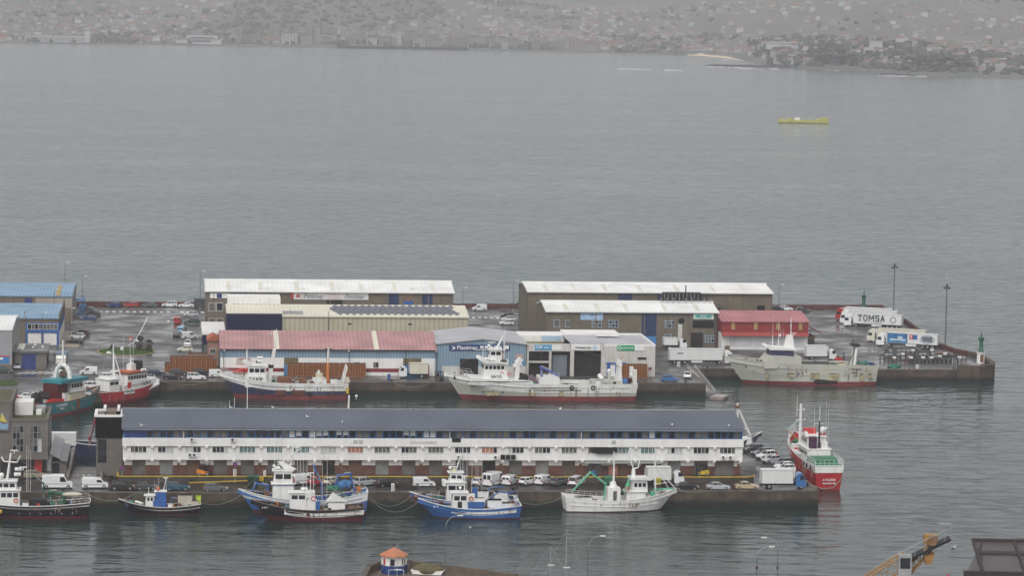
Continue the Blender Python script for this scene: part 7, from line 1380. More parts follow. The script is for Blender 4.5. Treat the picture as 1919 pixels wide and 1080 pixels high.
r = thing('shipping_container', 'dark grey container between the white saloon and the banner shed', 'container', -113.2, 326.0, 3, 0); MB().box(-2.4, 2.0, -1.2, 1.2, .1, 2.5, mat('container_grey', (.05, .06, .065), .6, .15, .5, .2, wave=.2, wper=.3)).build('container_wall', r); MB().box(1.98, 2.05, -1.0, 1.0, .3, 2.3, DARK).build('door', r)
r = thing('shipping_container', 'blue skip between the yellow hedge and the stained shed', 'container', -20.4, 264, 3, 0); MB().fr((-2.2, 2.2, -1, 1), (-2.8, 2.8, -1.2, 1.2), .1, 1.9, mat('skip_blue', (.04, .09, .16), .6, .2, .6, .3)).build('container_wall', r); MB().box(-2.9, 2.9, -1.25, 1.25, 1.85, 1.95, BLUEP).build('rim', r)
r = thing('kiosk', 'small dark blue roofed kiosk behind the tree in the lane', 'kiosk', -20.6, 300, 3, 0); MB().box(-1.8, 1.8, -1.5, 1.5, 0, 2.4, WALLW).build('wall', r); MB().fr((-2.8, 2.8, -2.3, 2.3), (-1.4, 1.4, -1, 1), 2.4, 3.6, mat('kiosk_blue', (.05, .075, .10), .6)).build('roof', r); MB().box(-1.2, -.2, -1.56, -1.5, 1, 2, GLASS).build('window', r)
# bollards
bp_ = MB().tube((0, 0, 0), (0, 0, .35), .2, DARK, n=10).tube((0, 0, .35), (0, 0, .5), .32, DARK, .28, 10); b0 = None
for u, v in [(-141, -1.6), (-128, -2.1), (-112, -2.5), (-100, -2.1), (-86, -1.7), (-72, -1.4), (-58, -1), (-46, -.7), (-33, -.3), (-21, 0), (-9, .3), (-1, 6), (-1, 30), (-1, 54), (-118, 159.2), (-100, 159.4), (-70, 159.5), (-58.5, 159.6), (-40, 159.8), (-14, 160), (0, 160.2), (10, 189), (50, 189), (55.5, 189), (72.2, 189.2)]:
    if b0 is None: b0 = o = bp_.build('bollard')
    else: o = b0.copy(); col.objects.link(o)
    tag(o, 'squat black iron mooring bollard on the quay edge', 'bollard', 'mooring bollards along the quay edges'); place(o, u, v, 3.05)
# gangway and pontoon at the quay corner
r = thing('gangway', 'gangway with white railings going down to the small pontoon', 'gangway', 5.6, 172, 0, 0)
mb = MB(); mb.add([(-.8, 15, 3.1), (.8, 15, 3.1), (.8, -16, .9), (-.8, -16, .9), (-.8, 15, 2.9), (.8, 15, 2.9), (.8, -16, .7), (-.8, -16, .7)], [(0, 1, 2, 3), (7, 6, 5, 4), (1, 5, 6, 2), (0, 3, 7, 4)], CONC); mb.build('ramp', r)
for x in (-.85, .85):
    mb = MB(); P_ = [(x, 15 - 31 * k / 16, 3.1 - 2.2 * k / 16) for k in range(17)]
    for p in P_: mb.tube(p, (p[0], p[1], p[2] + 1.1), .035, WHITE, n=4)
    for f in (.55, 1.1): mb.path([(p[0], p[1], p[2] + f) for p in P_], .035, WHITE, 4)
    mb.build('railing', r)
r = thing('pontoon', 'small pinkish pontoon at the foot of the white railed gangway', 'pontoon', 7.2, 154.2, 0, -25); MB().box(-1.6, 1.6, -2.4, 2.4, -.4, .6, mat('pontoon_pink', (.26, .19, .18), .7, .15, .8)).build('float', r); MB().box(-1.65, 1.65, -2.45, 2.45, .6, .68, mat('pontoon_deck', (.34, .30, .28), .7)).build('deck', r)
# wooden crates in stacks
CRW = mat('crate_wood', (.34, .13, .045), .75, .35, .9); CRD = mat('crate_shaded_inside', (.10, .036, .013), .9, .3, 1); CRT = mat('crate_lid', (.10, .085, .075), .6, .3, 1.2)  # inside is the wood colour darkened for shade behind the slats
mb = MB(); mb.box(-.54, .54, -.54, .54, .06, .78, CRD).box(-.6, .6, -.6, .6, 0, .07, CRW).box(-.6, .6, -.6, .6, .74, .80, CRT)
for s in (-1, 1):
    for x in (-.56, 0, .56): mb.box(x - .05, x + .05, *sorted((s * .53, s * .6)), .07, .74, CRW); mb.box(*sorted((s * .53, s * .6)), x - .05, x + .05, .07, .74, CRW)
    mb.box(-.6, .6, *sorted((s * .54, s * .595)), .36, .46, CRW); mb.box(*sorted((s * .54, s * .595)), -.6, .6, .36, .46, CRW)
crate0 = None
CL = ('orange brown wooden crate in the big stack beside the parked cars', 'wooden crate in the stack along the pink-roofed warehouse wall', 'wooden crate in the small stack at the white unit with the green sign', 'wooden crate in the loose stacks behind the big one')
def crates(u0, v0, nu, nv, nz, li, skipf=None, sc_=1.0):
    global crate0
    for i in range(nu):
        for j in range(nv):
            top = nz(i, j) if callable(nz) else nz
            for k in range(top):
                if j > 0 and k < top - 1: continue
                if crate0 is None: crate0 = o = mb.build('wooden_crate')
                else: o = crate0.copy(); col.objects.link(o)
                tag(o, CL[li], 'crate', ('crates in the big yard stack', 'crates along the warehouse wall', 'crates at the white unit', 'crates behind the big stack')[li])
                place(o, u0 + i * 1.24 * sc_ + random.uniform(-.04, .04), v0 + j * 1.3 + random.uniform(-.06, .06), 3.0 + k * .81 * sc_, random.uniform(-2, 2)); o.scale = (sc_, 1, sc_)
crates(-122.6, 175.6, 10, 2, lambda i, j: 5 if 0 < i < 9 else (4 if i else 3), 0)
crates(-119.6, 183.0, 7, 2, 4, 3); crates(-117, 196, 5, 1, 3, 3)
crates(-93.6, 169.2, 15, 1, lambda i, j: 4, 1); crates(-13.4, 170.2, 5, 1, 4, 2)
# gear racks on the pier head
RK = mat('rack_steel', (.035, .035, .04), .6, .3, 1.5); rk0 = None
mr_ = [MB() for _ in range(3)]
for q, mq in enumerate(mr_):
    for x in (-.55, .55):
        for y in (-.4, .4): mq.box(x - .06, x + .06, y - .06, y + .06, 0, 1.35, RK if q != 1 else RUSTY)
    mq.box(-.6, .6, -.45, .45, 1.0 - .3 * q, 1.1 - .3 * q, RK).box(-.6, .6, -.45, .45, 1.3, 1.36, RK if q else STEEL).box(-.5, .4, -.3, .35, 1.36, 1.6 + .1 * q, (BLACK, STEEL, WALLW)[q])
    mq.tube((-.55, -.4, .2), (.55, -.4, 1.2), .04, RK)
proto_r = [None] * 3
for row, (u0, u1, v) in enumerate(((59.5, 78.5, 199.6), (58, 76.5, 207.2), (61, 74.5, 215.4), (64, 76, 202.4))):
    x = u0
    while x < u1:
        if random.random() < .88:
            q = random.choices((0, 1, 2), (6, 2, 1.4))[0]
            if proto_r[q] is None: proto_r[q] = o = mr_[q].build('gear_rack')
            else: o = proto_r[q].copy(); col.objects.link(o)
            tag(o, 'dark steel gear rack in the rows on the pier head', 'rack', 'rows of gear racks on the pier head'); place(o, x, v + (x - u0) * .12 + random.uniform(-.3, .3), 3.0, random.uniform(-12, 12))
        x += random.uniform(.95, 1.3)
r = thing('hatch_slab', 'flat concrete slab with a rusty hatch near the red parapet', 'slab', 76.5, 221, 3.0, 8); MB().box(-2.6, 2.6, -2.2, 2.2, 0, .45, CONC).build('slab', r); MB().box(-1.2, 1.4, -.9, .9, .45, .5, RUSTY).build('hatch', r)
# green beacons
def beacon(label, u, v, h0, base):
    r = thing('beacon', label, 'beacon', u, v, 3.0, 0, None); k = h0
    if base: MB().tube((0, 0, 0), (0, 0, 2.6), 1.05, WALLW, .95, 12).tube((0, 0, 2.6), (0, 0, 2.75), 1.15, WALLW, n=12).build('base', r); MB().box(-.4, .4, -1.08, -.95, .3, 2.2, RUSTY).build('door', r)
    z = 2.7 if base else .3
    mb = MB(); n_ = 14; prof = [(1.0, 0), (.85, .4), (.62, 1.2), (.58, 2.6), (.72, 3.3), (1.0, 3.55), (1.0, 3.75), (.4, 3.85)]
    for (r0, z0), (r1, z1) in zip(prof, prof[1:]): mb.tube((0, 0, z + z0 * k), (0, 0, z + z1 * k), r0 * .8, DGREEN, r1 * .8, n_)
    mb.build('tower', r); MB().tube((0, 0, z + 3.8 * k), (0, 0, z + 4.6 * k), .22, DGREEN, n=8).tube((0, 0, z + 4.6 * k), (0, 0, z + 5.4 * k), .05, DARK).build('lantern', r)
beacon('green harbour beacon on a white base at the pier tip', 82.4, 202.6, 1.0, True); beacon('green harbour beacon behind the articulated lorries', 79.6, 330, 1.1, False)
# ---------------- people
SKIN = mat('skin_tone', (.42, .26, .19), .6, .05, 3)
def person(label, u, v, z, hd, top, legs, hair):
    pts = {'pel': (0, 0, .95, .15), 'wai': (0, 0, 1.12, .14), 'che': (0, 0, 1.36, .17), 'nek': (.01, 0, 1.52, .06), 'hea': (.03, 0, 1.66, .11), 'crn': (.02, 0, 1.74, .08)}
    E = [('pel', 'wai'), ('wai', 'che'), ('che', 'nek'), ('nek', 'hea'), ('hea', 'crn')]
    for s, k in ((1, 'l'), (-1, 'r')):
        pts.update({'hip' + k: (0, s * .1, .9, .1), 'kne' + k: (.03 * s, s * .11, .5, .065), 'ank' + k: (-.02 + .05 * s, s * .11, .09, .045), 'toe' + k: (.13 + .05 * s, s * .12, .04, .04), 'sho' + k: (0, s * .19, 1.42, .07), 'elb' + k: (-.02, s * .25, 1.14, .05), 'wri' + k: (.1, s * .24, .92, .035), 'han' + k: (.14, s * .235, .84, .038)})
        E += [('pel', 'hip' + k), ('hip' + k, 'kne' + k), ('kne' + k, 'ank' + k), ('ank' + k, 'toe' + k), ('che', 'sho' + k), ('sho' + k, 'elb' + k), ('elb' + k, 'wri' + k), ('wri' + k, 'han' + k)]
    names = list(pts); me = bpy.data.meshes.new('person'); me.from_pydata([pts[n_][:3] for n_ in names], [(names.index(a), names.index(c)) for a, c in E], [])
    o = bpy.data.objects.new('person', me); col.objects.link(o)
    o.modifiers.new('skin', 'SKIN'); o.modifiers.new('sub', 'SUBSURF').render_levels = 1
    sk = me.skin_vertices[0].data
    for i, n_ in enumerate(names): sk[i].radius = (pts[n_][3],) * 2; sk[i].use_root = (n_ == 'pel')
    dg = bpy.context.evaluated_depsgraph_get(); m2 = bpy.data.meshes.new_from_object(o.evaluated_get(dg)); bpy.data.objects.remove(o)
    for m_ in (top, legs, SKIN, BLACK): m2.materials.append(m_)
    for p in m2.polygons:
        c = p.center; p.material_index = 3 if c.z < .1 else (1 if c.z < .95 and abs(c.y) < .2 else (2 if c.z > 1.5 or (c.z < .93) else 0)); p.use_smooth = True
    o = bpy.data.objects.new('person', m2); col.objects.link(o); tag(o, label, 'person'); place(o, u, v, z, hd)
    MB().ball((-.02, 0, 1.72), (.115, .11, .1), hair, 9, 6).build('hair', o)
person('person in dark clothes standing beside the small flat-roofed shed', -150.2, 199.5, 3, 250, mat('cloth_dark', (.03, .03, .035), .9), mat('cloth_navy', (.03, .035, .06), .9), BLACK)
person('person in red overalls between the angled cars and the red ship', -.9, 38.2, 3, 200, REDP, REDP, BLACK)
person('person in a pale jacket by the yellow platform edge behind the blue boat masts', -66.4, 6.6, 3, 270, mat('cloth_pale', (.45, .48, .47), .9), mat('cloth_dark', (0, 0, 0)), BLACK)
# ---------------- gulls
GULL = mat('gull_white', (.75, .75, .75), .8, .05, 4); g0_ = None
mg = MB().ball((0, 0, .2), (.3, .12, .13), GULL, 8, 6).ball((.28, 0, .36), (.09, .07, .08), GULL, 7, 5).prism([(-.5, .22), (-.2, .3), (.1, .28), (-.1, .18)], -.12, .12, mat('gull_grey', (.25, .26, .28), .8)).tube((.36, 0, .35), (.45, 0, .34), .02, YELLOW)
for u, v, z, lab in ((-95.6, 15.5, 14.4, 'roof'), (-89.2, 12.6, 13.85, 'roof'), (-26.4, 11.6, 13.65, 'roof'), (-46.8, 21.0, 15.39, 'roof'), (-126.8, 10.2, 13.4, 'roof'), (-15.4, 11.0, 13.55, 'roof'), (15.2, -44.5, .0, 'w'), (46.0, -32, .0, 'w'), (-68, -24.5, 0, 'w'), (-110, 21, 15.39, 'roof'), (-102, 21, 15.39, 'roof')):
    if g0_ is None: g0_ = o = mg.build('gull')
    else: o = g0_.copy(); col.objects.link(o)
    tag(o, 'white gull resting on the slate blue roof' if lab == 'roof' else 'white gull floating on the harbour water', 'gull', 'gulls on the roof' if lab == 'roof' else 'gulls on the water'); place(o, u, v, z - .08, random.uniform(0, 360)); o.scale = (1.25,) * 3
# ---------------- trees and bushes near
LEAFD = mat('dark_leaf', (.018, .032, .014), .85, .4, 1.5); LEAFM = mat('mid_leaf', (.035, .055, .02), .85, .4, 1.5); LEAFY = mat('yellow_leaf', (.12, .11, .025), .85, .4, 1.5); TWIG = mat('brown_twig', (.075, .055, .04), .9, .4, 1.5)
def bush(name, label, cat, u, v, w_, h, ms, n_, trunk=.25, leaf=.28, group=None, z=3.0, shape=1.0):
    r = thing(name, label, cat, u, v, z, 0, group); mb = MB()
    MB().tube((0, 0, 0), (0, 0, h * .55), .12, TWIG, .05, 6).tube((0, 0, h * .25), (w_ * .22, 0, h * .7), .06, TWIG, .02).tube((0, 0, h * .3), (-w_ * .2, .1, h * .75), .06, TWIG, .02).tube((0, 0, h * .3), (.05, w_ * .2, h * .7), .05, TWIG, .02).build('trunk', r)
    cl = [(random.uniform(-.5, .5), random.uniform(-.5, .5), random.uniform(0, 1), random.uniform(.25, .5)) for _ in range(12)]
    for k in range(n_):
        cx, cy, cz, cr_ = random.choice(cl); a, e_ = random.uniform(0, 2 * pi), random.uniform(-1, 1); q = cr_ * random.random() ** .4
        zz = max(0, min(1, cz + q * e_ * .6)); nar = (1 - abs(zz - .4) ** 1.6 * shape)
        p = Vector(((cx + q * cos(a)) * w_ * .62 * nar, (cy + q * sin(a)) * w_ * .62 * nar, trunk * h + zz * h * (1 - trunk)))
        d1 = Vector((random.gauss(0, 1), random.gauss(0, 1), random.gauss(0, 1))).normalized(); d2 = d1.orthogonal().normalized()
        s_ = leaf * random.uniform(.6, 1.3); mb.add([p - d1 * s_, p + d2 * s_ * .5, p + d1 * s_, p - d2 * s_ * .5], [(0, 1, 2, 3)], random.choice(ms))
    mb.build('crown', r); return r
bush('bare_shrub', 'taller bare brown shrub on the roundabout', 'shrub', -129.6, 221, 2.5, 3.6, [TWIG, TWIG, LEAFD], 900, .12, .16); bush('bare_shrub', 'shorter bare brown shrub at the roundabout right end', 'shrub', -127.4, 218, 2.6, 2.9, [TWIG, TWIG, LEAFM], 800, .12, .16)
bush('small_conifer', 'little dark conifer on the left side of the roundabout', 'shrub', -136.6, 217, 1.3, 1.8, [LEAFD, LEAFM], 400, .05, .14, shape=1.4)
bush('broadleaf_tree', 'dark rounded tree beside the blue kiosk in the lane', 'tree', -23.6, 303, 4.8, 5.4, [LEAFD, LEAFD, LEAFM], 1500, .12, .3); bush('broadleaf_tree', 'dark bush tree standing over the white cars in the lane', 'tree', -22.2, 283, 4.6, 4.6, [LEAFD, LEAFD, LEAFM], 1300, .1, .28); bush('round_bush', 'mid green round bush right of the dark bush tree', 'bush', -20.4, 277, 3.4, 3.4, [LEAFM, LEAFD], 900, .05, .26); bush('low_hedge', 'yellowish low hedge in front of the bushes in the lane', 'hedge', -23.0, 266, 4.2, 2.2, [LEAFY, LEAFY, LEAFM], 900, .02, .24)
bush('columnar_tree', 'dark tree against the right end of the solar panel shed', 'tree', -44.6, 262, 3.6, 6.8, [LEAFD, LEAFD, LEAFM], 1500, .06, .28)

# fish boxes, nets and pallets lying about the quays
def stack(name, label, cat, u, v, z, m, k, grp=None, hd=0):
    r = thing(name, label, cat, u, v, z, hd, grp)
    if name == 'fish_box_stack':
        for i in range(k): MB().fr((-.36, .36, -.22, .22), (-.4, .4, -.26, .26), i * .26, i * .26 + .24, m).build('box', r)
    elif name == 'pallet_stack':
        for i in range(k):
            mb = MB(); mb.box(-.6, .6, -.5, .5, i * .16 + .1, i * .16 + .14, m)
            for y in (-.42, 0, .42): mb.box(-.6, .6, y - .05, y + .05, i * .16, i * .16 + .1, m)
            mb.build('pallet', r)
    else:
        mb = MB()
        for i in range(k): mb.ball((random.gauss(0, .7), random.gauss(0, .4), .1), (random.uniform(.5, 1.1), random.uniform(.4, .8), random.uniform(.3, .8)), m, 8, 5, .3)
        mb.build('net', r)
PAL = mat('grey_pallet_wood', (.20, .15, .10), .8, .3, 2); FBW = mat('fish_box_white', (.58, .58, .56), .6, .1, 2); FBB = mat('fish_box_blue', (.05, .12, .30), .6, .1, 2)
for u, v, z, m_, k, lab in ((-101.4, 9.6, 4.15, FBW, 2, 'low stack of two white fish boxes on the platform, left one'), (-100.2, 9.6, 4.15, FBW, 2, 'low stack of two white fish boxes on the platform, right one'), (-66.8, 9.7, 4.15, FBB, 5, 'stack of blue fish boxes on the platform behind the dark blue boat bridge'), (-41.4, 9.7, 4.15, FBB, 4, 'stack of blue fish boxes on the platform behind the white boat'), (-116.6, 166, 3, FBW, 4, 'white fish boxes on the rear quay left of the EAKP bridge'), (-70.4, 164, 3, FBB, 5, 'blue fish boxes on the rear quay left of the cream lorry')): stack('fish_box_stack', lab, 'fish boxes', u, v, z, m_, k)
for u, v, z, m_, k, lab in ((-91, .6, 3, NETG, 7, 'green net heap on the front quay above the two-tone boats'), (-77.2, 1.4, 3, NETD, 8, 'dark net heap on the front quay beside the white cabinet'), (-53, 161.6, 3, NETB, 8, 'brown net heap on the rear quay at the big white trawler bow'), (57.4, 192.5, 3, NETG, 6, 'green net heap on the pier head behind the grey trawler stern'), (-1.6, 13, 3, NETD, 6, 'dark net heap on the quay corner beside the red ship')): stack('net_heap', lab, 'fishing net', u, v, z, m_, k)
for u, v, z, k, hd, lab in ((-104.6, 166.4, 3, 7, 10, 'pallet stack on the rear quay under the red awning'), (-61.4, 9.8, 4.15, 6, 0, 'pallet stack on the platform right of the dark blue boat bridge'), (21.4, 226.6, 3, 8, 0, 'pallet stack at the left corner of the red store'), (-152.8, 178.6, 3, 6, 5, 'pallet stack beside the dark blue shed door')): stack('pallet_stack', lab, 'pallets', u, v, z, PAL, k, None, hd)
# ================================================================ FOREGROUND AT THE BOTTOM EDGE
def at(o, x, y, z=0.0, rot=0.0): o.location = (x, y, z); o.rotation_euler = (0, 0, R(rot)); return o
def wthing(name, label, cat, x, y, z=3.0, rot=0.0, group=None):
    o = bpy.data.objects.new(name, None); o.empty_display_size = .5; col.objects.link(o); return at(tag(o, label, cat, group), x, y, z, rot)
o = sheet([(-6, 300), (120, 300), (120, 488), (-6, 488)], 3.0, ASPH, 6).build('near_quay'); o['kind'] = 'structure'
BW = mat('breakwater_stone', (.11, .085, .062), .8, .3, .8, .4, (.06, .05, .04))
arc = [(-91.4, -92), (-90.6, -86.5), (-89.9, -82.5), (-88.2, -79.6), (-85.6, -78.3), (-82.5, -78.5), (-79.4, -80.8), (-75.4, -83.6), (-71, -87), (-66.5, -90.6), (-62, -96)]
struct('breakwater_path', sheet(arc + [(-66, -102), (-72, -95), (-78, -91), (-84, -90), (-88, -96)], 3.0, BW, 6))
mb = MB()
for a, c in zip(arc, arc[1:]):
    d = Vector((c[0] - a[0], c[1] - a[1])).normalized(); q = Vector((d.y, -d.x)) * .75; a2 = Vector(a) - d * .2; c2 = Vector(c) + d * .2
    mb.prism([tuple(a2), tuple(c2), tuple(c2 + q), tuple(a2 + q)], 2.0, 4.2, BW, 'z')
o = tag(mb.build('breakwater_wall'), 'curved brown stone parapet wall round the small harbour hut', 'wall'); place(o, 0, 0)
h = thing('harbour_hut', 'small octagonal white and blue hut with an orange pyramid roof', 'hut', -85.6, -82.6, 3.0)
def octo(mb, r0, z0, r1, z1, m): return mb.tube((0, 0, z0), (0, 0, z1), r0, m, r1, 8)
octo(MB(), 2.1, 0, 2.1, 1.35, mat('hut_blue', (.012, .04, .16), .5, .12, 1)).build('blue_base', h); octo(MB(), 2.05, 1.35, 2.05, 2.9, WALLW).build('wall', h); octo(octo(MB(), 2.4, 2.8, 2.4, 2.95, mat('hut_orange', (.44, .165, .085), .6, .12, 1.5)), 2.4, 2.95, .12, 4.1, mat('hut_orange', (0, 0, 0))).build('roof', h)
for a, m_, wd in ((-100, STRIPN, .42), (-142, REDP, .3), (-45, STRIPN, .3)):
    p = Vector((cos(R(a)), sin(R(a)))); mb = MB(); q = MB().box(-wd, wd, -.06, .06, 1.45, 2.5, GLASS if m_ is not REDP else m_); ca, sa = cos(R(a + 90)), sin(R(a + 90))
    q.v = [(x * ca - y * sa + p.x * 1.95, x * sa + y * ca + p.y * 1.95, z) for x, y, z in q.v]; q.build('window', h)
MB().path([(-1.0, -2.5, .9), (1.4, -2.5, .9)], .04, WHITE).tube((-1.0, -2.5, 0), (-1.0, -2.5, .9), .04, WHITE).tube((1.4, -2.5, 0), (1.4, -2.5, .9), .04, WHITE).build('handrail', h)
r = thing('covered_boat', 'boat under a mossy brown cover inside the breakwater', 'boat', -80.2, -83.6, 3.0, -14); MB().ball((0, 0, .6), (2.6, 1.1, 1.1), mat('mossy_cover', (.11, .095, .05), .9, .3, 1), 14, 8).build('cover', r, smooth=True); MB().prism([(-2.4, 0), (-2.7, .6), (2.6, .6), (2.2, 0)], -.9, .9, WALLW).build('hull', r)
lamp_post('tall white lamp post with a curved arm on the small breakwater', -78.2, -92.5, 9.2, 1, 3.0, 0, 'curved lamp posts at the bottom edge')
for x, y, hgt_, hd, lab in ((12.4, 486, 8.2, 0, 'curved lamp post at the bottom edge right of the small yachts'), (38.4, 486, 7.0, 0, 'slim lamp post with a leaning head, left of the red tagged one'), (41.6, 486, 8.4, 180, 'curved lamp post with a small red tag on its pole')):
    q = lamp_post(lab, 0, 0, hgt_, 1, 3.0, 0, 'curved lamp posts at the bottom edge'); at(q, x, y, 3.0, hd)
    if 'tag' in lab: MB().box(-.2, .2, -.12, -.05, 5.2, 5.6, MAROON).build('tag_plate', q)
r = wthing('marker_post', 'red ball-topped post left of the dark glazed roof', 'post', 65.6, 470, 3.0); MB().tube((0, 0, 0), (0, 0, 7.4), .12, MAROON).build('pole', r); MB().ball((0, 0, 7.5), .36, mat('crimson_ball', (.25, .02, .05), .5), 9, 7).build('ball', r)
def yacht(label, x, y, hm, dx):
    r = wthing('yacht', label, 'yacht', x, y, 0, dx, 'yachts at the bottom edge')
    mb = MB(); sec = [(-5, 1.1), (-2, 1.6), (1.5, 1.5), (4, .8), (5.6, .05)]
    vs = []
    for xx, wd in sec: vs += [(xx, -wd, 1.1), (xx, -wd * .6, -.4), (xx, wd * .6, -.4), (xx, wd, 1.1)]
    mb.add(vs, [(i * 4 + j, (i + 1) * 4 + j, (i + 1) * 4 + (j + 1) % 4, i * 4 + (j + 1) % 4) for i in range(4) for j in range(4)] + [(0, 1, 2, 3)], WHITE); mb.build('hull', r)
    MB().fr((-2, 2.4, -.9, .9), (-1.6, 1.4, -.7, .7), 1.1, 1.8, WHITE).build('cabin', r); MB().tube((.6, 0, 1), (.6, 0, hm), .05, STEEL, .035).tube((.6, -.5, hm * .6), (.6, .5, hm * .6), .03, STEEL).tube((.6, 0, 2.2), (-4, 0, 2.3), .07, WHITE).build('mast', r)
    MB().tube((.6, 0, hm), (5.4, 0, 1.2), .02, STEEL).tube((.6, 0, hm), (-4.9, 0, 1.2), .02, STEEL).tube((.6, 0, hm), (.6, 1.4, 1.1), .02, STEEL).tube((.6, 0, hm), (.6, -1.4, 1.1), .02, STEEL).build('rigging', r); MB().box(.2, 1.2, -.1, .1, 6.4 + dx * .01, 6.55 + dx * .01, WHITE).build('radar', r)
yacht('yacht mast with stays, nearest the curved lamp post right of it', 8.6, 493, 12.6, 10); yacht('shorter yacht mast left of the other, thin antenna on top', 6.2, 496, 9.4, -8); yacht('pair mast yacht behind the breakwater wall, mast beside the white lamp', -17.6, 489, 10.6, 5)
# crane with an orange lattice boom
CY = mat('crane_orange', (.34, .175, .05), .5, .15, .8, .25, (.22, .10, .03))
r = wthing('harbour_crane', 'orange lattice boom of a crane at the bottom right', 'crane', 36, 415, 3.0)
MB().fr((-2.4, 2.4, -2.4, 2.4), (-1.4, 1.4, -1.4, 1.4), 0, 7.0, CY).tube((0, 0, 7), (0, 0, 8.4), 1.7, DARK, n=14).build('tower', r)
def lattice(r, name, a, c, w0, m, n_=9):
    a, c = Vector(a), Vector(c); d = (c - a).normalized(); s = Vector((0, 1, 0)); up = d.cross(s).normalized() * -1
    if up.z < 0: up = -up
    mb = MB(); cor = []
    for k in range(n_ + 1):
        p = a.lerp(c, k / n_); ww = w0 * (1 - .25 * k / n_); cor.append([p + s * ww * i + up * ww * j for i, j in ((-1, -1), (1, -1), (1, 1), (-1, 1))])
    for k in range(n_):
        for i in range(4): mb.tube(cor[k][i], cor[k + 1][i], .11, m); mb.tube(cor[k][i], cor[k + 1][(i + 1) % 4], .06, m, n=4); mb.tube(cor[k][i], cor[k][(i + 1) % 4], .06, m, n=4)
    return mb.build(name, r)
lattice(r, 'lattice_boom', (0, 0, 8.6), (16.6, 0, 20.0), 1.25, CY, 10)
MB().box(15.2, 16.9, -1.6, -.6, 17.4, 20.8, mat('cab_pale', (.32, .33, .33), .5)).box(15.4, 16.7, -1.65, -1.6, 19, 20.4, GLASS).build('cab', r)
mb = MB(); mb.add([(16.6, -1.2, 20.2), (22.0, -1.2, 23.0), (22.0, 1.2, 23.0), (16.6, 1.2, 20.2), (16.6, -1.2, 19.9), (22.0, -1.2, 22.7), (22.0, 1.2, 22.7), (16.6, 1.2, 19.9)], [(0, 1, 2, 3), (4, 5, 6, 7), (0, 1, 5, 4), (3, 2, 6, 7)], DARK); mb.box(15, 18.4, -2.2, 1.2, 17.0, 17.2, DARK)
for k in range(7): mb.tube((13.4 + k * 1.3, -1.2, 18.6 + k * .68), (13.4 + k * 1.3, -1.2, 20.0 + k * .68), .04, STEEL, n=4)
mb.tube((13.4, -1.2, 20.0), (21.2, -1.2, 24.1), .04, STEEL).path([(20.4, -1.2, 22.8), (20.4, -1.2, 25.0), (21.9, -1.2, 25.0), (21.9, -1.2, 23)], .05, STEEL); mb.build('walkway', r)
MB().tube((19.6, -.9, 22.6), (19.6, .9, 22.6), .7, mat('crane_brown', (.22, .12, .05), .6), n=12).box(18.6, 20.3, -.7, .7, 22.0, 23.3, CY).prism([(18.6, 20.6), (20.0, 20.9), (19.6, 19.6), (18.9, 19.4)], -.8, .8, CY).build('boom_head', r)
lattice(r, 'jib_strut', (16.4, 0, 18.2), (19.4, 0, 21.4), .5, CY, 4)
# dark glazed roof
BR = mat('dark_brown_trim', (.042, .030, .030), .5, .2, .6); GR = mat('brown_roof_glass', (.08, .070, .070), .35, .2, .3)
r = wthing('glazed_hall', 'building with a dark brown glazed roof at the bottom right corner', 'building', 57.6, 396, 3.0)
MB().box(3.4, 41, .9, 9.3, 0, 21.0, BR).build('wall', r)
mb = MB(); mb.prism([(0, 21.4), (0, 21.9), (9.5, 24.2), (9.5, 23.7)], 2.0, 42, GR, 'x'); mb.add([(0, 0, 21.9), (2, 0, 21.9), (3.2, 9.5, 24.2)], [(0, 1, 2)], GR); mb.build('roof', r)
MB().box(-.4, 42, -.6, .1, 21.3, 22.1, BR).build('eave', r)
for k in range(8):
    x = 2.0 + k * 5.3; mb = MB(); mb.prism([(0, 21.95), (0, 22.2), (9.5, 24.5), (9.5, 24.25)], x - .16, x + .16, BR, 'x'); mb.build('roof_rib', r)
MB().prism([(5.2, 23.15), (5.2, 23.4), (6.0, 23.6), (6.0, 23.35)], 2.2, 42, BR, 'x').prism([(9.2, 24.1), (9.2, 24.55), (9.8, 24.55), (9.8, 24.1)], 2.0, 42, BR, 'x').build('roof_rail', r)
for k in range(5): MB().box(3.2 + k * 5.2, 5.4 + k * 5.2, .68, .86, 19.6, 20.1, mat('pale_window', (.5, .52, .48), .4)).build('window', r)

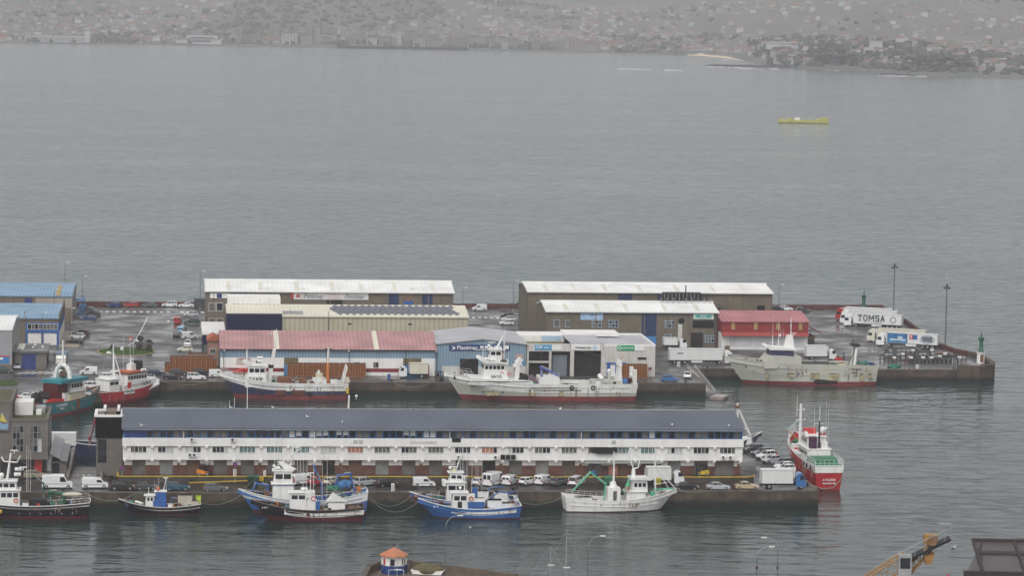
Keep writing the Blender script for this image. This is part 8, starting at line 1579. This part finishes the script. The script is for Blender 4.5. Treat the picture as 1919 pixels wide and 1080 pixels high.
# ================================================================ THE FAR SHORE TOWN
rr = random.Random(21)
def rndc(c, j): return tuple(max(0, min(1, q * rr.uniform(1 - j, 1 + j))) for q in c)
HWALL = [mat('far_hazed_wall_%s' % n_, c, .8, .08, .1) for n_, c in (('white', (.38, .38, .38)), ('pale', (.27, .27, .27)), ('grey', (.19, .19, .19)), ('cream', (.28, .26, .23)), ('pink', (.25, .20, .19)), ('tan', (.21, .19, .17)))]  # wall tones greyed down, part of the distance haze is in the colour
HROOF = [mat('far_hazed_roof_%s' % n_, c, .8, .12, .1) for n_, c in (('red', (.19, .10, .08)), ('brown', (.14, .10, .085)), ('grey', (.20, .20, .21)))]  # roofs kept close to the walls in tone, haze painted in likewise
FWIN = mat('far_window_grey', (.06, .065, .07), .4, .2, .1)
PROT = {}
def far_proto(kind, wi, ri):
    key = (kind, wi, ri)
    if key in PROT: return PROT[key].copy()
    mb = MB()
    if kind == 'house': mb.box(-5, 5, -4, 4, -4, 6, HWALL[wi]).prism([(-4.6, 5.8), (0, 8.2), (4.6, 5.8)], -5.4, 5.4, HROOF[ri], 'x'); mb.box(-3, -1.6, -4.06, -3.9, 1, 3, FWIN).box(1.6, 3, -4.06, -3.9, 1, 3, FWIN)
    else:
        mb.box(-6, 6, -5, 5, -4, 15, HWALL[wi]).box(-6.3, 6.3, -5.3, 5.3, 15, 15.6, HROOF[ri])
        for f in range(5):
            for k in range(4): mb.box(-5 + k * 2.7, -3.4 + k * 2.7, -5.06, -4.9, .6 + f * 2.9, 2.2 + f * 2.9, FWIN)
    o = mb.build('far_house' if kind == 'house' else 'apartment_block'); PROT[key] = o; return o
def put_far(kind, x, d, wi, ri, sx=1, sz=1, rot=0):
    first = (kind, wi, ri) not in PROT; o = far_proto(kind, wi, ri)
    if not first: col.objects.link(o)
    o.location = far_pt(x, d); o.rotation_euler = (0, 0, R(rot)); o.scale = (sx, 1, sz)
    wn = ('white', 'pale', 'grey', 'cream', 'pinkish', 'tan')[wi]; rn = ('red', 'brown', 'grey')[ri]
    if kind == 'house': tag(o, f'hazy {wn} house with a {rn} pitched roof on the far shore', 'house', f'{wn} {rn}-roofed houses on the far shore')
    else: tag(o, f'hazy {wn} apartment block with a flat {rn} roof in the far waterfront town', 'apartment block', f'{wn} {rn}-topped blocks in the far town')
    return o
def wooded(x, d): return math.exp(-((x + 300) / 170) ** 2 - ((d - 800) / 420) ** 2) > .32 or (mn.noise(Vector((x / 170, d / 200, 12.3))) > .22)
n_b = 0
for k in range(105):                                            # the dense waterfront town
    x = rr.triangular(-470, 150, -200); d = 26 + abs(rr.gauss(0, 1)) * 95
    if d > 330: continue
    put_far('block', x, d, rr.choice((0, 1, 1, 2, 2, 3, 5, 4)), rr.choice((0, 1, 2, 2)), rr.uniform(.6, 1.7), rr.uniform(.5, 1.05), rr.uniform(-12, 12)); n_b += 1
n_h = 0
while n_h < 178:
    x = rr.uniform(-800, 760); d = 18 + 1500 * rr.random() ** 1.6
    if wooded(x, d) and rr.random() < .9: continue
    if x > 300 and d < 330 and rr.random() < .72: continue
    put_far('house', x, d, rr.choice((0, 0, 0, 1, 1, 3, 4, 5)), rr.choice((0, 0, 1, 2)), rr.uniform(.55, 1.25), rr.uniform(.55, .95), rr.uniform(-40, 40)); n_h += 1
mb = MB()
for k in range(2600):                                            # the rest, spread over the hillside
    x = rr.uniform(-900, 900); d = 45 + 2000 * rr.random() ** 2.0
    if wooded(x, d) and rr.random() < .93: continue
    p = far_pt(x, d); a, c, hh = rr.uniform(2.2, 5.5), rr.uniform(2.5, 4), rr.uniform(2.5, 5); m1, m2 = rr.choice(HWALL[:4]), rr.choice(HROOF)
    mb.box(p.x - a, p.x + a, p.y - c, p.y + c, p.z - 4, p.z + hh, m1).add([(p.x - a - .4, p.y - c - .4, p.z + hh), (p.x + a + .4, p.y - c - .4, p.z + hh), (p.x + a + .4, p.y + c + .4, p.z + hh), (p.x - a - .4, p.y + c + .4, p.z + hh), (p.x - a, p.y, p.z + hh + 2), (p.x + a, p.y, p.z + hh + 2)], [(0, 1, 5, 4), (2, 3, 4, 5), (1, 2, 5), (3, 0, 4)], m2)
o = mb.build('far_settlement'); o['kind'] = 'stuff'; tag(o, 'hundreds of tiny hazy houses scattered up the far hillside', 'settlement')
def far_thing(name, label, cat, x, d): 
    p = far_pt(x, d); return wthing(name, label, cat, x, p.y, max(p.z, 1.0), 0)
FW = HWALL[0]
q = far_thing('long_white_building', 'long low white building with a square end tower on the far shore, left', 'building', -625, 22); mb = MB().box(-43, 40, -6, 6, -3, 8.5, FW)
for k in range(26): mb.box(-41 + k * 3.1, -39.6 + k * 3.1, -6.08, -5.9, 1, 6.5, FWIN)
mb.build('wall', q); MB().box(38, 45, -4, 4, -3, 15, FW).build('tower', q); MB().box(-43.4, 38, -6.4, 6.4, 8.5, 9.4, HROOF[2]).build('roof', q)
q = far_thing('ferry_terminal', 'wide white stepped building low on the far waterfront', 'building', -432, 16); MB().box(-34, 28, -8, 8, -3, 6, FW).box(-20, 22, -7, 7, 6, 11, FW).build('wall', q); MB().box(-12, 14, -8.1, -7.9, 2, 4.4, FWIN).box(-16, 18, -7.1, -6.9, 7, 9, FWIN).build('window_band', q); MB().box(-36, 24, -9, 8, 6, 6.5, HROOF[2]).build('roof', q)
q = far_thing('white_villa', 'big white terraced villa behind trees on the right headland', 'villa', 420, 190); MB().box(-13, 14, -8, 8, -3, 4, FW).box(-6, 8, -6, 7, 4, 12, FW).build('wall', q); MB().box(-6.4, 8.4, -6.4, 7.4, 12, 12.7, HROOF[2]).build('roof', q)
q = far_thing('white_warehouse', 'long white flat-roofed warehouse left of the dark headland trees', 'warehouse', 338, 240); MB().box(-30, 34, -8, 8, -3, 5, FW).build('wall', q); MB().box(-31, 35, -9, 9, 5, 6, FW).build('roof', q)
q = far_thing('harbour_mole', 'long thin dark harbour mole in front of the far town', 'mole', -150, -28); MB().box(-95, 85, -3, 3, -3, 2.2, ROCK).build('wall', q); MB().tube((84, 0, 2), (84, 0, 6), .8, FW).build('light_tower', q)
LFP = [mat('far_hazed_leaf_grey', (.066, .070, .062), .95, .3, .05), mat('far_hazed_leaf_pale', (.088, .090, .080), .95, .3, .05)]  # woods lightened towards the hillside tone, haze fade put into the colour
LF = [mat('far_hazed_leaf_dark', (.045, .05, .043), .95, .3, .05), mat('far_hazed_leaf_mid', (.07, .073, .064), .95, .3, .05)]  # darker set for the headland, also paled for haze
mb = MB()
for k in range(6500):                                           # woods that read as one mass
    x = rr.uniform(-900, 900); d = 10 + 1900 * rr.random() ** 1.3
    if x > 300 and rr.random() < .5: d = 4 + 300 * rr.random()
    elif not wooded(x, d) and rr.random() < .95: continue
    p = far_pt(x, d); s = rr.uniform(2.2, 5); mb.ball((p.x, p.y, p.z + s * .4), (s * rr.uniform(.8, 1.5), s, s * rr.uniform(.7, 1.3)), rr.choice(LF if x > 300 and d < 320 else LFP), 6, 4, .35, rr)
o = mb.build('far_woods'); o['kind'] = 'stuff'; tag(o, 'dark woods spread over the far hills', 'woods')
def far_tree(x, d, h, w_, label, grp):
    p = far_pt(x, d); r = wthing('far_tree', label, 'tree', p.x, p.y, p.z, 0, grp); MB().tube((0, 0, -1), (0, 0, h * .6), .5, TWIG, .25).build('trunk', r); mb = MB()
    for k in range(16):
        t = rr.random(); mb.ball((rr.gauss(0, .33) * w_, rr.gauss(0, .3) * w_, h * (.25 + .7 * t)), (w_ * rr.uniform(.16, .34), w_ * rr.uniform(.16, .34), h * rr.uniform(.08, .17)), rr.choice(LF), 6, 4, .4, rr)
    mb.build('crown', r)
for x, d, h, w_ in ((352, 40, 24, 14), (362, 48, 27, 16), (372, 36, 22, 15), (380, 52, 20, 14), (344, 60, 18, 12), (390, 40, 17, 13), (358, 30, 19, 14)): far_tree(x, d, h, w_, 'tall dark tree in the clump left of the white villa on the headland', 'tall trees on the headland')
for x, d, h, w_ in ((438, 30, 15, 13), (450, 36, 18, 15), (462, 30, 20, 16), (474, 40, 18, 15), (486, 34, 16, 14), (498, 40, 13, 12)): far_tree(x, d, h, w_, 'broad dark tree along the water near the right end of the far shore', 'shore trees at the right')
far_tree(302, 36, 9, 9, 'small lone tree on the rocky point beside the beach', None)

# ================================================================ HAZE over the whole place
hz = bpy.data.materials.new('sea_haze'); hz.use_nodes = True
hn = hz.node_tree.nodes; hn.remove(hn['Principled BSDF'])
vol = hn.new('ShaderNodeVolumePrincipled')
vol.inputs['Color'].default_value = (0.93, 0.91, 0.945, 1)
vol.inputs['Density'].default_value = 0.000105
vol.inputs['Density Attribute'].default_value = ''
vol.inputs['Anisotropy'].default_value = 0.0
hz.node_tree.links.new(vol.outputs[0], hn['Material Output'].inputs['Volume'])
mb = MB(); mb.box(-2700, 2700, -160, 8600, -8, 420, hz)
o = mb.build('haze'); o['kind'] = 'stuff'; tag(o, 'grey rain haze lying over the whole bay', 'haze')

# ---------------- lettering: turn the text curves into plain meshes
bpy.context.view_layer.update()
dg = bpy.context.evaluated_depsgraph_get()
for o in [q for q in sc.objects if q.type == 'FONT']:
    m_ = bpy.data.meshes.new_from_object(o.evaluated_get(dg))
    m2 = o.data.materials[0]
    if not m_.materials: m_.materials.append(m2)
    n_ = bpy.data.objects.new('lettering', m_); col.objects.link(n_); n_.parent = o.parent
    n_.location, n_.rotation_euler, n_.scale = o.location, o.rotation_euler, o.scale
    bpy.data.objects.remove(o)
